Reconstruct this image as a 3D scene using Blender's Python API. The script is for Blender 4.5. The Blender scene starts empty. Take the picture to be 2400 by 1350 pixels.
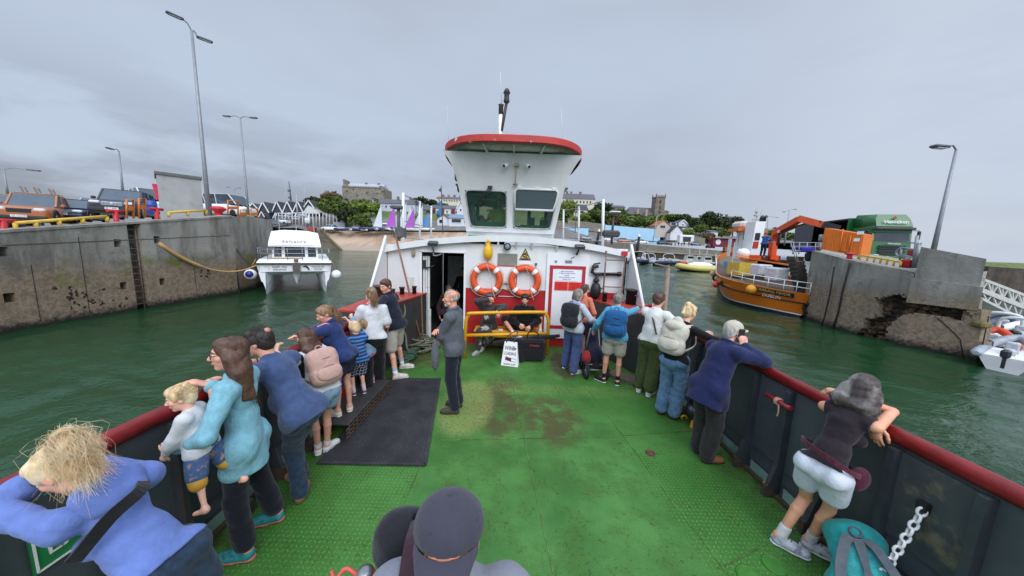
import bpy,bmesh,math,random
import numpy as np
from mathutils import Vector,Matrix
S=bpy.context.scene
COL=S.collection
R=math.radians
# ------------------------------------------------------------------ camera
CAM_H,FOC,PITCH,ROLL=2.4,730.0,0.137,0.036  # focal length in pixels of the 2400 wide photograph
_up=np.array([math.sin(ROLL)*math.cos(PITCH),math.cos(ROLL)*math.cos(PITCH),math.sin(PITCH)])
_fw=np.array([0,0,-1.0]);_fw=_fw-_up*(_fw@_up);_fw/=np.linalg.norm(_fw)
CAMROT=np.stack([np.cross(_fw,_up),_fw,_up])
cd=bpy.data.cameras.new('camera')
cd.sensor_width=36.0
cd.lens=FOC/2400*36.0
cd.clip_start=0.05
cd.clip_end=5000
cam=bpy.data.objects.new('camera',cd)
COL.objects.link(cam)
mw=Matrix([list(r)for r in CAMROT]).to_4x4()
mw.translation=(0,0,CAM_H)
cam.matrix_world=mw
S.camera=cam
# ------------------------------------------------------------------ world: overcast sky
SUN_EL,SUN_AZ=R(40),R(160)  # azimuth measured clockwise from +Y
w=bpy.data.worlds.new('World');S.world=w;w.use_nodes=True
nt=w.node_tree;N=nt.nodes;L=nt.links
N.clear()
def wn(t,**k):
 n=N.new(t)
 for a,b in k.items():setattr(n,a,b)
 return n
out=wn('ShaderNodeOutputWorld')
sky=wn('ShaderNodeTexSky',sky_type='NISHITA',sun_disc=False,sun_elevation=SUN_EL,sun_rotation=SUN_AZ)
bg1=wn('ShaderNodeBackground');bg1.inputs[1].default_value=0.10
L.new(sky.outputs[0],bg1.inputs[0])
tc=wn('ShaderNodeTexCoord')
sep=wn('ShaderNodeSeparateXYZ');L.new(tc.outputs['Generated'],sep.inputs[0])
mp=wn('ShaderNodeMapping');mp.inputs['Scale'].default_value=(1.0,1.0,3.2)
L.new(tc.outputs['Generated'],mp.inputs[0])
n1=wn('ShaderNodeTexNoise');n1.inputs['Scale'].default_value=3.1;n1.inputs['Detail'].default_value=7;n1.inputs['Roughness'].default_value=.55
L.new(mp.outputs[0],n1.inputs['Vector'])
n2=wn('ShaderNodeTexNoise');n2.inputs['Scale'].default_value=1.1;n2.inputs['Detail'].default_value=3
L.new(mp.outputs[0],n2.inputs['Vector'])
def wmath(op,a,b=None,clamp=False):
 n=wn('ShaderNodeMath',operation=op);n.use_clamp=clamp
 for i,v in enumerate((a,b)):
  if v is None:continue
  if isinstance(v,(int,float)):n.inputs[i].default_value=v
  else:L.new(v,n.inputs[i])
 return n.outputs[0]
def wmap(v,a,b,c,d):
 n=wn('ShaderNodeMapRange');n.interpolation_type='SMOOTHSTEP'
 L.new(v,n.inputs[0])
 for i,q in enumerate((a,b,c,d)):n.inputs[i+1].default_value=q
 return n.outputs[0]
def wmix(f,a,b):
 n=wn('ShaderNodeMix',data_type='RGBA')
 L.new(f,n.inputs[0])
 for i,v in((6,a),(7,b)):
  if isinstance(v,tuple):n.inputs[i].default_value=(*v,1)
  else:L.new(v,n.inputs[i])
 return n.outputs[2]
LIGHTC,MIDC,DARKC=(.425,.490,.600),(.375,.418,.505),(.205,.225,.272)
low=wmap(sep.outputs[2],.05,.40,1.0,0.0)  # 1 near the horizon
left=wmap(sep.outputs[0],-.95,.15,1.0,0.0)  # cloud bank to the left
cl=wmap(n1.outputs[0],.38,.60,0.0,1.0)
bank=wmath('MULTIPLY',wmath('MULTIPLY',cl,low),wmath('ADD',wmath('MULTIPLY',left,.70),.22))
soft=wmap(n2.outputs[0],.35,.68,0.0,1.0)
c=wmix(soft,LIGHTC,MIDC)
c=wmix(bank,c,DARKC)
bright=wmath('MULTIPLY',wmap(sep.outputs[0],.35,.95,0.0,1.0),wmap(n1.outputs[0],.3,.6,.25,.85))
c=wmix(bright,c,(.52,.565,.64))
zen=wmath('MULTIPLY',wmap(sep.outputs[2],.55,.95,1.0,2.6),wmap(sep.outputs[1],.15,-.5,1.0,2.0))  # an overcast sky is brightest overhead
bg2=wn('ShaderNodeBackground');L.new(c,bg2.inputs[0]);L.new(zen,bg2.inputs[1])
mx=wn('ShaderNodeMixShader');mx.inputs[0].default_value=.92
L.new(bg1.outputs[0],mx.inputs[1]);L.new(bg2.outputs[0],mx.inputs[2])
L.new(mx.outputs[0],out.inputs[0])
sd=bpy.data.lights.new('sun','SUN');sd.energy=1.4;sd.angle=R(40);sd.color=(1,.97,.93)
sun=bpy.data.objects.new('sun',sd);COL.objects.link(sun)
sdir=Vector((math.sin(SUN_AZ)*math.cos(SUN_EL),math.cos(SUN_AZ)*math.cos(SUN_EL),math.sin(SUN_EL)))
sun.rotation_euler=sdir.to_track_quat('Z','Y').to_euler()
sun.location=(0,0,30)
S.view_settings.view_transform='Standard'
S.view_settings.look='None'
S.view_settings.exposure=0.36
S.view_settings.gamma=1.0
S.render.engine='CYCLES'
S.cycles.max_bounces=6
S.cycles.use_denoising=True
# ------------------------------------------------------------------ helpers
WATER=-0.65
def ray(px,py):
 return CAMROT@np.array([(px-1200)/FOC,-(py-675)/FOC,-1.0])
def Z(px,py,z=0.0):  # point of a photo pixel on the plane of height z
 d=ray(px,py);t=(z-CAM_H)/d[2]
 return Vector((d[0]*t,d[1]*t,z))
def Y(px,py,y):  # ... on the plane at forward distance y
 d=ray(px,py);t=y/d[1]
 return Vector((d[0]*t,y,CAM_H+d[2]*t))
def X(px,py,x):  # ... on the plane at sideways distance x
 d=ray(px,py);t=x/d[0]
 return Vector((x,d[1]*t,CAM_H+d[2]*t))
def V(*a):return Vector(a)
def lerp(a,b,t):return a+(b-a)*t
_MATS={}
def srgb(r,g,b):
 f=lambda c:(c/255/12.92)if c/255<=.04045 else((c/255+.055)/1.055)**2.4
 return(f(r),f(g),f(b))
class NT:
 def __init__(s,name):
  s.m=bpy.data.materials.new(name);s.m.use_nodes=True
  s.t=s.m.node_tree;s.n=s.t.nodes;s.l=s.t.links
  s.b=s.n['Principled BSDF']
  s.tc=s.n.new('ShaderNodeTexCoord')
 def node(s,t,**k):
  n=s.n.new(t)
  for a,b in k.items():setattr(n,a,b)
  return n
 def put(s,i,v):
  if v is None:return
  if isinstance(v,(int,float)):i.default_value=v
  elif isinstance(v,tuple):i.default_value=(*v,1)if len(v)==3 and i.type=='RGBA' else v
  else:s.l.new(v,i)
 def math(s,op,a,b=None,c=None,clamp=False):
  n=s.node('ShaderNodeMath',operation=op,use_clamp=clamp)
  for i,v in enumerate((a,b,c)):s.put(n.inputs[i],v)
  return n.outputs[0]
 def map(s,v,a,b,c=0.0,d=1.0,smooth=True):
  n=s.node('ShaderNodeMapRange')
  if smooth:n.interpolation_type='SMOOTHSTEP'
  s.put(n.inputs[0],v)
  for i,q in enumerate((a,b,c,d)):s.put(n.inputs[i+1],q)
  return n.outputs[0]
 def mix(s,f,a,b,blend='MIX'):
  n=s.node('ShaderNodeMix',data_type='RGBA',blend_type=blend)
  s.put(n.inputs[0],f);s.put(n.inputs[6],a);s.put(n.inputs[7],b)
  return n.outputs[2]
 def noise(s,scale,detail=4,rough=.55,stretch=None,off=None,world=False,dist=0):
  v=s.tc.outputs['Object']
  if world:v=s.node('ShaderNodeNewGeometry').outputs['Position']
  if stretch or off:
   mp=s.node('ShaderNodeMapping')
   if stretch:mp.inputs['Scale'].default_value=stretch
   if off:mp.inputs['Location'].default_value=off
   s.l.new(v,mp.inputs[0]);v=mp.outputs[0]
  n=s.node('ShaderNodeTexNoise')
  n.inputs['Scale'].default_value=scale;n.inputs['Detail'].default_value=detail
  n.inputs['Roughness'].default_value=rough;n.inputs['Distortion'].default_value=dist
  s.l.new(v,n.inputs['Vector'])
  return n.outputs[0]
 def bump(s,h,strength=.3,dist=.02):
  n=s.node('ShaderNodeBump');n.inputs['Strength'].default_value=strength;n.inputs['Distance'].default_value=dist
  s.l.new(h,n.inputs['Height'])
  prev=s.b.inputs['Normal'].links
  if prev:s.l.new(prev[0].from_socket,n.inputs['Normal'])
  s.l.new(n.outputs[0],s.b.inputs['Normal'])
 def pos(s):
  g=s.node('ShaderNodeNewGeometry');x=s.node('ShaderNodeSeparateXYZ')
  s.l.new(g.outputs['Position'],x.inputs[0]);return x.outputs
 def done(s,col,rough=.6,metal=0.0):
  s.put(s.b.inputs['Base Color'],col);s.put(s.b.inputs['Roughness'],rough);s.put(s.b.inputs['Metallic'],metal)
  return s.m
def sc(c,k):return tuple(min(1,max(0,x*k))for x in c)
def M(name,c=None,rough=.6,var=.18,scale=9,bump=0.0,bscale=60,metal=0.0,stain=None,samt=.5,sscale=5,slo=.52,shi=.68,stretch=None,spec=None,fabric=False):
 """a procedural paint / cloth / stone material; the first call makes it, later calls fetch it"""
 if name in _MATS:return _MATS[name]
 c=sc(c,.88)
 t=NT(name)
 n=t.noise(scale,5,.6,stretch)
 col=t.mix(t.map(n,.3,.7),sc(c,1-var),sc(c,1+var))
 rg=rough
 if stain:
  sm=t.map(t.noise(sscale,6,.65,stretch,off=(3.1,1.7,.4)),slo,shi,0,samt)
  col=t.mix(sm,col,stain)
  rg=t.map(sm,0,1,rough,min(1,rough+.2))
 if bump:
  t.bump(t.noise(bscale,4,.6,stretch),bump,.01)
 if fabric:
  t.bump(t.noise(14,3,.5),.35,.03)
  t.b.inputs['Sheen Weight'].default_value=.15
 if spec is not None:t.b.inputs['Specular IOR Level'].default_value=spec
 _MATS[name]=t.done(col,rg,metal)
 return _MATS[name]
def cloth(name,c,var=.13):return M('cloth_'+name,sc(c,.85),.9,var,22,.25,260,fabric=True,spec=.2)
def wloc(o):
 v=Vector((0,0,0))
 while o is not None:v+=o.location;o=o.parent
 return v
def link(o,parent=None):
 COL.objects.link(o)
 if parent is not None:o.parent=parent
 return o
def tag(o,label=None,cat=None,group=None,kind=None):
 if label:o['label']=label
 if cat:o['category']=cat
 if group:o['group']=group
 if kind:o['kind']=kind
 return o
def thing(name,loc,label,cat,group=None,rz=0.0):
 o=bpy.data.objects.new(name,None);o.empty_display_size=.1
 COL.objects.link(o);o.location=loc;o.rotation_euler.z=rz
 return tag(o,label,cat,group)
class MB:
 """collects shapes in world coordinates; build() links them as one mesh object"""
 def __init__(s,mtx=None):
  s.v=[];s.f=[];s.sm=[];s.mi=[];s.mtx=mtx;s.cur=0
 def add(s,vs,fs,smooth=False):
  b=len(s.v)
  if s.mtx is not None:vs=[s.mtx@Vector(p)for p in vs]
  s.v+=[tuple(p)for p in vs]
  for f in fs:
   s.f.append([i+b for i in f]);s.sm.append(smooth);s.mi.append(s.cur)
  return s
 def box(s,c,d,rz=0,rot=None,taper=1.0,bev=0.0):
  hx,hy,hz=d[0]/2,d[1]/2,d[2]/2
  m=rot.to_4x4()if rot is not None else Matrix.Rotation(rz,4,'Z')
  c=Vector(c)
  if bev>0:
   b=min(bev,hx*.9,hy*.9,hz*.9)
   vs=[]
   for z,ins in((-hz,b),(-hz+b,0),(hz-b,0),(hz,b)):
    X_,Y_=hx-ins,hy-ins
    k=taper if z>0 else 1
    X_*=k;Y_*=k;bb=b if ins==0 else b*.4
    for(x,y)in((X_-bb,-Y_),(X_,-Y_+bb),(X_,Y_-bb),(X_-bb,Y_),(-X_+bb,Y_),(-X_,Y_-bb),(-X_,-Y_+bb),(-X_+bb,-Y_)):
     vs.append(m@Vector((x,y,z))+c)
   fs=[list(range(7,-1,-1)),list(range(24,32))]
   for k in range(3):
    for i in range(8):
     j=(i+1)%8
     fs.append([k*8+i,k*8+j,k*8+8+j,k*8+8+i])
   return s.add(vs,fs)
  vs=[]
  for z,k in((-hz,1),(hz,taper)):
   for x,y in((-hx,-hy),(hx,-hy),(hx,hy),(-hx,hy)):
    vs.append(m@Vector((x*k,y*k,z))+c)
  return s.add(vs,[[3,2,1,0],[4,5,6,7],[0,1,5,4],[1,2,6,5],[2,3,7,6],[3,0,4,7]])
 def hexa(s,p):  # eight corners: bottom ring of 4, top ring of 4
  return s.add(p,[[3,2,1,0],[4,5,6,7],[0,1,5,4],[1,2,6,5],[2,3,7,6],[3,0,4,7]])
 def bar(s,a,b,wd,ht,up=(0,0,1)):
  a,b=Vector(a),Vector(b);d=(b-a).normalized();u=Vector(up)
  if abs(d.dot(u))>.99:u=Vector((0,1,0))
  r=d.cross(u).normalized();u=r.cross(d)
  p=[]
  for q in(a,b):
   for i,j in((-1,-1),(1,-1),(1,1),(-1,1)):
    p.append(q+r*(i*wd/2)+u*(j*ht/2))
  return s.hexa(p)
 def tube(s,pts,r,seg=8,cap=True,closed=False):
  pts=[Vector(p)for p in pts];n=len(pts)
  rs=r if isinstance(r,(list,tuple))else[r]*n
  vs=[];fs=[];prev=None
  for i,p in enumerate(pts):
   if closed:d=pts[(i+1)%n]-pts[i-1]
   else:d=pts[min(i+1,n-1)]-pts[max(i-1,0)]
   if d.length<1e-9:d=Vector((0,0,1))
   d.normalize()
   if prev is None:
    u=Vector((0,0,1))if abs(d.z)<.9 else Vector((1,0,0))
   else:u=prev
   u=(u-d*u.dot(d)).normalized();prev=u;w_=d.cross(u)
   for k in range(seg):
    a=2*math.pi*k/seg
    vs.append(p+(u*math.cos(a)+w_*math.sin(a))*rs[i])
  m=n if closed else n-1
  for i in range(m):
   for k in range(seg):
    a=i*seg+k;b=i*seg+(k+1)%seg;j=(i+1)%n
    fs.append([a,b,j*seg+(k+1)%seg,j*seg+k])
  s.add(vs,fs,True)
  if cap and not closed:
   b0=len(s.v)-n*seg
   for ring,rev in((0,True),(n-1,False)):
    idx=[b0+ring*seg+k for k in range(seg)]
    s.f.append(idx[::-1]if rev else idx);s.sm.append(False);s.mi.append(s.cur)
  return s
 def ell(s,c,r,rot=None,nu=14,nv=9):
  c=Vector(c);r=(r,r,r)if isinstance(r,(int,float))else r
  m=rot if rot is not None else Matrix.Identity(3)
  vs=[m@Vector((0,0,-r[2]))+c];fs=[]
  for i in range(1,nv):
   t=-math.pi/2+math.pi*i/nv
   for k in range(nu):
    a=2*math.pi*k/nu
    vs.append(m@Vector((r[0]*math.cos(t)*math.cos(a),r[1]*math.cos(t)*math.sin(a),r[2]*math.sin(t)))+c)
  vs.append(m@Vector((0,0,r[2]))+c);e=len(vs)-1
  for k in range(nu):
   j=(k+1)%nu
   fs.append([0,1+j,1+k]);fs.append([e,e-nu+k,e-nu+j])
   for i in range(nv-2):
    a=1+i*nu
    fs.append([a+k,a+j,a+nu+j,a+nu+k])
  return s.add(vs,fs,True)
 def torus(s,c,R_,r,axis=(0,0,1),seg=32,ms=10,a0=0,a1=2*math.pi):
  q=Vector(axis).normalized().to_track_quat('Z','Y')
  full=abs(a1-a0-2*math.pi)<1e-6
  n=seg if full else seg+1
  pts=[Vector(c)+q@Vector((R_*math.cos(a0+(a1-a0)*i/seg),R_*math.sin(a0+(a1-a0)*i/seg),0))for i in range(n)]
  return s.tube(pts,r,ms,True,full)
 def lathe(s,c,prof,seg=20,axis=(0,0,1)):
  q=Vector(axis).normalized().to_track_quat('Z','Y');c=Vector(c)
  vs=[];fs=[]
  for(r,z)in prof:
   for k in range(seg):
    a=2*math.pi*k/seg
    vs.append(c+q@Vector((r*math.cos(a),r*math.sin(a),z)))
  for i in range(len(prof)-1):
   for k in range(seg):
    j=(k+1)%seg
    fs.append([i*seg+k,i*seg+j,(i+1)*seg+j,(i+1)*seg+k])
  s.add(vs,fs,True)
  b0=len(s.v)-len(vs)
  for ring,rev in((0,True),(len(prof)-1,False)):
   idx=[b0+ring*seg+k for k in range(seg)]
   s.f.append(idx[::-1]if rev else idx);s.sm.append(False);s.mi.append(s.cur)
  return s
 def prism(s,poly,off):  # planar polygon (3-D points) swept along the vector off
  off=Vector(off);p=[Vector(q)for q in poly];n=len(p)
  vs=p+[q+off for q in p]
  fs=[list(range(n))[::-1],list(range(n,2*n))]+[[i,(i+1)%n,n+(i+1)%n,n+i]for i in range(n)]
  return s.add(vs,fs)
 def quad(s,a,b,c,d):return s.add([a,b,c,d],[[0,1,2,3]])
 def loft(s,rings,closed=True,cap=True,smooth=True):
  n=len(rings[0]);vs=[p for r_ in rings for p in r_];fs=[]
  for i in range(len(rings)-1):
   for k in range(n if closed else n-1):
    j=(k+1)%n
    fs.append([i*n+k,i*n+j,(i+1)*n+j,(i+1)*n+k])
  s.add(vs,fs,smooth)
  if cap and closed:
   b0=len(s.v)-len(vs)
   for ring,rev in((0,True),(len(rings)-1,False)):
    idx=[b0+ring*n+k for k in range(n)]
    s.f.append(idx[::-1]if rev else idx);s.sm.append(False);s.mi.append(s.cur)
  return s
 def build(s,name,mat,parent=None,origin=None,fix=True):
  if parent is not None:o0=wloc(parent)
  elif origin is not None:o0=Vector(origin)
  else:
   a=np.array(s.v);o0=Vector(((a[:,0].min()+a[:,0].max())/2,(a[:,1].min()+a[:,1].max())/2,a[:,2].min()))
  me=bpy.data.meshes.new(name)
  a=np.array(s.v)-np.array(o0)
  me.from_pydata(a.tolist(),[],s.f)
  me.polygons.foreach_set('use_smooth',s.sm)
  for m in(mat if isinstance(mat,(list,tuple))else[mat]):me.materials.append(m)
  if any(s.mi):me.polygons.foreach_set('material_index',s.mi)
  if fix:
   bm=bmesh.new();bm.from_mesh(me)
   bmesh.ops.recalc_face_normals(bm,faces=bm.faces);bm.to_mesh(me);bm.free()
  me.update()
  o=bpy.data.objects.new(name,me);COL.objects.link(o)
  if parent is not None:o.parent=parent
  else:o.location=o0
  return o
def text(name,body,size,origin,right,upv,mat,parent,extrude=.002,align='CENTER',shear=0,width=None):
 """raised lettering: origin is the centre of the line, right / upv the directions of writing"""
 cu=bpy.data.curves.new(name,'FONT');cu.body=body;cu.size=size;cu.align_x=align;cu.align_y='CENTER'
 cu.extrude=extrude;cu.shear=shear
 tmp=bpy.data.objects.new(name,cu);COL.objects.link(tmp)
 dg=bpy.context.evaluated_depsgraph_get()
 me=bpy.data.meshes.new_from_object(tmp.evaluated_get(dg))
 COL.objects.unlink(tmp);bpy.data.objects.remove(tmp)
 r=Vector(right).normalized();u=Vector(upv);u=(u-r*u.dot(r)).normalized();n=r.cross(u)
 k=1.0
 if width:
  xs=[v.co.x for v in me.vertices];k=width/(max(xs)-min(xs))
 o0=Vector(origin)-wloc(parent)
 for v in me.vertices:
  v.co=o0+r*(v.co.x*k)+u*v.co.y+n*v.co.z
 me.materials.clear();me.materials.append(mat)
 o=bpy.data.objects.new(name,me);COL.objects.link(o);o.parent=parent
 return o
def copy_tree(o,parent=None):
 c=o.copy();COL.objects.link(c);c.parent=parent
 for ch in list(o.children):copy_tree(ch,c)
 return c
def catenary(a,b,sag,n=16):
 a,b=Vector(a),Vector(b)
 return[a.lerp(b,i/n)-Vector((0,0,sag*4*(i/n)*(1-i/n)))for i in range(n+1)]
def spline(pts,n=8):
 p=[Vector(q)for q in pts];o=[]
 for i in range(len(p)-1):
  a,b,c,d=p[max(i-1,0)],p[i],p[i+1],p[min(i+2,len(p)-1)]
  for k in range(n):
   t=k/n
   o.append(.5*((2*b)+(c-a)*t+(2*a-5*b+4*c-d)*t*t+(3*b-a-3*c+d)*t**3))
 o.append(p[-1]);return o
 # ------------------------------------------------------------------ special materials
def mat_deck():
 t=NT('deck_paint');p=t.pos()
 x,y=p[0],p[1]
 def dab(cx,cy,rx,ry,soft=.5):  # soft elliptical mask at a place on the deck
  a=t.math('POWER',t.math('DIVIDE',t.math('SUBTRACT',x,cx),rx),2)
  b=t.math('POWER',t.math('DIVIDE',t.math('SUBTRACT',y,cy),ry),2)
  return t.map(t.math('SQRT',t.math('ADD',a,b)),1-soft,1.0,1,0)
 big=t.noise(1.3,5,.6,world=True);mid=t.noise(4,6,.65,world=True,off=(3,1,0));fine=t.noise(28,5,.7,world=True)
 vf=t.noise(110,3,.7,world=True)
 c=t.mix(t.map(big,.32,.68),srgb(52,102,40),srgb(82,134,64))
 c=t.mix(t.math('MULTIPLY',t.map(mid,.42,.70),.65),c,srgb(66,100,34))
 # tread-plate lozenges on both sides of the smooth middle strip
 k=1/.040
 u=t.math('MULTIPLY',x,k);v=t.math('MULTIPLY',y,k)
 fu,fv=t.math('FLOOR',u),t.math('FLOOR',v)
 par=t.math('SUBTRACT',t.math('MULTIPLY',t.math('MODULO',t.math('ABSOLUTE',t.math('ADD',fu,fv)),2.0),2.0),1.0)
 lu,lv=t.math('SUBTRACT',t.math('SUBTRACT',u,fu),.5),t.math('SUBTRACT',t.math('SUBTRACT',v,fv),.5)
 a=t.math('ADD',lu,t.math('MULTIPLY',lv,par));b=t.math('SUBTRACT',lu,t.math('MULTIPLY',lv,par))
 loz=t.math('MULTIPLY',t.map(t.math('ABSOLUTE',a),.36,.50,1,0),t.map(t.math('ABSOLUTE',b),.07,.18,1,0))
 seam=t.math('ADD',1.36,t.math('MULTIPLY',t.math('SUBTRACT',5.0,y),.115))  # the right seam runs slightly askew
 sd_=t.math('SUBTRACT',x,t.math('ADD',seam,-.10))
 side=t.math('MAXIMUM',t.map(sd_,-.12,.12),t.map(x,-.82,-.98,0,1))
 back=t.map(y,4.35,4.5,0,1)
 worn=t.math('MAXIMUM',t.math('MULTIPLY',side,t.map(t.noise(2.2,4,.6,world=True),.3,.55,.35,1)),t.math('MULTIPLY',back,t.map(mid,.4,.6,.1,.8)))
 lz=t.math('MULTIPLY',loz,worn)
 c=t.mix(t.math('MULTIPLY',side,.25),c,srgb(58,122,30))
 c=t.mix(t.math('MULTIPLY',lz,.55),c,srgb(128,182,92))
 # wear, rust and scuffs
 rust=t.math('MULTIPLY',t.map(fine,.42,.62),t.map(mid,.38,.56))
 zone=t.math('MAXIMUM',dab(.62,4.1,.55,.8),t.math('MAXIMUM',dab(1.1,6.1,.33,.8,.3),t.math('MAXIMUM',dab(-2.0,6.3,.9,.8),dab(-.1,4.5,.5,1.2))))
 zone=t.math('MAXIMUM',zone,t.math('MULTIPLY',t.map(y,5.9,7.0),.55))
 c=t.mix(t.math('MULTIPLY',t.math('MULTIPLY',zone,t.map(mid,.34,.56)),.85),c,srgb(82,62,40))
 c=t.mix(t.math('MULTIPLY',dab(1.12,6.15,.30,.75,.25),.75),c,srgb(70,54,40))
 wornp=t.math('MULTIPLY',dab(-.62,4.4,.48,.95,.35),t.map(fine,.36,.56))
 c=t.mix(t.math('MULTIPLY',wornp,.8),c,srgb(150,152,92))
 band=t.math('MULTIPLY',t.map(t.math('ABSOLUTE',t.math('SUBTRACT',y,5.0)),.05,.3,1,0),t.map(fine,.45,.62))
 c=t.mix(t.math('MULTIPLY',band,.6),c,srgb(150,160,90))
 edge=t.map(t.math('ABSOLUTE',t.math('SUBTRACT',x,.2)),1.9,2.55)
 c=t.mix(t.math('MULTIPLY',edge,t.map(mid,.35,.65,.15,.85)),c,srgb(54,60,26))
 sp=t.math('MULTIPLY',t.map(fine,.55,.64),t.map(mid,.42,.56))
 c=t.mix(t.math('MULTIPLY',sp,.8),c,srgb(28,58,30))
 streak=t.math('MULTIPLY',t.map(t.noise(6,5,.7,stretch=(3.0,.55,1),world=True),.60,.70),t.map(t.math('ABSOLUTE',t.math('SUBTRACT',x,.45)),.3,.9,1,0))
 c=t.mix(t.math('MULTIPLY',streak,.75),c,srgb(46,66,40))
 c=t.mix(t.map(vf,.35,.65,0,.5),c,srgb(36,78,28))
 t.bump(t.math('ADD',t.math('MULTIPLY',lz,1.0),t.math('MULTIPLY',fine,.12)),.5,.006)
 t.b.inputs['Specular IOR Level'].default_value=.35
 return t.done(c,t.map(mid,.3,.7,.45,.75))
def mat_quay(name,top,green=1.0):
 """old harbour concrete: pale crown, dark weather streaks, brown tidal zone, weed and black base"""
 t=NT(name);p=t.pos();z=p[2]
 big=t.noise(.5,6,.65,world=True);mid=t.noise(1.7,7,.7,world=True,off=(2,5,1));fine=t.noise(9,6,.7,world=True)
 st=t.noise(1.6,6,.65,stretch=(1,1,.22),world=True)
 jag=t.math('ADD',z,t.math('MULTIPLY',t.math('SUBTRACT',mid,.5),1.1))
 c=t.mix(t.map(big,.3,.7),srgb(126,123,115),srgb(156,152,144))
 c=t.mix(t.math('MULTIPLY',t.map(st,.42,.68),.75),c,srgb(84,81,76))
 c=t.mix(t.math('MULTIPLY',t.map(mid,.56,.72),.5),c,srgb(168,164,156))
 tid=t.map(jag,1.55,.75)
 brown=t.mix(t.map(fine,.35,.65),srgb(108,92,74),srgb(146,128,106))
 c=t.mix(t.math('MULTIPLY',tid,.9),c,brown)
 dk=t.math('MULTIPLY',t.map(mid,.52,.66),t.map(t.math('ABSOLUTE',t.math('SUBTRACT',jag,1.5)),.1,.9,1,0))
 c=t.mix(t.math('MULTIPLY',dk,.6),c,srgb(66,62,58))
 wd=t.math('MULTIPLY',t.map(t.noise(.42,4,.6,world=True,off=(7.3,2.2,4)),.52,.62),t.map(t.math('ABSOLUTE',t.math('SUBTRACT',jag,1.0)),.15,.65,1,0))
 c=t.mix(t.math('MULTIPLY',wd,.8*green),c,srgb(92,98,30))
 c=t.mix(t.math('MULTIPLY',t.map(fine,.66,.74),t.map(jag,1.6,1.2)),c,srgb(40,34,28))
 bl=t.map(t.math('ADD',z,t.math('MULTIPLY',t.math('SUBTRACT',fine,.5),.5)),WATER+.42,WATER+.08)
 c=t.mix(bl,c,srgb(26,25,20))
 t.bump(t.math('ADD',t.math('MULTIPLY',mid,.7),t.math('MULTIPLY',fine,.5)),.55,.06)
 return t.done(c,.9)
def mat_water():
 t=NT('sea_water')
 def wave(scale,st,det=4,rough=.55,d=0.0):return t.noise(scale,det,rough,stretch=st,world=True,dist=d)
 a=wave(.55,(1.0,1.7,1),5,.6,.6);b=wave(2.6,(1.0,1.6,1),4,.6,.8);c_=wave(9,(1,1.4,1),3)
 calm=t.map(t.noise(.07,3,.5,world=True,off=(4,9,0)),.36,.60,.35,1.0)
 t.bump(t.math('MULTIPLY',t.math('ADD',t.math('MULTIPLY',b,.55),t.math('MULTIPLY',c_,.15)),calm),.6,.17)
 t.bump(t.math('MULTIPLY',a,calm),.45,.26)
 col=t.mix(t.map(t.noise(.12,3,.5,world=True),.35,.65),(.007,.036,.012),(.011,.050,.018))
 t.b.inputs['IOR'].default_value=1.333
 return t.done(col,.06)
def mat_glass(name,tint,alpha=.45,rough=.03):
 t=NT(name)
 t.b.inputs['Alpha'].default_value=alpha
 return t.done(tint,rough)
def mat_stone(name,a,b,scale=3.0,course=None):
 t=NT(name)
 br=t.node('ShaderNodeTexBrick');br.inputs['Scale'].default_value=scale
 br.inputs['Color1'].default_value=(*a,1);br.inputs['Color2'].default_value=(*b,1);br.inputs['Mortar'].default_value=(*sc(a,.75),1)
 br.inputs['Mortar Size'].default_value=.012
 p=t.pos();cb=t.node('ShaderNodeCombineXYZ')
 t.l.new(t.math('ADD',p[0],p[1]),cb.inputs[0]);t.l.new(p[2],cb.inputs[1])
 t.l.new(cb.outputs[0],br.inputs['Vector'])
 n=t.noise(.8,5,.7)
 c=t.mix(t.map(n,.35,.7,0,.6),br.outputs[0],sc(b,.55))
 return t.done(c,.9)
def mat_leaf(name,a,b):
 t=NT(name)
 oi=t.node('ShaderNodeObjectInfo')
 n=t.noise(.9,4,.6,world=True);f=t.noise(7,2,.6,world=True)
 c=t.mix(t.map(n,.3,.7),a,b)
 c=t.mix(t.map(f,.35,.7,0,.5),c,sc(a,.6))
 t.b.inputs['Specular IOR Level'].default_value=.2
 return t.done(c,.75)
WHITE=M('white_boat_paint',srgb(226,228,228),.42,.05,3,stain=srgb(170,150,118),samt=.35,sscale=2.2,slo=.60,shi=.78,stretch=(1,1,.35))
WHITE2=M('white_clean_paint',srgb(234,236,238),.35,.03,3)
RED=M('red_boat_paint',srgb(176,28,34),.45,.14,4,bump=.15,bscale=40,stain=srgb(96,40,30),samt=.4,sscale=5)
RAILRED=M('rail_red_paint',srgb(136,26,28),.38,.2,7,bump=.2,bscale=30,stain=srgb(70,22,20),samt=.6,sscale=4)
BRIMRED=M('brim_red_paint',srgb(190,52,46),.55,.12,5,bump=.3,bscale=25,stain=srgb(215,205,196),samt=.9,sscale=3.2,slo=.60,shi=.64)
GREY=M('bulwark_grey_paint',srgb(76,82,88),.5,.16,2.2,bump=.12,bscale=20,stain=srgb(92,84,66),samt=.5,sscale=1.7,slo=.55,shi=.72)
GREYD=M('bulwark_frame_paint',srgb(58,64,70),.5,.18,5,bump=.1,stain=srgb(74,52,38),samt=.6,sscale=6)
RUST=M('rusty_steel',srgb(92,64,46),.85,.4,12,bump=.5,bscale=50,stain=srgb(40,30,26),samt=.7)
BLACK=M('black_paint',srgb(30,30,33),.55,.2,9)
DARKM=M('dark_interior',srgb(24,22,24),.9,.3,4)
YELLOW=M('yellow_rail_paint',srgb(222,160,22),.4,.08,8,bump=.15,stain=srgb(90,66,30),samt=.8,sscale=14,slo=.64,shi=.72)
STEEL=M('bare_steel',srgb(150,152,154),.35,.1,10,metal=.7)
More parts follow.
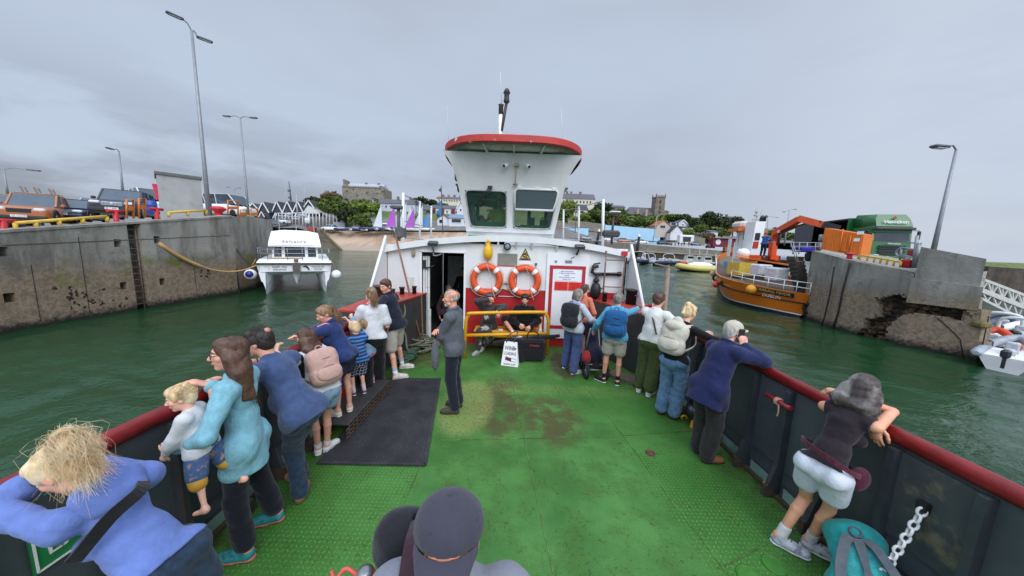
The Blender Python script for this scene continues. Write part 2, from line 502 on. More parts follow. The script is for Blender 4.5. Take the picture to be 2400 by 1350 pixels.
GALV=M('galvanised_steel',srgb(150,154,158),.55,.1,6,metal=.25)
ORANGE=M('lifebuoy_orange',srgb(222,84,38),.5,.1,7,stain=srgb(160,60,34),samt=.4)
RUBBER=M('black_rubber',srgb(38,38,41),.8,.2,12,bump=.1)
ROPE=M('old_rope',srgb(112,114,96),.95,.3,40,bump=.6,bscale=160)
ROPEG=M('green_rope',srgb(62,92,74),.95,.35,40,bump=.6,bscale=160)
ROPET=M('tan_rope',srgb(190,162,112),.95,.2,30,bump=.6,bscale=120)
WHITEP=M('white_plastic',srgb(238,238,238),.4,.03,6)
BLUEP=M('blue_plastic',srgb(28,74,160),.4,.08,6)
REDP=M('red_plastic',srgb(190,30,44),.45,.08,6)
ORP=M('orange_paint',srgb(224,116,34),.5,.1,6,stain=srgb(150,84,40),samt=.5)
TYRE=M('tyre_rubber',srgb(28,28,30),.85,.15,20)
GLASSD=M('dark_window_glass',srgb(34,42,48),.08,.2,2)
GLASSL=M('sky_window_glass',srgb(120,134,146),.08,.15,2)
PAPER=M('white_paper',srgb(236,238,244),.8,.03)
INK=M('dark_ink',srgb(38,40,60),.8,.1)
# ------------------------------------------------------------------ the sea
def build_water():
 rs=[1.5]
 while rs[-1]<60:rs.append(rs[-1]*1.0135+.004)
 while rs[-1]<2500:rs.append(rs[-1]*1.12)
 A0,A1,NA=R(-88),R(88),860
 rs=np.array(rs);an=np.linspace(A0,A1,NA)
 rr,aa=np.meshgrid(rs,an,indexing='ij')
 x=rr*np.sin(aa);y=rr*np.cos(aa)
 rng=np.random.RandomState(4);h=np.zeros_like(x)
 for i in range(26):
  lam=.55*1.14**i*.9;th=rng.uniform(-.9,.9)+.5;k=2*math.pi/lam
  ph=rng.uniform(0,6.28)
  wx=x+.35*np.sin(.31*y+i)+.2*np.sin(.9*x+2*i);wy=y+.35*np.sin(.27*x+2.1*i)
  h+=.0080*lam**.35*np.sin(k*(wx*math.cos(th)+wy*math.sin(th))+ph)*np.exp(-rr/(26*lam+10))
 h*=.55+.45*np.tanh(1.2*np.sin(.11*x+1)+np.sin(.17*y+.4))
 z=WATER+h
 nR=len(rs)
 verts=np.stack([x.ravel(),y.ravel(),z.ravel()],1)
 i=np.arange(nR-1)[:,None]*NA+np.arange(NA-1)[None]
 f=np.stack([i,i+NA,i+NA+1,i+1],-1).reshape(-1,4)
 me=bpy.data.meshes.new('water')
 me.vertices.add(len(verts));me.vertices.foreach_set('co',verts.ravel())
 me.loops.add(f.size);me.polygons.add(len(f))
 me.loops.foreach_set('vertex_index',f[:,::-1].ravel())
 me.polygons.foreach_set('loop_start',np.arange(0,f.size,4));me.polygons.foreach_set('loop_total',np.full(len(f),4))
 me.polygons.foreach_set('use_smooth',np.ones(len(f),bool));me.update()
 me.materials.append(mat_water())
 o=bpy.data.objects.new('water',me);COL.objects.link(o);tag(o,kind='structure')
 b=MB();b.quad((-1500,-600,WATER-.45),(1500,-600,WATER-.45),(1500,2500,WATER-.45),(-1500,2500,WATER-.45))
 o=b.build('seabed',M('dark_seabed',(.01,.05,.03),.9),fix=False);tag(o,kind='structure')
build_water()
# ------------------------------------------------------------------ our ferry
XL,XR,YB=-2.35,2.74,7.30  # inner faces of the bulwarks, face of the cabin wall
RAILZ=1.15
ferry=thing('ferry',(0.2,4,WATER),'open-deck ferry with green deck, grey bulwarks, red rail and white wheelhouse, carrying the passengers','ferry')
def fp(name,mb,mat,parent=None):return mb.build(name,mat,parent or ferry)
b=MB()  # deck as one slab
b.box((.2,2.4,-.06),(5.9,10.2,.12));fp('deck',b,mat_deck())
b=MB();b.loft([[(-3.0,y,-.1)if False else(sx,y,z)for sx,z in((-2.95+d,-.13),(-2.6+d,WATER-.6),(3.0-d,WATER-.6),(3.35-d,-.13))]for y,d in((-2.6,0),(13.5,.1))],smooth=False)
fp('hull',b,GREY)
# welded seams of the deck plates
def seam(a,c):
 m=MB();m.bar(V(*a,.003),V(*c,.003),.008,.004)
 return fp('deck_seam',m,M('seam_weld',srgb(86,124,58),.6,.5,9,stain=srgb(60,66,36),samt=.8,sscale=4,slo=.42,shi=.6))
seam((1.36,5.0),(1.70,2.05));seam((1.70,2.05),(1.82,1.0));seam((.04,5.4),(.38,2.0));seam((-.91,3.5),(-.96,1.5));seam((-.91,3.51),(1.42,3.72));seam((1.5,3.75),(2.7,3.95));seam((1.72,2.1),(2.7,2.5))
for(cx,cy,r,c)in((1.72,3.42,.052,1),(2.12,2.12,.075,0),(1.86,2.02,.085,0),(2.0,1.82,.05,0)):
 m=MB();m.torus((cx,cy,.004),r,.007,seg=28,ms=6);m.lathe((cx,cy,0),[(r*.95,.001),(r*.9,.006)],24)
 fp('deck_drain',m,RUST if c else M('deck_green_plain',srgb(60,122,40),.6,.2))
 # bulwarks
for sx,x0,o_ in((-1,XL,-.06),(1,XR,.06)):
 m=MB();ye=5.1 if sx>0 else 5.2
 m.box((x0+o_/2,(ye-2.6)/2,RAILZ/2),(.06,ye+2.6,RAILZ-.02))
 m.box((x0+sx*.2,(ye-2.6)/2,-.06),(.44,ye+2.6,.1))
 fp('bulwark',m,GREY)
 m=MB();m.tube([(x0+sx*.015,-2.6,RAILZ+.015),(x0+sx*.015,1,RAILZ+.015),(x0+sx*.015,ye,RAILZ+.015)],.056,14)
 fp('rail',m,RAILRED)
 ys=[4.75,4.3,3.72,3.25,2.83,2.42,2.0,1.58,1.12,.7,.25,-.2]
 for i,y in enumerate(ys):
  m=MB();xi=x0-sx*.035
  m.box((xi,y,.60),(.07,.045,1.0))
  m.hexa([(x0-sx*.005,y-.022,.0),(x0-sx*.16,y-.022,.0),(x0-sx*.16,y+.022,.0),(x0-sx*.005,y+.022,.0),
  (x0-sx*.005,y-.022,.32),(x0-sx*.075,y-.022,.32),(x0-sx*.075,y+.022,.32),(x0-sx*.005,y+.022,.32)])
  fp('bulwark_frame',m,GREYD)
  m=MB();m.box((x0-sx*.075,y,.02),(.15,.052,.035));m.box((x0-sx*.10,y,.07),(.11,.049,.10));fp('frame_foot',m,M('foot_rust',srgb(70,58,50),.8,.35,14,stain=srgb(96,62,42),samt=.8,sscale=12))
  if i<len(ys)-1:
   y2=ys[i+1]
   m=MB();m.box((x0-sx*.012,(y+y2)/2,.085),(.014,abs(y-y2)-.14,.11));fp('freeing_port',m,M('port_pale_green',srgb(126,158,148),.4,.12,4,stain=srgb(70,80,66),samt=.5))
   m=MB();m.box((x0-sx*.010,(y+y2)/2,.30),(.016,abs(y-y2)-.09,.012));m.box((x0-sx*.01,(y+y2)/2,.155),(.02,abs(y-y2)-.10,.014));fp('bulwark_ledge',m,GREYD)
 m=MB();m.box((x0-sx*.03,1,.02),(.06,7.2,.035));fp('deck_margin',m,M('deck_margin_rust',srgb(70,62,38),.8,.4,5))
 # worn scuffed doubler plate on the right bulwark
m=MB();m.box((XR-.012,1.80,.78),(.016,.38,.62));fp('doubler_plate',m,M('worn_plate',srgb(66,72,74),.6,.2,3,bump=.2,bscale=30,stain=srgb(120,112,84),samt=.7,sscale=5,slo=.50,shi=.66))
m=MB();m.tube([(XR-.06,2.78,.96),(XR-.06,3.06,.96)],.022,10);m.box((XR-.03,2.86,.96),(.06,.03,.03));m.box((XR-.03,2.98,.96),(.06,.03,.03));fp('cleat',m,M('cleat_red',srgb(166,40,36),.5,.15))
m=MB();m.torus((XR-.06,2.92,.96),.03,.010,(0,1,0),14,6);m.torus((XR-.06,2.905,.96),.032,.010,(.3,1,.2),14,6);m.torus((XR-.06,2.94,.955),.03,.010,(-.3,1,0),14,6);m.tube(spline([(XR-.07,2.90,.94),(XR-.08,2.88,.88),(XR-.075,2.89,.82)]),.008,6);o=m.build('tied_cord',M('cord_pink',srgb(214,170,150),.9,.2));tag(o,'short pale cord wound round the red cleat on the right bulwark','cord')
# thickened bulwark boxes beside the cabin
for nm,pl in(('L',[(-2.95,7.28),(-2.02,7.28),(-2.28,5.9),(-2.36,5.15),(-2.95,5.15)]),('R',[(1.90,7.28),(2.95,7.28),(2.95,4.9),(2.76,4.9),(2.62,5.35),(2.38,5.95)])):
 m=MB();m.prism([(x,y,.005)for x,y in pl],(0,0,1.17));fp('bulwark_box',m,M('box_grey',srgb(62,64,66),.5,.2,3,bump=.2,bscale=14,stain=srgb(70,54,44),samt=.7,sscale=3))
 cx,cy=sum(p[0]for p in pl)/len(pl),sum(p[1]for p in pl)/len(pl)
 m=MB();m.prism([(lerp(cx,x,1.03),lerp(cy,y,1.005),1.178)for x,y in pl],(0,0,.03));fp('box_top',m,M('box_top_red',srgb(172,58,48),.5,.15,5,stain=srgb(110,60,44),samt=.6))
def bollard(x,y,r,h,mat,cap=True,z0=1.205):
 m=MB();pr=[(r,0),(r,h)]+([(r*1.25,h),(r*1.25,h+.03)]if cap else[(r*.9,h+.02)])
 m.lathe((x,y,z0),pr,16);return fp('bollard',m,mat)
BROWN=M('brown_bollard',srgb(70,52,48),.6,.25,8)
bollard(-2.72,6.4,.12,.24,BROWN);bollard(-2.62,6.75,.05,.12,BLACK);bollard(-2.48,6.95,.05,.14,BLACK);bollard(-2.25,7.1,.045,.15,BLACK)
bollard(2.62,6.75,.11,.30,BLACK);bollard(2.10,6.95,.05,.18,BLACK);bollard(2.32,6.75,.045,.15,BLACK)
m=MB();m.bar((2.66,6.64,1.42),(2.78,6.5,1.42),.03,.02);fp('bollard_pin',m,STEEL)
m=MB();m.torus((2.60,5.62,1.20),.19,.037,(.75,.55,0),24,10,0,math.pi);fp('ring_handle',m,RED)
for p in m.v[:0]:pass
m=MB();m.tube(spline([(2.60,5.60,1.41),(2.62,5.57,1.36),(2.60,5.55,1.30)]),.006,5);m.torus((2.60,5.62,1.39),.042,.006,(.6,-.6,0),14,5);o=m.build('tied_cord',M('white_cord',srgb(220,218,205),.9));tag(o,'thin white cord tied to the red ring handle on the bulwark','cord')
m=MB();m.tube([(2.64,5.22,.25),(2.64,5.22,1.15)],.016,8);m.box((2.64,5.2,.62),(.06,.05,.16));m.box((2.64,5.2,.32),(.06,.05,.18));m.box((2.64,5.2,1.13),(.07,.05,.05));fp('hinge_rod',m,RUST)
# cabin wall with the doorway
def wall_xz(m,x0,x1,z0,z1,y=YB,th=.05):m.box(((x0+x1)/2,y+th/2,(z0+z1)/2),(x1-x0,th,z1-z0))
DX0,DX1,DZ1=-2.14,-1.13,2.17
CWL,CWR=-2.99,2.66
m=MB()
wall_xz(m,CWL,DX0,1.2,2.32);wall_xz(m,DX1,CWR,1.36,DZ1);wall_xz(m,DX0,CWR,DZ1,2.40)
fp('cabin_wall',m,WHITE)
m=MB();wall_xz(m,DX1,.80,.005,1.36);wall_xz(m,.80,CWR,.005,1.36)
fp('red_dado',m,RED)
m=MB();wall_xz(m,CWL,DX0,.005,1.2);fp('red_dado',m,RED)
m=MB()
for i in range(11):  # rivets along the red band
 m.ell((CWL+.35+i*.05,YB-.004,1.2),.012,nu=6,nv=4)
fp('rivet',m,WHITE)
# cambered roof edge
def camber(x):return 2.64-.045*((x-.0)/1.0)**2*.85
m=MB();rings=[]
for i in range(25):
 x=lerp(CWL-.04,CWR+.03,i/24);z=camber(x)
 rings.append([(x,YB-.12,z-.17),(x,YB+.06,z-.17),(x,YB+.06,z-.03),(x,YB-.12,z-.03)])
m.loft(rings,smooth=False);fp('roof_edge',m,WHITE)
m=MB();m.loft([[(lerp(CWL,CWR,i/12),YB-.05,camber(lerp(CWL,CWR,i/12))-.026),(lerp(CWL,CWR,i/12),13.2,camber(lerp(CWL,CWR,i/12))-.026),(lerp(CWL,CWR,i/12),13.2,camber(lerp(CWL,CWR,i/12))-.1),(lerp(CWL,CWR,i/12),YB-.05,camber(lerp(CWL,CWR,i/12))-.1)]for i in range(13)],smooth=False)
fp('roof',m,M('roof_grey_white',srgb(200,202,202),.6,.08,3))
m=MB()
for x in(CWL+.03,CWR-.03):m.box((x,10.2,1.1),(.05,5.8,2.3))
m.box((-.16,13.1,1.1),(5.5,.05,2.3));fp('cabin_side',m,WHITE)
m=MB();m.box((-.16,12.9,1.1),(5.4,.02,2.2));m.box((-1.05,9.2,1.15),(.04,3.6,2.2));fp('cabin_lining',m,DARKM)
m=MB();m.box((-.16,10.2,.03),(5.5,5.7,.05));fp('cabin_floor',m,M('cabin_floor_grey',srgb(46,46,50),.8,.2))
for x in(-.62,-.14+.2,.42,1.0):
 z=camber(x);m=MB();m.hexa([(x-.02,YB-.005,z-.34),(x+.02,YB-.005,z-.34),(x+.02,YB,z-.34),(x-.02,YB,z-.34),(x-.03,YB-.11,z-.175),(x+.03,YB-.11,z-.175),(x+.03,YB,z-.175),(x-.03,YB,z-.175)]);fp('roof_bracket',m,WHITE)
 # white wing plates at both ends of the wall
for x,yt in((CWL+.03,0),(CWR+.06,0)):
 m=MB();m.prism([(x-.015,YB-.003,2.42),(x-.015,YB-.98,1.215),(x-.015,YB-.003,1.215)],(.03,0,0));fp('wing_plate',m,WHITE)
 m=MB();m.tube([(x,YB-.02,2.5),(x,YB-1.02,1.18)],.032,10);fp('wing_edge',m,WHITE2)
 # doorway: frame, sliding door leaf, threshold
m=MB()
for x in(DX0-.012,DX1+.012):m.box((x,YB-.012,1.09),(.045,.03,2.18))
m.box(((DX0+DX1)/2,YB-.012,DZ1+.022),(DX1-DX0+.07,.03,.045));fp('door_frame',m,WHITE2)
m=MB()
for i in range(3):m.box((DX0+.045+i*.05,YB+.05+i*.03,1.07),(.044,.03,2.0))
m.box((DX0+.17,YB+.1,.42),(.05,.05,.75));d_=fp('door',m,M('door_white',srgb(215,217,216),.45,.08,5,stain=srgb(70,60,50),samt=.6,sscale=9,slo=.6,shi=.7))
m=MB();m.box((DX0+.06,YB+.02,1.88),(.07,.05,.2));m.box((DX0+.14,YB+.05,1.8),(.1,.02,.02));m.tube([(DX0+.1,YB+.02,1.78),(DX0+.3,YB+.02,1.86)],.012,6);fp('door_latch',m,BLACK,None)
m=MB();m.box(((DX0+DX1)/2,YB-.04,.05),(1.06,.2,.1));fp('door_sill',m,RUST)
# dim things seen through the doorway
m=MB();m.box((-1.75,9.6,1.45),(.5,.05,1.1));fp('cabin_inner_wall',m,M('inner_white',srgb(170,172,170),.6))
m=MB();m.box((-1.55,9.2,.45),(.9,.5,.1),bev=.03);m.box((-1.55,9.45,.75),(.9,.1,.6),bev=.03);fp('cabin_seat',m,M('seat_maroon',srgb(84,44,52),.8))
# closed storeroom door on the right with a red border
m=MB();m.box((1.285,YB-.02,1.23),(.98,.035,2.02));sd_=fp('storeroom_door',m,WHITE2)
m=MB()
for z in(1.93,.50):m.box((1.285,YB-.042,z),(.84,.014,.075))
for x in(.905,1.665):m.box((x,YB-.042,1.215),(.075,.014,1.36))
fp('door_border',m,M('border_red',srgb(178,36,48),.5,.1),sd_)
m=MB()
for i in range(9):m.box((1.22+i*.018,YB-.041,2.06),(.008,.01,.07))
fp('door_vent',m,BLACK,sd_)
m=MB();m.box((1.0,YB-.045,2.06),(.05,.02,.045));fp('door_lock',m,STEEL,sd_)
m=MB();m.box((1.27,YB-.046,1.74),(.50,.005,.25));pn=fp('paper_notice',m,PAPER,sd_)
for i,s_ in enumerate(('FERRY LIFE JACKETS','STORED IN THIS LOCKER','PLEASE','KEEP DOORWAY CLEAR','THANK YOU')):
 text('notice_line',s_,.034,(1.27,YB-.050,1.835-i*.046),(1,0,0),(0,0,1),M('blue_ink',srgb(60,62,120),.8),pn)
for x in(1.15,1.475):
 m=MB();m.box((x,YB-.048,1.49),(.31,.008,.20));rp=fp('red_plate',m,M('plate_bright_red',srgb(226,40,34),.5,.06),sd_)
 m=MB()
 for k in range(5):m.box((x,YB-.054,1.56-k*.035),(.24,.003,.008))
 fp('plate_line',m,M('line_dark_red',srgb(150,24,24),.6),rp)
 # wall fittings
m=MB();m.lathe((-.58,YB-.08,1.98),[(.015,0),(.02,.06),(.05,.08),(.095,.12),(.105,.2),(.105,.3),(.08,.36),(.05,.38),(.05,.47),(.055,.48),(.055,.53),(.02,.54)],18);m.box((-.58,YB-.02,2.2),(.08,.06,.1));o=m.build('distress_beacon',M('beacon_yellow',srgb(232,178,18),.45,.06));tag(o,'yellow emergency radio beacon on the white cabin wall','beacon')
m=MB();m.box((-.13,YB-.008,2.06),(.46,.012,.28));fp('metal_plate',m,M('plate_brushed',srgb(150,146,136),.4,.1,4,metal=.5))
m=MB();m.box((-.13,YB-.010,1.70),(.44,.014,.42));fp('hatch_panel',m,WHITE2)
m=MB()
for z in(1.91,1.49):m.box((-.13,YB-.02,z),(.47,.012,.022))
for x in(-.355,.095):m.box((x,YB-.02,1.70),(.022,.012,.44))
m.box((-.13,YB-.016,1.28),(.4,.012,.16))
fp('hatch_trim',m,RED)
m=MB();m.box((-.13,YB-.012,1.26),(.38,.016,.15));fp('white_plate',m,WHITE2)
m=MB();m.lathe((-.14,YB-.04,2.36),[(.06,0),(.085,.03),(.085,.09),(.07,.11)],18,(0,-1,0));fp('deck_lamp',m,BLACK)
m=MB();m.ell((-.14,YB-.14,2.36),(.062,.02,.062));fp('lamp_lens',m,M('lens_grey',srgb(120,136,148),.1))
m=MB();m.prism([(.14,YB-.012,2.06),(.42,YB-.012,2.06),(.28,YB-.012,2.34)],(0,.008,0));sg=fp('warning_sign',m,BLACK)
m=MB();m.prism([(.17,YB-.018,2.077),(.39,YB-.018,2.077),(.28,YB-.018,2.30)],(0,.006,0));fp('sign_face',m,M('sign_yellow',srgb(214,176,84),.5),sg)
m=MB();m.tube(spline([(.215,YB-.024,2.17),(.27,YB-.024,2.20),(.34,YB-.024,2.17)]),.012,6);m.tube([(.23,YB-.024,2.15),(.33,YB-.024,2.13)],.012,6);m.tube([(.25,YB-.024,2.21),(.32,YB-.024,2.235)],.010,6);m.box((.28,YB-.024,2.095),(.17,.006,.022));fp('sign_symbol',m,BLACK,sg)
m=MB();m.box((.28,YB-.008,1.93),(.26,.012,.2));fp('blank_plate',m,WHITE2)
m=MB();m.box((.54,YB-.02,1.98),(.05,.03,.05));m.tube([(.54,YB-.02,1.95),(.54,YB-.02,1.7),(.535,YB-.02,1.5)],.006,5);fp('wall_socket',m,M('grey_fitting',srgb(92,92,96),.6))
for x,sx in((-1.82,1),(1.50,1)):
 z=camber(x)
 m=MB();m.box((x,YB-.2,z-.14),(.22,.14,.085),bev=.015,rot=Matrix.Rotation(.35,3,'X'));fl=fp('floodlight',m,M('flood_grey',srgb(62,66,74),.4))
 m=MB();m.bar((x-.02,YB-.19,z-.2),(x-.03,YB-.01,z-.34),.035,.03);m.tube(spline([(x-.03,YB-.02,z-.36),(x-.02,YB-.04,z-.42),(x+.1,YB-.02,z-.4),(x+.16,YB-.02,z-.36)]if x<0 else[(x-.03,YB-.02,z-.34),(x-.12,YB-.03,z-.40),(x-.2,YB-.02,z-.44)]),.014,6);fp('floodlight_bracket',m,GALV if x<0 else BLACK,fl)
m=MB();m.ell((-2.32,YB-.03,2.13),(.045,.04,.09));fp('bulkhead_lamp',m,M('old_lamp',srgb(150,142,110),.4))
m=MB();m.box((-2.40,YB-.006,1.42),(.2,.008,.30));fp('painted_panel',m,M('panel_cream',srgb(214,214,208),.5))
m=MB();m.box((CWR-.12,YB-.13,2.30),(.13,.06,.10));fp('side_light',m,REDP)
m=MB()
for x in(2.12,2.56):m.tube([(x,YB-.14,.9),(x,YB-.14,2.34),(x,YB-.02,2.36)],.019,8)
for z in(1.18,1.52,1.84,2.14):m.tube([(2.12,YB-.14,z),(2.56,YB-.14,z)],.012,8)
o=m.build('access_ladder',M('ladder_brown',srgb(112,88,76),.6,.2,stain=srgb(190,188,184),samt=.6));tag(o,'narrow rusty ladder up the right end of the white cabin wall','ladder')
m=MB();m.tube([(1.98,YB-.07,1.98),(1.86,YB-.07,1.97),(1.85,YB-.07,1.84),(1.92,YB-.07,1.8),(2.5,YB-.07,1.82)],.038,10);m.tube([(1.97,YB-.07,1.8),(1.96,YB-.07,1.0)],.035,10);m.lathe((1.96,YB-.07,1.42),[(.05,-.18),(.09,-.14),(.12,-.06),(.12,.06),(.09,.14),(.05,.18)],14,(0,0,1));m.lathe((1.96,YB-.07,1.62),[(.06,0),(.075,.04),(.05,.08)],12);m.tube([(1.96,YB-.1,1.42),(2.14,YB-.12,1.5)],.012,6);m.tube([(1.86,YB-.07,1.97),(1.88,YB-.07,2.03),(2.02,YB-.07,2.06)],.018,6);m.lathe((2.44,YB-.07,1.82),[(.05,0),(.055,.08)],12,(1,0,0));m.ell((1.78,YB-.08,1.43),.03)
fp('fire_main',m,BLACK)
# wheelhouse, leaning forward and flaring to a rounded brim
WF=[(2.58,7.62,-1.13,.95),(2.74,7.57,-1.15,.97),(3.66,7.28,-1.29,1.10),(3.95,7.19,-1.36,1.18),(4.18,7.10,-1.46,1.29),(4.36,7.03,-1.60,1.43)]
def wf(z):
 for i in range(len(WF)-1):
  a,c=WF[i],WF[i+1]
  if z<=c[0]:t=(z-a[0])/(c[0]-a[0]);return tuple(lerp(a[k],c[k],t)for k in(1,2,3))
 return WF[-1][1:]
wh=MB()
def strip(z0,z1,u0,u1,th=.05,n=5):  # patch of the front face, u is 0..1 across
 for i in range(n):
  za,zb=lerp(z0,z1,i/n),lerp(z0,z1,(i+1)/n)
  q=[]
  for z in(za,zb):
   y,a,c=wf(z)
   q.append([(lerp(a,c,u0),y,z),(lerp(a,c,u1),y,z),(lerp(a,c,u1),y+th,z),(lerp(a,c,u0),y+th,z)])
  wh.hexa(q[0]+q[1])
W0,W1=2.80,3.60
strip(2.58,W0,0,1,n=2);strip(W1,4.36,0,1,n=6);strip(W0,W1,0,.055,n=3);strip(W0,W1,.455,.53,n=3);strip(W0,W1,.945,1,n=3)
whf=fp('wheelhouse',wh,WHITE)
m=MB();rl=[]
for z,y,a,c in WF:rl.append((z,y,a,c))
for sgn in(0,1):
 for i in range(len(rl)-1):
  q=[]
  for z,y,a,c in(rl[i],rl[i+1]):
   x=a if sgn==0 else c;dx=.04 if sgn==0 else-.04;w_=.0
   q.append([(x,y+.001,z),(x+dx,y+.001,z),(x+dx-w_,9.9,z),(x,9.9,z)])
  if rl[i][0]<2.8 or rl[i][0]>3.6:m.hexa(q[0]+q[1])
  else:
   for(s0,s1)in((0,.08),(.47,.53),(.92,1)):
    L_=lambda p,r_,s:tuple(lerp(p[k],r_[k],s)for k in range(3))
    m.hexa([L_(q[0][0],q[0][3],s0),L_(q[0][1],q[0][2],s0),L_(q[0][1],q[0][2],s1),L_(q[0][0],q[0][3],s1),L_(q[1][0],q[1][3],s0),L_(q[1][1],q[1][2],s0),L_(q[1][1],q[1][2],s1),L_(q[1][0],q[1][3],s1)])
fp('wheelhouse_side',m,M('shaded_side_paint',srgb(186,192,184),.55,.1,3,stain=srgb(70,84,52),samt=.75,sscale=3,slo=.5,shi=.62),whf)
m=MB();m.box((-.09,9.92,2.75),(2.1,.04,.5));m.box((-.09,9.92,3.85),(2.5,.04,.6))
for x in(-1.15,-.62,-.1,.45,.97):m.box((x,9.92,3.3),(.1,.04,.65))
m.box((-.09,8.7,3.74),(2.6,2.5,.04));m.box((-.09,8.7,2.575),(2.0,2.4,.04));m.box((-.55,7.9,2.85),(.9,.3,.2));m.box((.5,7.9,2.82),(.7,.3,.16));m.box((-.1,9.0,3.6),(.6,.5,.18))
fp('wheelhouse_lining',m,M('lining_green',srgb(40,120,66),.6,.15),whf)
m=MB();m.box((-.95,7.75,3.45),(.28,.2,.2));m.box((-.62,7.8,3.55),(.35,.2,.1));m.box((-.25,7.75,3.5),(.12,.2,.2));m.tube([(-.97,7.62,2.78),(-.93,7.5,3.1)],.012);m.box((.75,8.1,2.98),(.2,.1,.14));m.box((.45,8.3,3.0),(.15,.1,.25));fp('instrument',m,BLACK,whf)
GLW=mat_glass('wheelhouse_glass',srgb(60,84,78),.30)
for u0,u1 in((.055,.455),(.53,.945)):
 q=[]
 for z in(W0,W1):
  y,a,c=wf(z);q+=[(lerp(a,c,u0),y+.02,z),(lerp(a,c,u1),y+.02,z)]
 m=MB();m.hexa([q[0],q[1],(q[1][0],q[1][1]+.008,q[1][2]),(q[0][0],q[0][1]+.008,q[0][2]),q[2],q[3],(q[3][0],q[3][1]+.008,q[3][2]),(q[2][0],q[2][1]+.008,q[2][2])])
 wn_=fp('window_pane',m,GLW,whf)
 m=MB();ring=[]
 for k in range(32):
  a=2*math.pi*k/32;cx=math.copysign(abs(math.cos(a))**.22,math.cos(a));sz=math.copysign(abs(math.sin(a))**.22,math.sin(a))
  z=(W0+W1)/2+sz*(W1-W0)/2*1.0;y,a_,c_=wf(z)
  uu=(u0+u1)/2+cx*(u1-u0)/2*1.0
  ring.append((lerp(a_,c_,uu),y-.006,z))
 m.tube(ring,.016,6,True,True);fp('window_frame',m,M('frame_grey',srgb(170,174,172),.5),whf)
def wpt(u,z,dy=0):y,a,c=wf(z);return V(lerp(a,c,u),y+dy,z)
m=MB()  # hinged upper sash of the right window
r_=[wpt(.545,3.22,-.05),wpt(.93,3.22,-.05),wpt(.945,3.40,-.035),wpt(.945,3.60,-.03),wpt(.92,3.66,-.03),wpt(.56,3.66,-.03),wpt(.535,3.60,-.03),wpt(.535,3.40,-.035)]
m.tube(r_,.026,6,True,True);fp('hinged_sash',m,WHITE2,whf)
m=MB();q=[wpt(.55,3.24,-.045),wpt(.93,3.24,-.045),wpt(.93,3.63,-.03),wpt(.55,3.63,-.03)];m.prism(q,(0,.006,0));fp('sash_pane',m,mat_glass('sash_glass',srgb(92,104,112),.72,.2),whf)
m=MB()
for u in(.58,.74,.90):m.box(wpt(u,3.69,-.03),(.09,.04,.035))
m.box(wpt(.5,2.70,-.03),(2.1,.03,.012));fp('sash_hinge',m,WHITE2,whf)
m=MB();a=wpt(.30,3.66,-.05);m.box(a,(.1,.05,.07));m.tube([a+V(-.02,-.02,0),wpt(.14,3.25,-.03)],.011,6);m.tube([a+V(.03,-.02,0),wpt(.19,3.25,-.03)],.011,6);m.tube([wpt(.13,3.25,-.03),wpt(.20,3.25,-.03)],.008,6);fp('wiper',m,BLACK,whf)
# brim and roof
BC=(-.08,8.75)
def brimpt(a,k,z,ey=2.2,ex=1.63):
 c_,s_=math.cos(a),math.sin(a);p=.62
 return(BC[0]+k*ex*math.copysign(abs(c_)**p,c_),BC[1]+k*(ey if s_<0 else 1.4)*math.copysign(abs(s_)**p,s_),z)
n=64;ang=[2*math.pi*i/n for i in range(n)]
m=MB();m.loft([[brimpt(a,1.0,4.42)for a in ang],[brimpt(a,1.015,4.44)for a in ang],[brimpt(a,1.015,4.56)for a in ang],[brimpt(a,1.0,4.58)for a in ang],[brimpt(a,.985,4.58)for a in ang],[brimpt(a,.985,4.45)for a in ang]],cap=False,smooth=False)
fp('brim',m,BRIMRED,whf)
m=MB();m.loft([[brimpt(a,.99,4.455)for a in ang],[brimpt(a,.80,4.40)for a in ang],[brimpt(a,.60,4.40)for a in ang]],cap=True);m.loft([[brimpt(a,.99,4.56)for a in ang],[brimpt(a,.5,4.66)for a in ang]],cap=True)
fp('wheelhouse_roof',m,M('soffit_white',srgb(206,208,198),.6,.08,4,stain=srgb(120,100,70),samt=.5,sscale=4),whf)
for x in(-.62,-.06,.5):
 m=MB();m.hexa([(x-.012,7.05,4.30),(x+.012,7.05,4.30),(x+.012,7.10,4.30),(x-.012,7.10,4.30),(x-.012+(x*.12),6.66,4.42),(x+.012+x*.12,6.66,4.42),(x+.012,7.10,4.42),(x-.012,7.10,4.42)]);fp('brim_bracket',m,WHITE,whf)
for x,rz in((-.20,-.5),(.22,.4)):
 m=MB();m.lathe((x,7.07,4.12),[(.035,0),(.045,.03),(.045,.12),(.03,.13)],12,(rz,-.8,-.35));m.box((x,7.1,4.14),(.04,.08,.05));fp('camera_lamp',m,WHITE2,whf)
 m=MB();m.lathe(V(x,7.07,4.12)+V(rz,-.8,-.35).normalized()*.131,[(.03,0),(.03,.004)],12,(rz,-.8,-.35));fp('camera_lens',m,BLACK,whf)
m=MB();m.box((.01,7.08,4.13),(.1,.08,.06));m.tube([(.01,7.08,4.1),(-.01,7.17,3.85),(-.01,7.2,3.78)],.012,6);m.lathe((-.01,7.2,3.74),[(.06,0),(.03,.03)],10);fp('junction_box',m,M('rust_streak_box',srgb(170,150,130),.6,.2),whf)
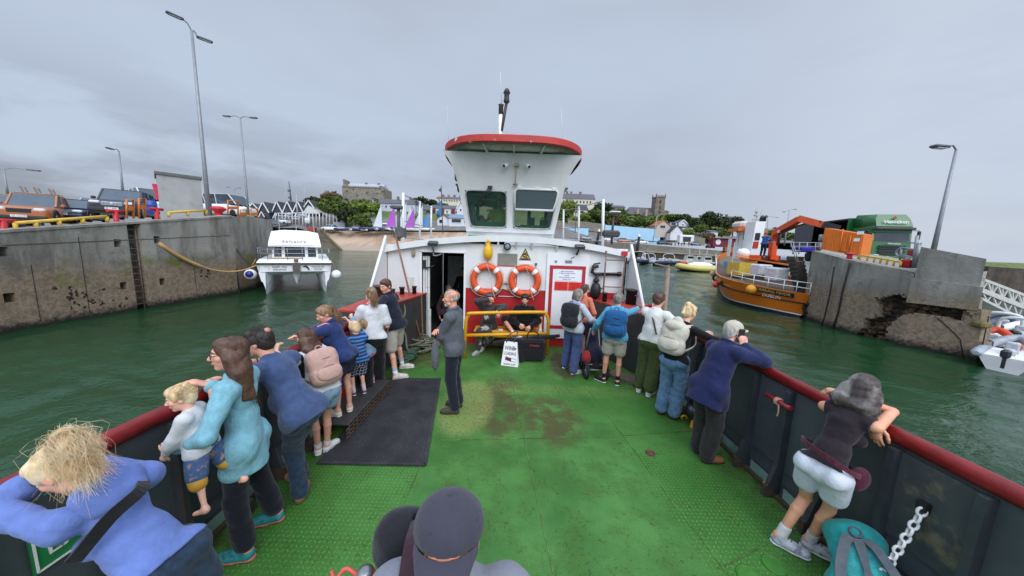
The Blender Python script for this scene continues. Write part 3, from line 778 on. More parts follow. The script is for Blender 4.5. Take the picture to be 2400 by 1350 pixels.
# mast, exhaust and whip aerials
m=MB();m.tube([(-.42,8.0,4.6),(-.42,8.0,5.55)],.05,12);m.lathe((-.42,8.0,4.62),[(.085,0),(.085,.06),(.05,.07)],12);fp('mast',m,WHITE2)
m=MB();m.lathe((-.42,8.0,5.5),[(.055,0),(.055,.2),(.07,.22)],12);m.tube([(-.39,7.98,5.12),(-.29,7.96,5.75)],.035,10);m.lathe((-.29,7.96,5.75),[(.05,0),(.075,.03),(.06,.1),(.06,.2),(.085,.22),(.05,.30),(.01,.33)],14);fp('mast_lamp',m,M('lamp_dark',srgb(62,54,54),.6,.2))
m=MB();m.tube([(-.40,8.02,5.6),(-.46,8.02,6.45)],.007,5);fp('whip_aerial',m,M('aerial_white',srgb(200,204,208),.5))
for a,c in((Y(1052,345,8.6),Y(1048,250,8.6)),(Y(1320,345,8.6),Y(1315,253,8.6))):
 m=MB();m.tube([a,c],.005,5);fp('whip_aerial',m,M('aerial_white'))
for x in(-.9,.1):
 m=MB();m.tube([(-.42,8.0,5.4),(x,8.3,4.62)],.002,4);fp('mast_stay',m,GALV)
m=MB();m.tube(spline([(-1.42,7.7,4.2),(-1.46,7.8,4.0),(-1.36,7.8,3.8),(-1.3,7.8,3.4)]),.02,6);m.ell((-1.42,7.75,3.95),(.05,.05,.09));m.ell((-1.36,7.7,3.7),(.04,.05,.1));fp('rope_bundle',m,ROPEG)
# roof rails
for side in(-1,1):
 pts=[(945,452),(984,472),(1011,483)]if side<0 else[(1321,491),(1357,484),(1414,467)]
 bs=[(945,562),(984,553),(1010,552)]if side<0 else[(1321,551),(1357,552),(1414,558)]
 yy=(7.6,9.2,10.8)if side<0 else(10.8,9.2,7.6)
 tops=[]
 for(px,py),(bx,by),y in zip(pts,bs,yy):
  a=Y(bx,by,y);t_=Y(px,py,y);a.z=min(a.z,camber(a.x)-.03)
  m=MB();m.tube([a,t_],.035 if y<8 else.03,10);fp('roof_post',m,WHITE2);tops.append((a,t_))
 for f in(.97,.45,.12):
  m=MB();m.tube([lerp(a,t_,f)for a,t_ in tops],.011,6);fp('roof_rail',m,GALV)
m=MB();a=Y(1434,560,7.6);a.z=2.5;m.tube([a,Y(1438,505,7.6)],.03,8);m.box(Y(1441,500,7.6),(.22,.15,.05),bev=.01);m.box(Y(1430,548,7.62),(.42,.25,.16),bev=.04);fp('roof_lamp',m,M('roof_lamp_dark',srgb(60,58,56),.5))
m=MB();m.box(Y(1441,498,7.6)+V(0,0,.012),(.24,.17,.03),bev=.01);fp('roof_lamp_cap',m,WHITE2)
m=MB();a=Y(935,552,7.6);m.tube([V(a.x,a.y,2.4),Y(934,490,7.6)],.04,8);m.box(Y(932,486,7.6),(.28,.18,.08),bev=.02);m.box(Y(937,545,7.65),(.28,.2,.26),bev=.03);fp('roof_winch',m,M('winch_grey',srgb(84,84,86),.6,.2))
m=MB();m.tube([Y(1038,548,8.2),Y(1034,436,8.2)],.012,6);fp('flag_staff',m,M('staff_brown',srgb(110,92,84),.6))
for py,col,w_ in((440,'flag_grey',7),(470,'flag_blue',10),(488,'flag_blue',13)):
 p=Y(1034,py,8.2);k=8.2/FOC
 m=MB();m.add([p,p+V(-w_*k,.03,-w_*.6*k),p+V(-w_*.7*k,.05,-w_*1.1*k),p+V(0,0,-w_*1.3*k),p+V(0,.006,0),p+V(-w_*k,.036,-w_*.6*k),p+V(-w_*.7*k,.056,-w_*1.1*k),p+V(0,.006,-w_*1.3*k)],[[0,1,2,3],[7,6,5,4],[0,4,5,1],[1,5,6,2],[2,6,7,3]]);fp('signal_flag',m,M(col,srgb(92,92,100)if col=='flag_grey' else srgb(60,140,200),.9))
 # yellow leaning posts and hooks at the deck edge
for a,c in((Z(1622,1003,0),X(1640,935,XR-.1)),(Z(772,1020,0),X(765,985,XL+.1))):
 m=MB();m.bar(a,c,.07,.03,(1,0,0));fp('yellow_strut',m,YELLOW)
for px,py in((1798,1140),(1603,983)):
 p=Z(px,py,.03);m=MB();m.torus(p+V(0,0,.03),.035,.013,(.2,.9,.3),14,8,R(-60),R(200));fp('lashing_hook',m,YELLOW)
m=MB();m.box((XL+.035,4.05,.62),(.04,.62,.95));fp('bulwark_gate',m,M('gate_red',srgb(150,34,36),.45,.12,stain=srgb(60,30,30),samt=.5))
m=MB();m.tube([(XL+.12,3.72,.98),(XL+.12,4.02,1.0)],.03,10);m.ell((XL+.12,3.72,.98),.042);m.ell((XL+.12,4.02,1.0),.042);m.box((XL+.08,3.86,.96),(.08,.06,.1));fp('gate_cleat',m,RED)
m=MB();m.box((XL+.062,4.1,.5),(.012,.3,.2));fp('gate_emblem',m,M('emblem_blue',srgb(60,56,120),.5))
# pipes and gear low on the right side
m=MB();m.tube([(2.3,5.25,.12),(2.3,5.25,.3),(2.62,5.2,.32)],.03,8);m.lathe((2.3,5.25,.0),[(.09,0),(.09,.03),(.05,.05),(.05,.14)],14);m.lathe((2.3,5.25,.12),[(.06,0),(.06,.04)],10);fp('deck_valve',m,BLACK)
m=MB();m.bar((1.95,5.75,.03),(2.35,5.35,.03),.3,.05);fp('timber_chock',m,M('weathered_timber',srgb(112,100,84),.9,.3,12,stretch=(1,8,1)))
m=MB();m.lathe((2.62,4.05,.12),[(.07,0),(.09,.03),(.09,.12),(.06,.16),(.03,.2)],12,(-.5,.2,.8));m.tube([(2.66,4.2,.3),(2.5,4.35,.42),(2.4,4.5,.5)],.012,6);fp('pump',m,M('pump_metal',srgb(60,60,62),.3,.3,metal=.5))
# ------------------------------------------------------------------ people: one smooth skin per body or garment, grown from limb shapes
def surface_nets(D,lo,h):
 """smooth surface of the zero level of the grid D"""
 Sg=D<0
 nx,ny,nz=D.shape
 c=np.zeros((nx-1,ny-1,nz-1),np.int8)
 for i in(0,1):
  for j in(0,1):
   for k in(0,1):c+=Sg[i:nx-1+i,j:ny-1+j,k:nz-1+k]
 act=(c>0)&(c<8)
 idx=np.full(act.shape,-1,np.int64)
 P=np.argwhere(act);idx[act]=np.arange(len(P))
 acc=np.zeros((len(P),3));cnt=np.zeros(len(P))
 cor=[(i,j,k)for i in(0,1)for j in(0,1)for k in(0,1)]
 vals={q:D[P[:,0]+q[0],P[:,1]+q[1],P[:,2]+q[2]]for q in cor}
 for a in cor:
  for ax in range(3):
   if a[ax]:continue
   b=list(a);b[ax]=1;b=tuple(b)
   va,vb=vals[a],vals[b]
   m=(va<0)!=(vb<0)
   t=np.where(m,va/np.where(np.abs(va-vb)<1e-12,1,va-vb),0)
   for x in range(3):
    acc[:,x]+=np.where(m,a[x]+(t if x==ax else 0),0)
   cnt+=m
 verts=np.array(lo)+(P+acc/np.maximum(cnt,1)[:,None])*h
 faces=[]
 for ax in range(3):
  o1,o2=[(1,2),(2,0),(0,1)][ax]
  sl0=[slice(1,-1)]*3;sl1=[slice(1,-1)]*3
  sl0[ax]=slice(0,D.shape[ax]-1);sl1[ax]=slice(1,D.shape[ax])
  A=Sg[tuple(sl0)];B=Sg[tuple(sl1)]
  E=np.argwhere(A!=B)
  if len(E)==0:continue
  fl=A[E[:,0],E[:,1],E[:,2]]
  base=E.copy();base[:,o1]+=1;base[:,o2]+=1
  def g(d1,d2):
   q=base.copy();q[:,o1]+=d1;q[:,o2]+=d2
   return idx[q[:,0],q[:,1],q[:,2]]
  f=np.stack([g(-1,-1),g(0,-1),g(0,0),g(-1,0)],1)
  f=np.where(fl[:,None],f,f[:,::-1])
  faces.append(f)
 F=np.concatenate(faces)if faces else np.zeros((0,4),int)
 return verts,F[(F>=0).all(1)]
class SDF:
 """a list of limb shapes blended smoothly; mesh() turns them into one mesh"""
 def __init__(s,k=.03):s.p=[];s.k=k
 def cone(s,a,b,ra,rb,k=None,flat=None,fl=1.0):s.p.append(('c',np.array(a,float),np.array(b,float),ra,rb,s.k if k is None else k,None if flat is None else np.array(flat,float),fl));return s
 def chain(s,pts,rs,k=None,flat=None,fl=1.0):
  for i in range(len(pts)-1):s.cone(pts[i],pts[i+1],rs[i],rs[i+1],k,flat,fl)
  return s
 def ell(s,c,r,rot=None,k=None):s.p.append(('e',np.array(c,float),np.array(r,float),np.eye(3)if rot is None else np.array(rot),s.k if k is None else k));return s
 def cut(s,c,r,rot=None,k=.008):s.p.append(('x',np.array(c,float),np.array(r,float),np.eye(3)if rot is None else np.array(rot),k));return s
 def plane(s,p,n,k=.004):s.p.append(('h',np.array(p,float),np.array(n,float)/np.linalg.norm(n),k));return s  # keeps the side the normal n points away from
 def bounds(s):
  lo=np.full(3,1e9);hi=-lo
  for q in s.p:
   if q[0]=='c':
    r=max(q[3],q[4])
    lo=np.minimum(lo,np.minimum(q[1],q[2])-r);hi=np.maximum(hi,np.maximum(q[1],q[2])+r)
   elif q[0]=='e':
    r=max(q[2]);lo=np.minimum(lo,q[1]-r);hi=np.maximum(hi,q[1]+r)
  return lo-.03,hi+.03
 def mesh(s,h,folds=0.0,seed=0,fscale=1.0):
  lo,hi=s.bounds()
  n=np.ceil((hi-lo)/h).astype(int)+2
  D=np.full(n,9.0,np.float32)
  ax=[lo[i]+np.arange(n[i])*h for i in range(3)]
  def sub(a,b):
   i0=np.clip(np.floor((a-lo)/h).astype(int),0,n-1);i1=np.clip(np.ceil((b-lo)/h).astype(int)+1,1,n)
   sl=tuple(slice(i0[k],i1[k])for k in range(3))
   g=np.stack(np.meshgrid(*[ax[k][sl[k]]for k in range(3)],indexing='ij'),-1)
   return sl,g
  for q in s.p:
   if q[0]=='c':
    _,a,b,ra,rb,k,flat,fl=q
    r=max(ra,rb)+k+.02
    sl,g=sub(np.minimum(a,b)-r,np.maximum(a,b)+r)
    ab=b-a;L2=max(ab@ab,1e-9)
    t=np.clip(((g-a)@ab)/L2,0,1)
    d=g-(a+t[...,None]*ab)
    if flat is not None:d=d+(d@flat)[...,None]*flat*(fl-1)
    d=np.sqrt((d*d).sum(-1))-(ra+(rb-ra)*t)
   elif q[0]=='e':
    _,c,r,R_,k=q
    m=max(r)+k+.02
    sl,g=sub(c-m,c+m)
    l=(g-c)@R_
    kk=np.sqrt(((l/r)**2).sum(-1));d=kk*(kk-1)/np.maximum(np.sqrt(((l/(r*r))**2).sum(-1)),1e-6)
   elif q[0]=='x':
    _,c,r,R_,k=q
    m=max(r)+k+.02
    sl,g=sub(c-m,c+m)
    l=(g-c)@R_
    kk=np.sqrt(((l/r)**2).sum(-1));d=-kk*(kk-1)/np.maximum(np.sqrt(((l/(r*r))**2).sum(-1)),1e-6)
    o=D[sl];hh=np.maximum(k-np.abs(o-d),0)/k
    D[sl]=np.maximum(o,d)+hh*hh*k*.25
    continue
   else:
    _,p,nn,k=q
    g=np.stack(np.meshgrid(*ax,indexing='ij'),-1)
    D=np.maximum(D,((g-p)@nn).astype(np.float32))
    continue
   o=D[sl]
   if k>0:
    hh=np.maximum(k-np.abs(o-d),0)/k
    D[sl]=np.minimum(o,d)-hh*hh*k*.25
   else:D[sl]=np.minimum(o,d)
  if folds:
   nb=np.abs(D)<.05
   I=np.argwhere(nb);p=lo+I*h
   rng=np.random.RandomState(seed);v=np.zeros(len(p))
   for f,am in((15,.7),(26,.55),(44,.35)):
    for _ in range(2):
     d1=rng.normal(size=3);d1[2]*=1.0;d1/=np.linalg.norm(d1);d2=rng.normal(size=3);d2/=np.linalg.norm(d2)
     w_=p@d1*f*fscale+1.6*np.sin(p@d2*f*.45*fscale+rng.uniform(0,6))+rng.uniform(0,6)
     v+=am*(1.7*(1-np.abs(np.sin(w_*.5)))**2-.55)
   D[nb]+=(folds*v).astype(np.float32)
  D[0]=D[-1]=9;D[:,0]=D[:,-1]=9;D[:,:,0]=D[:,:,-1]=9
  return surface_nets(D,lo,h)
def np_mesh(name,v,f,mat,parent=None,smooth=True,origin=None):
 o0=np.array(wloc(parent))if parent is not None else np.array(origin if origin is not None else(0,0,0),float)
 me=bpy.data.meshes.new(name)
 v=np.asarray(v)-o0
 me.vertices.add(len(v));me.vertices.foreach_set('co',v.ravel().astype(np.float32))
 k=f.shape[1]
 me.loops.add(f.size);me.polygons.add(len(f))
 me.loops.foreach_set('vertex_index',f.ravel().astype(np.int32))
 me.polygons.foreach_set('loop_start',np.arange(0,f.size,k,dtype=np.int32));me.polygons.foreach_set('loop_total',np.full(len(f),k,np.int32))
 if smooth:me.polygons.foreach_set('use_smooth',np.ones(len(f),bool))
 me.update();me.validate()
 me.materials.append(mat)
 o=bpy.data.objects.new(name,me);COL.objects.link(o)
 if parent is not None:o.parent=parent
 else:o.location=o0
 return o
def nrm(v):v=np.array(v,float);return v/max(np.linalg.norm(v),1e-9)
def yawv(a):a=R(a);return np.array([-math.sin(a),math.cos(a),0.0])
def ik(a,b,l1,l2,hint):
 """middle joint of a two-bone limb from a to b; b is pulled in when it is out of reach"""
 a=np.array(a,float);b=np.array(b,float);d=b-a;L_=np.linalg.norm(d);mx=(l1+l2)*.995
 if L_>mx:b=a+d*mx/L_;d=b-a;L_=mx
 if L_<abs(l1-l2)+.03:L_=abs(l1-l2)+.03
 u=nrm(d);x=(l1*l1-l2*l2+L_*L_)/(2*L_);hgt=math.sqrt(max(l1*l1-x*x,0))
 hv=np.array(hint,float);hv=hv-u*(hv@u);hv=nrm(hv)
 return a+u*x+hv*hgt,b
SKIN={}
def skin(c):
 key=tuple(round(x,3)for x in c)
 if key not in SKIN:
  t=NT('skin_'+str(len(SKIN)))
  n=t.noise(14,4,.6);f=t.noise(5,2)
  col=t.mix(t.map(n,.3,.7),sc(c,.9),sc(c,1.08));col=t.mix(t.map(f,.45,.7,0,.35),col,(min(1,c[0]*1.05),c[1]*.78,c[2]*.72))
  t.b.inputs['Subsurface Weight'].default_value=.06
  t.b.inputs['Subsurface Radius'].default_value=(.6,.25,.12);t.b.inputs['Subsurface Scale'].default_value=.02
  SKIN[key]=t.done(col,.5)
 return SKIN[key]
FAIR=srgb(222,168,142);TAN=srgb(205,150,118);PINK=srgb(228,160,140)
def hair_mat(name,c,c2=None):
 key='hair_'+name
 if key in _MATS:return _MATS[key]
 t=NT(key)
 n=t.noise(34,4,.6,stretch=(1,1,.16));g=t.noise(6,3)
 col=t.mix(t.map(n,.3,.7),sc(c,.6),sc(c,1.3))
 if c2:col=t.mix(t.map(g,.45,.65),col,c2)
 t.bump(n,.6,.006)
 _MATS[key]=t.done(col,.55);return _MATS[key]
class Person:
 def __init__(s,label,pos,face,H=1.7,**k):
  """pos: point on the floor between the feet; face: heading in degrees (0 looks away from the camera, 90 to the left)"""
  s.k=k;s.H=H;S_=s.S=H/1.75;s.seed=k.get('seed',int(abs(pos[0]*77+pos[1]*131))%1000)
  s.vox=k.get('vox',.0085)
  fem=s.fem=k.get('female',False);s.bulk=k.get('bulk',1.0);ch=k.get('child',0)
  z0=pos[2]if len(pos)>2 else 0.0
  g=np.array([pos[0],pos[1],z0]);s.g=g
  f=s.f=yawv(face);r=s.r=np.array([f[1],-f[0],0.0]);up=np.array([0,0,1.0])
  # legs
  sp=k.get('stance',.11)*S_
  feet=k.get('feet')
  if feet is None:feet=[g-r*sp+f*k.get('stride',0)*.5,g+r*sp-f*k.get('stride',0)*.5]
  s.feet=[np.array([p[0],p[1],(p[2]if len(p)>2 else z0)])for p in feet]
  s.foot_yaw=k.get('foot_yaw',(face+8,face-8))
  leg1,leg2=.435*S_,.425*S_
  hz=k.get('hip_z',.955*S_)
  P=s.P=(np.array(k['hip'])if 'hip' in k else np.array([g[0],g[1],z0+hz])+f*k.get('hip_f',0)+r*k.get('hip_r',0))
  hf=yawv(k.get('hip_face',face));hr=np.array([hf[1],-hf[0],0])
  hw=(.098 if fem else.09)*S_
  s.hj=[P-hr*hw,P+hr*hw]
  s.kn=[];s.an=[]
  kh=k.get('knee_hint',(hf,hf))
  for i in(0,1):
   fy=yawv(s.foot_yaw[i])
   an=s.feet[i]+up*k.get('heel',(.085,.085))[i]*S_-fy*.05*S_
   kj,an2=ik(s.hj[i],an,leg1,leg2,kh[i])
   s.kn.append(kj);s.an.append(an)
   # spine
  ln,sd=R(k.get('lean',4)),R(k.get('side',0))
  spd=nrm(up*math.cos(ln)*math.cos(sd)+f*math.sin(ln)+r*math.sin(sd))
  s.sp=spd;sl=k.get('spine',.50)*S_
  N_=s.Nk=P+spd*sl
  tf=yawv(k.get('chest_face',face));tf=nrm(tf-spd*(tf@spd));tr=np.cross(tf,spd);s.tf,s.tr=tf,tr
  sw=(.152 if fem else.172)*S_*k.get('shoulders',1.0)
  shr=k.get('shrug',0)
  s.sj=[N_-spd*(.055-shr)*S_-tr*sw,N_-spd*(.055-shr)*S_+tr*sw]
  # head
  hy,hp=k.get('head_yaw',face),R(k.get('head_pitch',0));hroll=R(k.get('head_roll',0))
  hf2=yawv(hy);hf2=hf2*math.cos(hp)+up*math.sin(hp);hr2=nrm(np.cross(hf2,up));hu=np.cross(hr2,hf2)
  hr2,hu=hr2*math.cos(hroll)-hu*math.sin(hroll),hu*math.cos(hroll)+hr2*math.sin(hroll)
  s.HR=np.stack([hr2,hf2,hu],1)
  s.hs=(k.get('head',.97))*(S_ if not ch else S_*(1+ch))
  nd=nrm(spd*.6+up*.4+f*k.get('neck_f',0.1));s.nd=nd
  s.HC=N_+nd*.085*S_+hu*.092*s.hs+hf2*.02*s.hs
  # arms
  a1,a2=.295*S_,.265*S_
  s.el=[];s.wr=[]
  hints=k.get('elbow',(-tr*.6-up*.5-f*.4,tr*.6-up*.5-f*.4))
  for i in(0,1):
   h_=k.get('hands',(None,None))[i]
   if h_ is None:
    sg=-1 if i==0 else 1
    h_=s.sj[i]+tr*sg*.09*S_-up*.52*S_+f*.07*S_
   if callable(h_):h_=h_(s)
   h_=np.array(h_,float)
   e,w2=ik(s.sj[i],h_,a1,a2,hints[i]);s.el.append(e);s.wr.append(w2)
  s.hd=[]
  for i in(0,1):
   hd=k.get('hand_dir',(None,None))[i]
   s.hd.append(nrm(s.wr[i]-s.el[i])if hd is None else nrm(hd))
  s.build(label)
 def hp(s,x,y,z):return s.HC+s.HR@(np.array([x,y,z])*s.hs)
 def head(s,b):
  hs=s.hs;R_=s.HR;e=lambda c,r,k=.012:b.ell(s.hp(*c),np.array(r)*hs,R_,k*hs)
  b.cone(s.Nk-s.sp*.03*s.S,s.HC+R_@np.array([0,-.02,-.05])*hs,.060*s.S*(.9 if s.fem else 1),.054*hs*(.9 if s.fem else 1.02),.03*s.S)
  e((0,-.012,.032),(.075,.096,.088));e((0,.028,-.035),(.058,.066,.078),.03);e((0,.066,-.094),(.026,.024,.020),.02)
  e((0,.078,.034),(.046,.016,.014),.015)
  for x in(-1,1):
   e((x*.042,.058,-.012),(.022,.022,.022),.02);e((x*.079,-.006,-.004),(.011,.022,.032),.006)
   b.cut(s.hp(x*.031,.101,.014),np.array((.017,.014,.011))*hs,R_,.012*hs)
  b.cone(s.hp(0,.088,.022),s.hp(0,.110,-.018),.009*hs,.013*hs,.008*hs);e((0,.100,-.022),(.019,.013,.010),.006)
  e((0,.088,-.050),(.024,.012,.008),.006);e((0,.086,-.061),(.020,.011,.008),.006)
 def hand(s,b,i):
  S_=s.S*(1.0 if s.H>1.3 else 1.05);d=s.hd[i];W_=s.wr[i];k=s.k
  pn=k.get('palm',(None,None))[i]
  if pn is None:pn=(s.tr if i==0 else-s.tr)*.8-np.array([0,0,.3])
  pn=np.array(pn,float);pn=nrm(pn-d*(pn@d));sd=np.cross(d,pn)*(1 if i==0 else-1)  # sd points to the thumb
  cu=k.get('curl',(.45,.45))[i]
  b.cone(W_,W_+d*.075*S_,.030*S_,.041*S_,.012,pn,2.1)
  for j in range(4):
   off=(.030-.0205*j)*S_;ln=(.072,.082,.076,.060)[j]*S_;rr=(.0092,.0095,.0092,.008)[j]*S_
   p=W_+d*(.082-.004*abs(j-1))*S_+sd*off;a=.12+.08*j*(cu>.3);dd=nrm(d+sd*(.10-.075*j));pts=[p]
   for q in range(3):
    a+=cu*(.75,1.0,.8)[q]
    pts.append(pts[-1]+(dd*math.cos(a)+pn*math.sin(a))*ln*(.44,.31,.25)[q])
   b.chain(pts,[rr*1.1,rr,rr*.95,rr*.85],.004)
  t0=W_+d*.022*S_+sd*.026*S_;t1=t0+nrm(d*.75+sd*.75+pn*.25)*.042*S_;t2=t1+nrm(d*.95+sd*.25+pn*(.25+cu*.4))*.034*S_;t3=t2+nrm(d*.9-sd*.05+pn*(.3+cu*.5))*.026*S_
  b.chain([t0,t1,t2,t3],[.015*S_,.0115*S_,.0105*S_,.0085*S_],.008)
 def torso(s,b,add=0.0,low=1.0,k=.028):
  S_,P,sp,N_=s.S,s.P,s.sp,s.Nk;bl=s.bulk;f=s.tf;fem=s.fem
  b.k=k*S_
  w1=(.118 if fem else.138)*S_*bl+add;ws=(.100 if fem else.122)*S_*bl**1.5+add;wh=(.126 if fem else.126)*S_*bl+add
  b.cone(N_-sp*.13*S_,P+sp*.17*S_,w1,ws,None,f,1.30)
  b.cone(P+sp*.17*S_,P+sp*.01*S_,ws,wh,None,f,1.22)
  b.cone(s.sj[0]+s.tr*.02*S_,s.sj[1]-s.tr*.02*S_,.050*S_+add*.8,.050*S_+add*.8)
  b.cone(N_-sp*.10*S_,N_,.085*S_+add,.058*S_+add,None,f,1.1)
  if s.k.get('belly'):b.ell(P+sp*.15*S_+f*.07*S_,np.array((.135,.10,.13))*S_*bl+add,np.stack([s.tr,f,sp],1))
  if fem and s.H>1.4:
   for x in(-1,1):b.ell(N_-sp*.20*S_+f*.085*S_+s.tr*x*.068*S_,np.array((.062,.055,.062))*S_*bl+add,np.stack([s.tr,f,sp],1))
  for i in(0,1):b.ell(s.hj[i]-f*.042*S_-sp*.02*S_,np.array((.080,.062,.082))*S_*bl+add,np.stack([s.tr,f,sp],1))
 def arm(s,b,i,t=2.0,add=0.0,k=.03):
  S_=s.S;bl=.6+.4*s.bulk;fm=.88 if s.fem else 1.0
  a,e,w_=s.sj[i],s.el[i],s.wr[i]
  r0,r1,r2,r3=.050*S_*bl*fm+add,.038*S_*bl*fm+add,.040*S_*bl*fm+add,.027*S_*fm+add
  b.k=k
  if t<=1:b.cone(a,a+(e-a)*t,r0,lerp(r0,r1,t)+add*.6)
  else:
   b.cone(a,e,r0,r1)
   m=e+(w_-e)*min(.35,t-1)
   b.chain([e,m,e+(w_-e)*(t-1)]if t-1>.36 else[e,e+(w_-e)*(t-1)],[r1,r2,lerp(r2,r3,(t-1-.35)/.65)]if t-1>.36 else[r1,r2])
 def leg(s,b,i,t=2.0,add=0.0,flare=0.0,k=.022):
  S_=s.S;bl=.5+.5*s.bulk;a,kn,an=s.hj[i],s.kn[i],s.an[i];b.k=k
  r0,r1,rc,r3=.080*S_*bl+add,.054*S_*bl+add,.054*S_*bl+add,.036*S_+add
  if t<=1:b.cone(a,a+(kn-a)*t,r0,lerp(r0,r1,t)+flare)
  else:
   b.chain([a,a+(kn-a)*.5,kn],[r0,lerp(r0,r1,.42),r1+flare*.3])
   e=kn+(an-kn)*(t-1)
   if flare>0 or t<1.9:b.cone(kn,e,r1+flare*.3,(lerp(rc,r3,(t-1)))+flare)
   else:
    cm=kn+(an-kn)*.3-s.f*.012*S_
    b.chain([kn,cm,e],[r1,rc,r3])
 def mk(s,name,b,mat,folds=0.0,vox=None,fscale=1.0):
  v,f=b.mesh(vox or s.vox,folds,s.seed,fscale)
  return np_mesh(name,v,f,mat,s.root)
 def build(s,label):
  k=s.k;S_=s.S
  # the body itself, one continuous skin
  b=SDF(.03*S_)
  s.torso(b,-.008);s.head(b)
  for i in(0,1):
   s.arm(b,i,k=.012);s.leg(b,i,add=-.005,k=.012);s.hand(b,i)
   fy=yawv(s.foot_yaw[i]);b.cone(s.an[i]-fy*.01*S_,s.an[i]+fy*.13*S_-np.array([0,0,.05*S_]),.036*S_,.030*S_,.03)
  v,f=b.mesh(k.get('skin_vox',s.vox*.82))
  o=np_mesh('person',v,f,skin(k.get('skin',FAIR)),None,origin=s.g)
  s.root=o;tag(o,label,'person',k.get('group'))
  if k.get('eyes',True):
   for x in(-1,1):
    m=MB();rr=s.hs;m.ell(s.hp(x*.031,.082,.014),.0118*rr,nu=10,nv=7);e=m.build('eye',M('eye_white',srgb(225,220,215),.25),o)
    m=MB();m.ell(s.hp(x*.031,.0915,.013),(.0056*rr,)*3,nu=8,nv=6);m.build('iris',M('eye_dark',srgb(44,34,28),.2),e)
    m=MB();m.tube([s.hp(x*.014,.092,.033),s.hp(x*.032,.094,.039),s.hp(x*.050,.080,.033)],.0042*rr,6);m.build('eyebrow',k.get('brow',M('brow_brown',srgb(84,62,48),.8)),o)
   m=MB();m.tube(spline([s.hp(-.024,.090,-.055),s.hp(0,.1005,-.0555),s.hp(.024,.090,-.055)],4),[.003*rr]+[.0052*rr]*7+[.003*rr],6);m.build('mouth',M('lips',srgb(172,100,90),.5),o)
  for g in('trousers','shirt','shoes','hair','extras'):
   fn=k.get(g)
   if fn:fn(s)
   # ---- clothes: each returns a function that dresses a person
def trousers(mat,t=2.0,loose=.012,flare=0.0,rise=.12,folds=.004,skirt=False,name='trousers'):
 def fn(s):
  s.tl=loose+(.012 if skirt else 0)
  S_=s.S;b=SDF(.028*S_);bl=s.bulk;fem=s.fem;f=s.tf
  wh=(.126 if fem else.126)*S_*bl+loose;ws=(.110 if fem else.124)*S_*bl+loose
  b.cone(s.P+s.sp*rise*S_,s.P-s.sp*.02*S_,ws*.98,wh,None,f,1.22)
  for i in(0,1):b.ell(s.hj[i]-f*.045*S_-s.sp*.03*S_,np.array((.086,.070,.088))*S_*bl+loose*.6,np.stack([s.tr,f,s.sp],1))
  if skirt:
   m=(s.hj[0]+s.hj[1])/2;e=(s.an[0]+s.an[1])/2
   b.cone(m,e+np.array([0,0,.10]),wh,.19*S_,None,f,1.2)
   for i in(0,1):s.leg(b,i,1.85,loose+.02,.03)
  else:
   for i in(0,1):s.leg(b,i,t,loose,flare)
  for i in(0,1):
   if t<=1:e=s.hj[i]+(s.kn[i]-s.hj[i])*t
  return s.mk(name,b,mat,folds)
 return fn
def shirt(mat,sleeve=2.0,hem=.06,loose=.012,folds=.0045,collar=None,sl_loose=.008,hemflare=0.0,hood=None,open_=False,name='shirt',vneck=False):
 def fn(s):
  S_=s.S;b=SDF(.028*S_)
  s.torso(b,loose)
  ad=max(loose,getattr(s,'tl',0)+.014)
  wh=(.128 if s.fem else.128)*S_*s.bulk+ad
  b.cone(s.P+s.sp*.17*S_,s.P-s.sp*hem*S_,(.104 if s.fem else.124)*S_*s.bulk+ad,wh+hemflare,None,s.tf,1.22)
  for i in(0,1):
   b.ell(s.hj[i]-s.tf*.034*S_-s.sp*.03*S_,np.array((.080,.052,.082))*S_*s.bulk+ad,np.stack([s.tr,s.tf,s.sp],1))
   if hem>.03:b.cone(s.hj[i],s.hj[i]+(s.kn[i]-s.hj[i])*min(.4,hem*2.2),.080*S_*(.5+.5*s.bulk)+ad,.076*S_*(.5+.5*s.bulk)+ad)
  for i in(0,1):
   sl=sleeve[i]if isinstance(sleeve,tuple)else sleeve
   if sl>0:s.arm(b,i,sl,sl_loose+.004)
  if sleeve==0:
   for i in(0,1):
    b.cut(s.sj[i]+(s.tr if i else-s.tr)*.05*S_,np.array((.075,.12,.10))*S_,np.stack([s.tr,s.tf,s.sp],1),.01)
  b.cut(s.Nk+s.nd*.065*S_+s.tf*.01*S_,np.array((.066,.066,.05))*S_,np.stack([s.tr,s.tf,s.nd],1),.01)
  b.plane(s.P-s.sp*hem*S_,-s.sp)
  o=s.mk(name,b,mat,folds)
  if collar:
   b=SDF(.02);n0=s.Nk-s.sp*.012*S_
   for j in range(14):
    a=2*math.pi*j/14;a2=2*math.pi*(j+1)/14
    q=lambda a:n0+s.tr*.068*S_*math.cos(a)+s.tf*.066*S_*math.sin(a)+s.nd*(.03+collar*.5-.02*math.sin(a))*S_
    b.cone(q(a),q(a2),.016*S_+collar*.2,.016*S_+collar*.2,.012)
   s.mk('collar',b,mat,.001)
  if hood is not None:
   b=SDF(.04);n0=s.Nk-s.tf*.055*S_-s.sp*.01*S_
   b.ell(n0-s.sp*.05*S_,np.array((.115,.06,.085))*S_,np.stack([s.tr,s.tf,s.sp],1))
   for x in(-1,1):b.cone(n0+s.tr*x*.08*S_,s.Nk+s.tr*x*.075*S_+s.tf*.06*S_+s.nd*.0*S_,.035*S_,.022*S_)
   b.cone(n0-s.tr*.07*S_+s.sp*.03*S_,n0+s.tr*.07*S_+s.sp*.03*S_,.032*S_,.032*S_)
   s.mk('hood',b,hood,.005)
  return o
 return fn
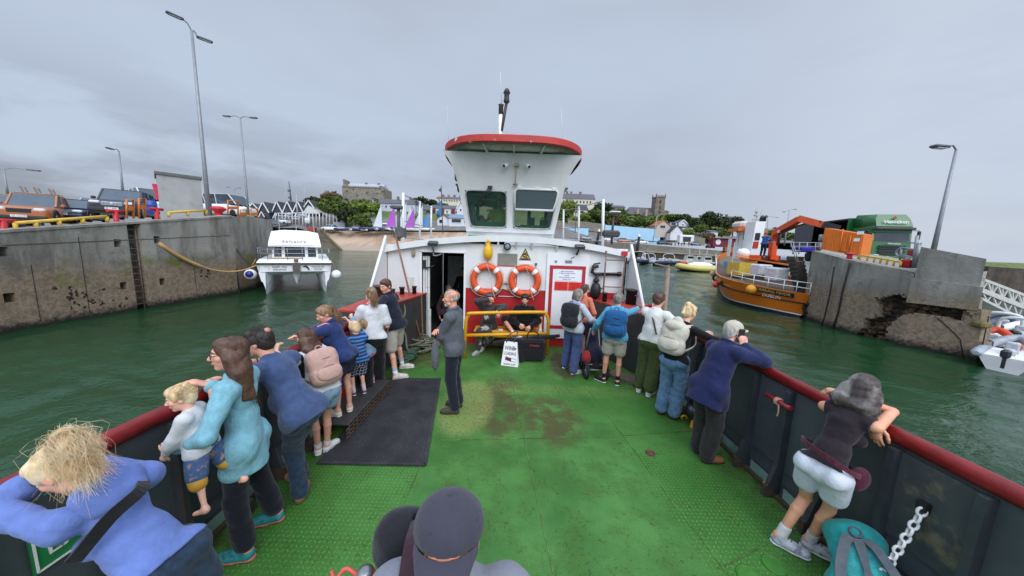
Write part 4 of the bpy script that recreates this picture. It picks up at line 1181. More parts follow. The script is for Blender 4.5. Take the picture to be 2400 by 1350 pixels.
def shoes(mat,sole=None,sock=None,sockh=.10,white_toe=None,bare=False,mids=None):
 def fn(s):
  S_=s.S
  for i in(0,1):
   fy=yawv(s.foot_yaw[i]);rr=np.array([fy[1],-fy[0],0]);up=np.array([0,0,1.0]);A=s.an[i]
   ht=s.k.get('heel',(.085,.085))[i]*S_
   tip=(ht-.085*S_)
   dn=nrm(fy*.2-up*0)if tip<.01 else nrm(fy*.2-up*tip)
   base=A-up*.085*S_;q=lambda fo,u,si=0:base+dn*fo*S_+up*u*S_+rr*si*S_
   b=SDF(.03*S_)
   b.cone(q(-.015,.045),q(.16,.034),.040*S_,.036*S_,None,up,1.05);b.cone(q(.07,.036),q(.165,.032),.042*S_,.037*S_,None,up,1.3)
   b.cone(q(0,.05),q(.0,.095),.042*S_,.040*S_);b.cone(q(.03,.065),q(.11,.045),.036*S_,.034*S_)
   b.plane(q(0,.012),-np.cross(rr,dn)if np.cross(rr,dn)[2]>0 else np.cross(rr,dn))
   sh=s.mk('shoe',b,mat,0,s.vox*.8)
   b=SDF(.02*S_);b.cone(q(-.018,.014),q(.17,.014),.043*S_,.041*S_,None,up,2.6);b.cone(q(.09,.014),q(.165,.014),.048*S_,.040*S_,None,up,2.8)
   v,f=b.mesh(s.vox*.8);np_mesh('sole',v,f,sole or WHITE2,sh)
   m=MB()
   for j in range(4):m.tube([q(.05+j*.022,.098-j*.010,-.018),q(.058+j*.022,.102-j*.011,.0),q(.05+j*.022,.098-j*.010,.018)],.0035*S_,5)
   m.build('laces',mids or sole or WHITE2,sh)
   if sock is not None:
    b=SDF(.02*S_);d=nrm(s.kn[i]-A);b.cone(A-up*.02*S_,A+d*sockh,.040*S_,.041*S_);s.mk('sock',b,sock,.001)
 return fn
def comb(s,kind,mat,n,vol=1.0,length=.25,rad=.0022,seed=1):
 """locks of hair combed over the scalp: each follows the skull, then falls free"""
 rng=np.random.RandomState(seed);hs=s.hs;c0=np.array([0,-.016,.038]);rd=np.array([.083,.101,.090])*vol;m=MB();k=0;tries=0
 tie={'pony':np.array([0,-.118,.03]),'highpony':np.array([0,-.085,.100]),'bun':np.array([0,-.085,.10])}.get(kind)
 inv=s.HR.T;down=inv@np.array([0,0,-1.0])
 while k<n and tries<n*9:
  tries+=1
  d=nrm(rng.normal(size=3))
  if d[1]>.42 and d[2]<.42+.3*abs(d[0]):continue
  if d[2]<-.62 or(d[2]<-.12 and d[1]>-.05):continue
  k+=1
  lift=1.0+rng.uniform(.0,.07);p=c0+d*rd*lift;pts=[p];L_=rng.uniform(.75,1.1)
  wob=rng.normal(size=3)*.22
  if kind in('long','bob'):nst=int(9 if kind=='bob' else 10+length*46);dirv=np.array([np.sign(d[0]+1e-6)*.55,-.30,-.9])
  elif tie is not None:nst=14;dirv=None
  elif kind=='curly':nst=6;dirv=rng.normal(size=3)
  else:nst=4;dirv=np.array([d[0]*.4,.35 if d[2]>.5 else-.3,-.75])
  st=.011 if kind=='short' or tie is not None else.017
  for q in range(int(nst*L_)):
   if tie is not None:
    v=tie-p
    if np.linalg.norm(v)<.026:break
   else:v=dirv+wob*.5
   if kind=='curly':v=v+rng.normal(size=3)*.9
   e=(p-c0)/rd;r_=np.linalg.norm(e);nn=nrm(e/rd)
   free=kind in('long','bob')and(p[2]<-.02 or r_>1.35)
   if free:v=down*1.0+np.array([0,-.12,0])+wob*.12;p=p+nrm(v)*st*1.15+rng.normal(size=3)*.0012
   else:
    v=nrm(v-nn*(v@nn));p=p+v*st;e=(p-c0)/rd;p=c0+nrm(e)*rd*lift*(1+.02*q*(kind in('short','curly')))
   pts.append(p)
  if len(pts)<3:continue
  w_=[s.hp(*q)for q in pts];nr=len(w_);m.tube(w_,[rad*hs*(1.1-.8*i/(nr-1))for i in range(nr)],4,cap=False)
 if kind in('pony','highpony'):
  t0,t1,t2,t3=s.tail
  for _ in range(int(n*.8)):
   o1,o2,o3=rng.normal(size=3)*.016*hs,rng.normal(size=3)*.034*hs,rng.normal(size=3)*.040*hs
   e=t2+(t3-t2)*rng.uniform(.5,1.2)
   w_=spline([t0+o1*.4,t1+o1,t2+o2,e+o3],3);m.tube(w_,[rad*hs*(1-.7*i/(len(w_)-1))for i in range(len(w_))],4,cap=False)
 if m.v:return m.build('hair_lock',mat,s.root,fix=False)
def hair(kind,mat,vol=1.0,length=.25,wisps=0,rough=.004):
 def fn(s):
  hs=s.hs;b=SDF(.02);e=lambda c,r,k=.02:b.ell(s.hp(*c),np.array(r)*hs,s.HR,k)
  h=None
  if kind=='bald':  # a fringe round the back and sides
   e((0,-.022,.008),(.0775,.088,.058));b.cut(s.hp(0,.075,.0),np.array((.12,.075,.12))*hs,s.HR);b.cut(s.hp(0,.0,.115),np.array((.095,.13,.066))*hs,s.HR)
  else:
   e((0,-.020,.040),(.083*vol,.100*vol,.090*vol))
   if kind!='cap':
    e((0,.035,.088),(.062*vol,.05,.036*vol))
   e((0,-.055,-.01),(.073*vol,.058*vol,.08))
   for x in(-1,1):e((x*.068,.006,.02),(.018*vol,.030,.05))
   b.cut(s.hp(0,.098,-.02),np.array((.062,.062,.085))*hs,s.HR,.01)
   for x in(-1,1):b.cut(s.hp(x*.085,.02,-.035),np.array((.03,.03,.04))*hs,s.HR,.01)
   nb=s.HC+s.HR@np.array([0,-.07,-.03])*hs
   dn=np.array([0,0,-1.0]);bk=-s.tf
   if kind in('long','longpart'):
    for x,ln in((-.055,1),(0,1.05),(.055,1),(-.075,.9),(.075,.9)):
     p0=s.hp(x,-.045 if abs(x)<.07 else.0,-.02);p1=s.hp(x*1.25,-.07 if abs(x)<.07 else-.03,-.13);p2=p1+(dn+bk*.15)*max(length-.13,.02)*ln
     b.chain([p0,p1,p2],[.045*hs,.046*hs,.024*hs],.03)
   if kind in('bob','greybob'):
    for x in(-.06,0,.06):b.cone(s.hp(x,-.05,0),s.hp(x*1.1,-.06,-.09),.045*hs,.035*hs,.03)
   if kind=='pony':
    p0=s.hp(0,-.115,.03);p1=s.hp(0,-.15,.0);p2=p1+(dn+bk*.3)*length*.5;p3=p2+dn*length*.5
    s.tail=(p0,p1,p2,p3);b.chain([p0,p1,p2,p3],[.020*hs,.024*hs,.026*hs,.010*hs],.012)
   if kind=='highpony':
    pd=nrm(s.k.get('pony',(0,0,-1)));p0=s.hp(0,-.085,.095);p1=s.hp(.0,-.13,.115);p2=p1+nrm(pd+np.array([0,0,.25]))*length*.45;p3=p2+nrm(pd-np.array([0,0,.35]))*length*.6
    s.tail=(p0,p1,p2,p3);b.chain([p0,p1,p2,p3],[.028*hs,.036*hs,.042*hs,.02*hs],.015)
   if kind=='bun':
    e((0,-.085,.105),(.046,.046,.042));b.cone(s.hp(0,-.105,.06),s.hp(0,-.14,-.04),.02*hs,.012*hs)
   if kind=='curly' and not wisps:
    rng=np.random.RandomState(s.seed)
    for _ in range(60):
     d=nrm(rng.normal(size=3));d[1]=d[1]-.35
     if d[1]>.45 and d[2]<.45 or d[2]<-.55:continue
     e((d[0]*.082,-.018+d[1]*.097,.036+d[2]*.09),(.021,.021,.021),.006)
  h=s.mk('hair',b,mat,rough*hs,s.vox*.8,2.2)
  if kind!='cap':comb(s,'bob' if kind=='greybob' else kind,mat,wisps or 130,vol,length,s.k.get('lock',.0032 if not wisps else.0022),s.seed)
  return h
 return fn
def backpack(label,main,dark,s,w_=.30,h_=.46,d_=.17,top=.0,dx=0,straps=True,strapmat=None,pockets=1,drawstring=False,flap=False):
 """a rucksack worn on the back of person s (a thing of its own)"""
 S_=s.S;bk=-s.tf;up=s.sp;r=s.tr
 c=s.Nk-up*(.20+h_*.08+top)*S_+bk*(.13*s.bulk*S_+d_*.42)+r*dx
 R_=np.stack([r,bk,up],1)
 root=thing('backpack',Vector(c-up*h_*.5),label,'backpack')
 b=SDF(.03)
 b.ell(c,np.array((w_*.5,d_*.5,h_*.5)),R_,0)
 for sx in(-1,1):
  for sz in(-1,1):b.cone(c+r*sx*w_*.30+up*sz*h_*.30-bk*d_*.05,c+r*sx*w_*.30+up*sz*h_*.2-bk*d_*.05,d_*.42,d_*.42,.06)
 if drawstring:b.cone(c+up*h_*.40,c+up*h_*.52,w_*.32,w_*.22,.05,bk,1.5)
 v,f=b.mesh(.008,.0035,s.seed+3);np_mesh('bag_body',v,f,main,root)
 b=SDF(.03);b.ell(c-up*h_*.20+bk*d_*.42,np.array((w_*.40,d_*.2,h_*.2)),R_,0);b.cone(c-up*h_*.2+bk*d_*.4-r*w_*.22,c-up*h_*.2+bk*d_*.4+r*w_*.22,h_*.16,h_*.16,.03,bk,2.0)
 v,f=b.mesh(.008,.002,s.seed);np_mesh('pocket',v,f,main,root)
 m=MB()
 for zz,kx in((.16,.36),(-.06,.36)):
  pts=[c+r*w_*kx*t+up*(h_*(zz+.05*(1-t*t)))+bk*(d_*(.50 if zz>0 else.58)*(1-.35*t*t))for t in np.linspace(-1,1,9)]
  m.tube(pts,.006,5)
 m.build('zip',dark,root)
 m=MB();m.torus(c+up*h_*.5-bk*d_*.1,.035,.008,R_[:,1],14,6,0,math.pi*2);m.build('grab_handle',strapmat or dark,root)
 if flap:
  b=SDF(.02);b.ell(c+up*h_*.36+bk*d_*.1,np.array((w_*.46,d_*.55,h_*.18)),R_,0);v,f=b.mesh(.008,.003,3);np_mesh('flap',v,f,main,root)
 if straps:
  for i,sg in((0,-1),(1,1)):
   p=[c+up*h_*.40+r*sg*.07-bk*d_*.35,s.Nk-up*.02*S_+r*sg*.10*S_-s.tf*.01,s.sj[i]-r*sg*.055*S_+s.tf*.055*S_+up*.035*S_,s.sj[i]-r*sg*.03*S_+s.tf*.115*s.bulk*S_-up*.11*S_,s.sj[i]+r*sg*.00*S_+s.tf*.06*S_-up*.22*S_,c-up*h_*.34+r*sg*w_*.42-bk*d_*.2]
   p=spline(p,5)
   m=MB();prev=None;rings=[]
   for j,q in enumerate(p):
    t_=(p[min(j+1,len(p)-1)]-p[max(j-1,0)]).normalized();o_=(Vector(q)-Vector(s.Nk-up*.2));o_=(o_-t_*o_.dot(t_)).normalized();sdv=t_.cross(o_)
    rings.append([q+sdv*.026+o_*.004,q+sdv*.026+o_*.014,q-sdv*.026+o_*.014,q-sdv*.026+o_*.004])
   m.loft(rings,smooth=False);m.build('strap',strapmat or main,root)
 return root
 # ------------------------------------------------------------------ the passengers
jean=cloth('blue_denim',srgb(112,148,188),.2);jeand=cloth('dark_denim',srgb(44,62,84),.28);navy=cloth('navy',srgb(28,34,50));blackc=cloth('black',srgb(24,24,27));whitec=cloth('white',srgb(222,224,228),.05)
greyc=cloth('pale_grey',srgb(196,202,212),.06);beige=cloth('beige',srgb(196,188,176),.07);jeanl=cloth('pale_denim',srgb(138,168,196),.2)
BROWNH=hair_mat('brown',srgb(84,58,44));DARKH=hair_mat('dark',srgb(42,33,29));BLONDE=hair_mat('blonde',srgb(206,178,134),srgb(228,210,176));GREYH=hair_mat('grey',srgb(120,112,104),srgb(166,160,152));LBROWN=hair_mat('light_brown',srgb(134,104,76));WHITEH=hair_mat('white',srgb(176,172,166))
TWHITE=M('trainer_white',srgb(222,222,220),.6,.06);TGREY=M('trainer_grey',srgb(176,178,180),.7,.08);SOLED=M('sole_dark',srgb(40,38,36),.9);SOCKW=cloth('sock_white',srgb(228,228,230),.04)
A=lambda*p:np.array(p,float)
RZ=RAILZ+.105  # wrist height of a hand on the rail
def P_(label,x,y,face,H,**k):return Person(label,(x,y,k.pop('z',0.0)),face,H,**k)
# bald man with folded arms
bp=Z(1063,960);f_=yawv(84);r_=A(f_[1],-f_[0],0);c_=A(bp.x,bp.y,0)
P1=Person('bald white-bearded man in a grey fleece, arms folded, standing by the mat',bp,84,1.76,lean=2,belly=True,bulk=1.05,head_yaw=104,head_pitch=-3,stance=.10,
hands=(c_+f_*.17+r_*.10+A(0,0,1.27),c_+f_*.18-r_*.10+A(0,0,1.20)),elbow=(-r_*.9-A(0,0,.8),r_*.9-A(0,0,.8)),curl=(.5,.5),
skin=srgb(214,150,122),trousers=trousers(navy,1.96,.018,.012),shirt=shirt(M('fleece_grey',srgb(88,92,100),.95,.35,90,bump=.6,bscale=120),1.92,.10,.022,.005,collar=.03,sl_loose=.018),
shoes=shoes(M('brown_suede',srgb(70,62,56),.9,.15),SOLED),hair=hair('bald',WHITEH))
def beard(s,mat):
 b=SDF(.015);e=lambda c,r:b.ell(s.hp(*c),np.array(r)*s.hs,s.HR,.012)
 e((0,.062,-.088),(.036,.034,.028));e((0,.086,-.042),(.026,.013,.006))
 for x in(-1,1):e((x*.050,.036,-.062),(.012,.034,.026))
 s.mk('beard',b,mat,.002,.006)
beard(P1,WHITEH)
# grey umbrella hanging from his arm
u0=Vector(c_+f_*.22-r_*.16+A(0,0,1.12));m=MB()
um=thing('folded_umbrella',u0-V(0,0,.46),'furled grey umbrella hanging from the crossed arms of the bald man','umbrella')
m.lathe(u0-V(0,0,.46),[(.02,0),(.05,.04),(.052,.2),(.05,.3),(.03,.40),(.016,.44)],9);m.build('canopy',cloth('umbrella_grey',srgb(104,108,114)),um)
m=MB();m.tube([u0-V(0,0,.50),u0+V(0,0,.02)],.006,6);m.build('shaft',STEEL,um)
m=MB();m.tube(spline([u0-V(0,0,.02),u0+V(0,0,.05),u0+V(.02,.02,.08)]),.014,8);m.build('handle',BLACK,um)
# woman in the teal jumper with the toddler on her arm
tealm=M('knit_teal',srgb(122,176,192),.95,.10,30,bump=.5,bscale=70,stretch=(1,1,.4),fabric=True)
PT=P_('woman with long brown hair and glasses in a teal jumper, carrying a toddler',-1.97,2.10,106,1.70,female=True,bulk=.84,feet=[(-1.96,2.02),(-1.98,2.34)],foot_yaw=(98,110),hip=(-1.93,2.12,.92),lean=2,head_yaw=133,head_pitch=-2,
hands=(A(-2.12,1.84,1.03),A(-2.30,2.25,RZ)),elbow=(A(.6,-.7,-.5),A(.5,.5,-.6)),palm=(A(0,.3,1),A(0,0,-1)),curl=(.35,.3),skin=srgb(214,158,136),skin_vox=.0065,
trousers=trousers(cloth('ink_navy',srgb(26,28,40)),1.85,.012,.022),shirt=shirt(tealm,(1.9,1.9),.22,.022,.006,sl_loose=.016,hemflare=.012),
shoes=shoes(M('trainer_teal',srgb(40,132,136),.6,.25,18,stain=srgb(30,40,60),samt=.7,sscale=20),M('sole_coral',srgb(206,104,90),.7),sock=M('sock_coral',srgb(220,82,96),.8)),hair=hair('long',BROWNH,1.0,.34,wisps=620))
m=MB();s=PT
for x in(-1,1):m.torus(s.hp(x*.032,.102,.012),.024*s.hs,.0022,s.HR[:,1],18,5);m.tube([s.hp(x*.056,.098,.016),s.hp(x*.080,.0,.018)],.002,4)
m.tube([s.hp(-.009,.106,.016),s.hp(.009,.106,.016)],.002,4);o=m.build('glasses',BLACK);tag(o,'thin dark-rimmed glasses on the woman in the teal jumper','glasses')
tod=Person('blond toddler in a white top carried by the woman in teal',(-2.0,1.86,.98),112,.80,child=.45,hip=(-1.99,1.86,1.06),feet=[(-1.88,1.72,.66),(-1.86,1.98,.66)],foot_yaw=(95,95),knee_hint=(A(-1,-.4,.3),A(-1,.2,.3)),lean=8,head_yaw=128,head_pitch=-14,bulk=1.02,vox=.0065,
hands=(A(-2.12,1.76,1.02),A(-2.14,1.97,1.14)),elbow=(A(.5,-.6,-.3),A(.5,.6,-.3)),skin=srgb(226,174,150),trousers=trousers(M('mustard_knit',srgb(206,156,56),.95,.12,20),1.15,.014,.006,folds=.002),shirt=shirt(whitec,1.9,.10,.012,.004),
hair=hair('curly',BLONDE,1.02,.1,wisps=420),eyes=True)
b=SDF(.03);
for i in(0,1):b.cone(tod.hj[i],lerp(tod.hj[i],tod.kn[i],.9),.062,.052)
b.ell(tod.P,A(.085,.075,.06));tod.mk('romper_shorts',b,M('shorts_blue_print',srgb(64,96,140),.9,.1,10,stain=srgb(206,150,70),samt=.8,sscale=30),.002)
# man in the navy T-shirt leaning on the rail
tee=M('tee_navy',srgb(58,78,118),.9,.16,18,bump=.2,bscale=200,fabric=True,stain=srgb(122,142,172),samt=.0)
PS=P_('stout dark-haired man in a blue T-shirt and jeans leaning on the left rail',-1.95,2.7,82,1.76,bulk=.92,feet=[(-2.05,2.78),(-1.90,2.62)],foot_yaw=(70,20),hip=(-1.80,2.56,.90),lean=34,chest_face=82,belly=True,head_yaw=100,head_pitch=-12,neck_f=.25,spine=.52,
hands=(A(-2.34,2.30,RZ),A(-2.36,2.72,RZ)),elbow=(A(-.6,-.9,-.4),A(-.4,.9,-.4)),hand_dir=(A(-.2,.9,-.1),A(-.2,-.9,0)),palm=(A(0,0,-1),A(0,0,-1)),skin=srgb(206,150,126),skin_vox=.0065,
trousers=trousers(jeand,1.98,.016,.012,folds=.006),shirt=shirt(tee,.82,.10,.020,.006,sl_loose=.022),shoes=shoes(M('tan_boot',srgb(150,112,84),.8,.15,10),M('sole_brown',srgb(92,72,56),.8)),hair=hair('short',DARKH,1.0,wisps=420))
m=MB();s=PS;b=SDF(.01);b.ell(s.hp(0,-.088,.085),np.array((.032,.026,.030))*s.hs,s.HR);s.mk('bald_spot',b,skin(srgb(190,134,110)),0,.006)
m=MB();m.torus(lerp(s.wr[1],s.el[1],.12),.034,.006,nrm(s.wr[1]-s.el[1]),16,6);m.build('bracelet',M('bracelet_brown',srgb(60,40,30),.6),s.root)
# girl with the pink rucksack
PG=P_('girl in a white top and denim shorts wearing the pink rucksack',-2.05,3.22,62,1.50,female=True,feet=[(-2.13,3.24),(-2.03,3.30)],foot_yaw=(30,-10),hip=(-1.96,3.10,.81),lean=24,head_yaw=92,head_pitch=-8,bulk=.92,
hands=(A(-2.33,2.98,RZ),A(-2.36,3.40,RZ)),elbow=(A(-.3,-.8,-.5),A(-.2,.9,-.4)),skin=srgb(214,160,138),trousers=trousers(jeanl,.42,.024,.018,name='shorts'),shirt=shirt(whitec,1.9,.02,.020,.005,sl_loose=.018),
shoes=shoes(TWHITE,WHITE2,sock=SOCKW,sockh=.05),hair=hair('long',BROWNH,1.0,.30,wisps=420))
backpack('small pale pink rucksack on the back of the girl in denim shorts',cloth('bag_pink',srgb(206,168,156),.08),M('zip_pink',srgb(176,134,124),.6),PG,.29,.38,.15)
b=SDF(.03);b.cone(PG.sj[0]-PG.tf*.02,PG.sj[0]-A(0,0,.3)+PG.tf*.03,.05,.07,.03,PG.tr,1.6);b.cone(PG.sj[0]-A(0,0,.3)+PG.tf*.03,PG.P-PG.tr*.13,.07,.05,.03,PG.tr,1.8);PG.mk('dark_cardigan',b,blackc,.006)
# step box and the children standing on it
st=thing('step_box',V(-2.10,4.1,0),'low perforated metal step along the left bulwark under the children','step')
m=MB();m.box((-2.12,4.1,.185),(.44,1.25,.03),bev=.008);m.build('tread',M('step_dark',srgb(56,56,56),.6,.2,stain=RUST.diffuse_color[:3]if False else srgb(80,60,48),samt=.5),st)
m=MB()
for i in range(7):
 for j in range(3):m.box((-1.905,3.52+i*.19,.045+j*.05),(.012,.19 if j!=1 else.19,.016))
for i in range(14):m.box((-1.905,3.50+i*.095,.09),(.012,.016,.17))
m.box((-2.3,4.1,.09),(.02,1.2,.17));m.build('side_lattice',M('step_rust',srgb(84,70,58),.8,.3),st)
PN=P_('girl in a navy tracksuit top with pink stripes on the step',-2.12,3.72,88,1.46,z=.2,female=True,feet=[(-2.16,3.64,.2),(-2.06,3.80,.2)],foot_yaw=(80,30),hip=(-2.03,3.70,.985),lean=24,head_yaw=140,head_pitch=-26,bulk=.92,
hands=(A(-2.36,3.66,RZ+.02),A(-2.38,3.55,RZ+.05)),elbow=(A(-.5,-1,-.1),A(-.4,1,-.2)),hand_dir=(A(-.1,1,0),A(-.1,-1,0)),skin=srgb(216,162,140),skin_vox=.0065,trousers=trousers(M('shorts_navy',srgb(34,36,60),.85),.55,.018,.012),shirt=shirt(cloth('top_navy',srgb(40,60,112)),1.92,.07,.020,.005,collar=.02,sl_loose=.016),
shoes=shoes(M('clog_cream',srgb(220,212,196),.6,.1),M('clog_sole',srgb(226,222,208),.6)),hair=hair('pony',LBROWN,1.0,.2,wisps=260))
for i in(0,1):
 m=MB();s=PN;sg=-1 if i==0 else 1;d=nrm(s.el[i]-s.sj[i])
 for j in range(3):m.tube([s.Nk+s.tr*sg*(.055+.0)*1-s.tf*(.03-.028*j)+s.sp*.0,s.sj[i]-s.tf*(.03-.026*j)+s.sp*.075,s.sj[i]+d*.05+s.sp*.066-s.tf*(.03-.026*j)],.008,5)
 m.build('stripe',M('stripe_pink',srgb(232,150,176),.8),s.root)
def stripes_mat(name,a,b_,k,ax=2):
 if name in _MATS:return _MATS[name]
 t=NT(name);p=t.pos();f=t.math('FRACT',t.math('MULTIPLY',p[ax],k));c=t.mix(t.map(f,.38,.46),a,b_);t.bump(t.noise(14,3),.3,.03)
 _MATS[name]=t.done(c,.9);return _MATS[name]
def plaid_mat(name,a,b_,k):
 t=NT(name);p=t.pos()
 f=t.math('MAXIMUM',t.map(t.math('FRACT',t.math('MULTIPLY',p[2],k)),.8,.84),t.map(t.math('FRACT',t.math('MULTIPLY',t.math('ADD',p[0],p[1]),k)),.8,.84));return t.done(t.mix(f,a,b_),.9)
PB=P_('small curly-haired boy in a blue striped T-shirt standing on the step',-2.16,4.20,40,1.10,z=.2,child=.25,feet=[(-2.22,4.2,.2),(-2.10,4.28,.2)],hip=(-2.12,4.18,.74),lean=12,head_yaw=62,head_pitch=-10,hands=(A(-2.33,4.02,RZ),A(-2.34,4.35,RZ)),elbow=(A(-.3,-.9,-.4),A(0,.9,-.5)),skin=srgb(222,170,146),vox=.0075,
trousers=trousers(plaid_mat('check_navy',srgb(30,40,70),srgb(190,198,210),18),.98,.022,.014),shirt=shirt(stripes_mat('stripe_blue',srgb(60,120,178),srgb(30,48,88),22),.9,.08,.018,.004,sl_loose=.014),shoes=shoes(M('trainer_blue',srgb(40,70,140),.6),WHITE2,sock=SOCKW,sockh=.12),hair=hair('curly',BLONDE,1,.1,wisps=260))
PC=P_('small child in pink trousers half hidden behind the boy in stripes',-2.16,4.55,80,1.02,z=.2,child=.25,hip=(-2.14,4.55,.72),lean=10,hands=(A(-2.33,4.45,RZ),A(-2.34,4.7,RZ)),vox=.009,trousers=trousers(stripes_mat('leggings_pink',srgb(214,140,160),srgb(206,128,150),4),1.95,.012,0),shirt=shirt(cloth('pale_blue',srgb(132,168,196)),1.9,.05,.016,.004),shoes=shoes(M('shoe_pink',srgb(214,120,146),.6),WHITE2),hair=hair('short',LBROWN))
# woman in the white T-shirt
PW=P_('woman with a ponytail in a white T-shirt and black trousers',-2.14,4.62,22,1.68,female=True,feet=[(-2.18,4.50),(-2.10,4.84)],foot_yaw=(50,-12),hip=(-2.10,4.62,.93),lean=6,head_yaw=40,head_pitch=-22,hands=(A(-2.30,4.40,1.08),A(-2.02,4.95,.98)),elbow=(A(-.3,-.3,-1),A(.4,-.3,-1)),skin=srgb(216,164,142),trousers=trousers(blackc,1.97,.026,.026),shirt=shirt(whitec,.72,.02,.020,.006,sl_loose=.022),shoes=shoes(TWHITE,WHITE2),hair=hair('pony',LBROWN,1.0,.20,wisps=260))
m=MB();m.torus(PW.hp(0,-.118,.03),.024,.010,PW.HR[:,1],14,6);m.build('hair_tie',M('tie_mint',srgb(150,190,176),.8),PW.root)
# man in the navy sweater, turned back towards us
PV=P_('man in a navy sweater and beige shorts leaning on the bulwark box',-2.0,5.35,70,1.80,feet=[(-1.93,5.20),(-1.98,5.68)],foot_yaw=(-60,-72),hip=(-2.06,5.42,.94),lean=16,chest_face=80,head_yaw=160,head_pitch=-16,hands=(A(-2.46,5.12,1.27),A(-2.5,5.55,1.27)),elbow=(A(.3,-.9,-.3),A(.1,.9,-.4)),curl=(.3,.3),skin=srgb(218,160,136),skin_vox=.0068,
trousers=trousers(beige,.93,.026,.02),shirt=shirt(cloth('sweater_navy',srgb(32,38,56)),1.95,.10,.022,.005,collar=.015,sl_loose=.016),shoes=shoes(M('trainer_mixed',srgb(206,200,192),.6,.15,14,stain=srgb(60,44,40),samt=.8,sscale=16),WHITE2,sock=stripes_mat('sock_blue',srgb(228,228,232),srgb(150,180,220),9),sockh=.15),hair=hair('short',BROWNH,.99))
# two men on the yellow bench
camo=M('wetsuit_camo',srgb(46,44,42),.8,.2,4,stain=srgb(176,168,156),samt=.95,sscale=7,slo=.56,shi=.60,fabric=True)
darkcam=M('wetsuit_dark',srgb(48,44,46),.75,.2,12,bump=.4,bscale=40,fabric=True)
PK=P_('young man in a mottled wetsuit on the bench, hand at his mouth',-.52,6.85,185,1.76,hip=(-.50,6.92,.56),feet=[(-.72,6.55,0),(-.62,6.72,.04)],foot_yaw=(150,170),knee_hint=(A(-.4,-.6,.8),A(.5,-.6,.8)),lean=10,head_yaw=185,head_pitch=-14,hands=(A(-.28,6.42,1.02),A(-.50,6.66,1.21)),elbow=(A(.8,0,.3),A(-.9,-.1,-.2)),hand_dir=(A(.05,-.25,-1),A(.6,-.5,.2)),palm=(A(0,1,0),A(0,1,0)),curl=(.25,.9),skin=srgb(212,156,134),skin_vox=.0068,
trousers=trousers(camo,1.95,.016,.006),shirt=shirt(darkcam,1.92,.06,.018,.006,collar=.02,sl_loose=.014),shoes=shoes(M('sock_grey',srgb(150,150,150),.9),M('sock_grey')),hair=hair('short',BROWNH,1.0))
m=MB()
for x in(-1,1):m.ell(PK.hp(x*.034,.075,.098),np.array((.031,.012,.02))*PK.hs,Matrix(PK.HR.tolist()))
m.tube([PK.hp(-.07,.06,.098),PK.hp(.07,.06,.098)],.006,6);o=m.build('sunglasses',M('lens_blue',srgb(40,110,190),.15));tag(o,'blue mirrored sunglasses pushed up on the head of the man in the wetsuit','sunglasses')
b=SDF(.03);b.ell(PK.P+PK.sp*.20+PK.tf*.03,A(.155,.125,.16));PK.mk('wetsuit_front',b,camo,.004)
PJ=P_('bearded man in a black jacket seated cross-legged on the yellow bench',.30,6.85,178,1.76,hip=(.30,6.95,.55),feet=[(.62,6.70,.42),(.12,6.58,.40)],foot_yaw=(120,240),knee_hint=(A(.9,-.5,.4),A(-.9,-.5,.4)),lean=9,head_yaw=178,head_pitch=-14,bulk=1.08,hands=(A(.44,6.62,.66),A(.18,6.60,.70)),elbow=(A(.8,.3,-.3),A(-.8,.3,-.3)),skin=srgb(220,164,142),skin_vox=.0068,
trousers=trousers(cloth('shorts_charcoal',srgb(38,40,50)),.9,.024,.01),shirt=shirt(blackc,1.93,.08,.024,.006,collar=.025,sl_loose=.018),shoes=shoes(TGREY,WHITE2,sock=SOCKW,sockh=.05),hair=hair('short',DARKH,1.05))
beard(PJ,DARKH)
b=SDF(.01);b.ell(PJ.Nk-PJ.sp*.07+PJ.tf*.078,A(.035,.03,.07));PJ.mk('inner_top',b,cloth('tee_grey',srgb(92,96,104)),0)
# the group by the pushchair
PO=P_('woman with tied brown hair in an orange top by the storeroom door',1.50,6.45,-30,1.64,female=True,lean=5,head_yaw=-45,vox=.010,skin=srgb(218,160,136),trousers=trousers(cloth('shorts_navy_b',srgb(44,46,66)),.6,.02,.01),shirt=shirt(cloth('orange_coral',srgb(222,128,104)),1.0,.05,.018,.004),shoes=shoes(M('shoe_navy',srgb(50,52,66),.7),WHITE2),hair=hair('pony',BROWNH,1.0,.16))
PR=P_('grey-haired woman in a pale fleece and blue trousers wearing the black rucksack',1.26,5.85,-42,1.62,female=True,bulk=1.02,feet=[(1.14,6.0),(1.27,5.70)],foot_yaw=(-50,-68),hip=(1.21,5.82,.88),lean=5,head_yaw=-62,head_pitch=-8,hands=(A(1.60,6.2,1.0),A(1.62,5.85,1.0)),elbow=(A(-.3,.6,-.6),A(.3,-.6,-.6)),skin=srgb(222,170,150),trousers=trousers(cloth('trouser_blue',srgb(72,88,134)),1.97,.028,.018,folds=.006),shirt=shirt(greyc,1.93,.08,.026,.006,collar=.02,sl_loose=.016,hood=cloth('scarf_lilac',srgb(176,180,222))),shoes=shoes(TGREY,WHITE2),hair=hair('bob',GREYH,1.05))
backpack('black rucksack on the back of the grey-haired woman in the pale fleece',cloth('bag_black',srgb(42,42,46)),BLACK,PR,.32,.47,.19)
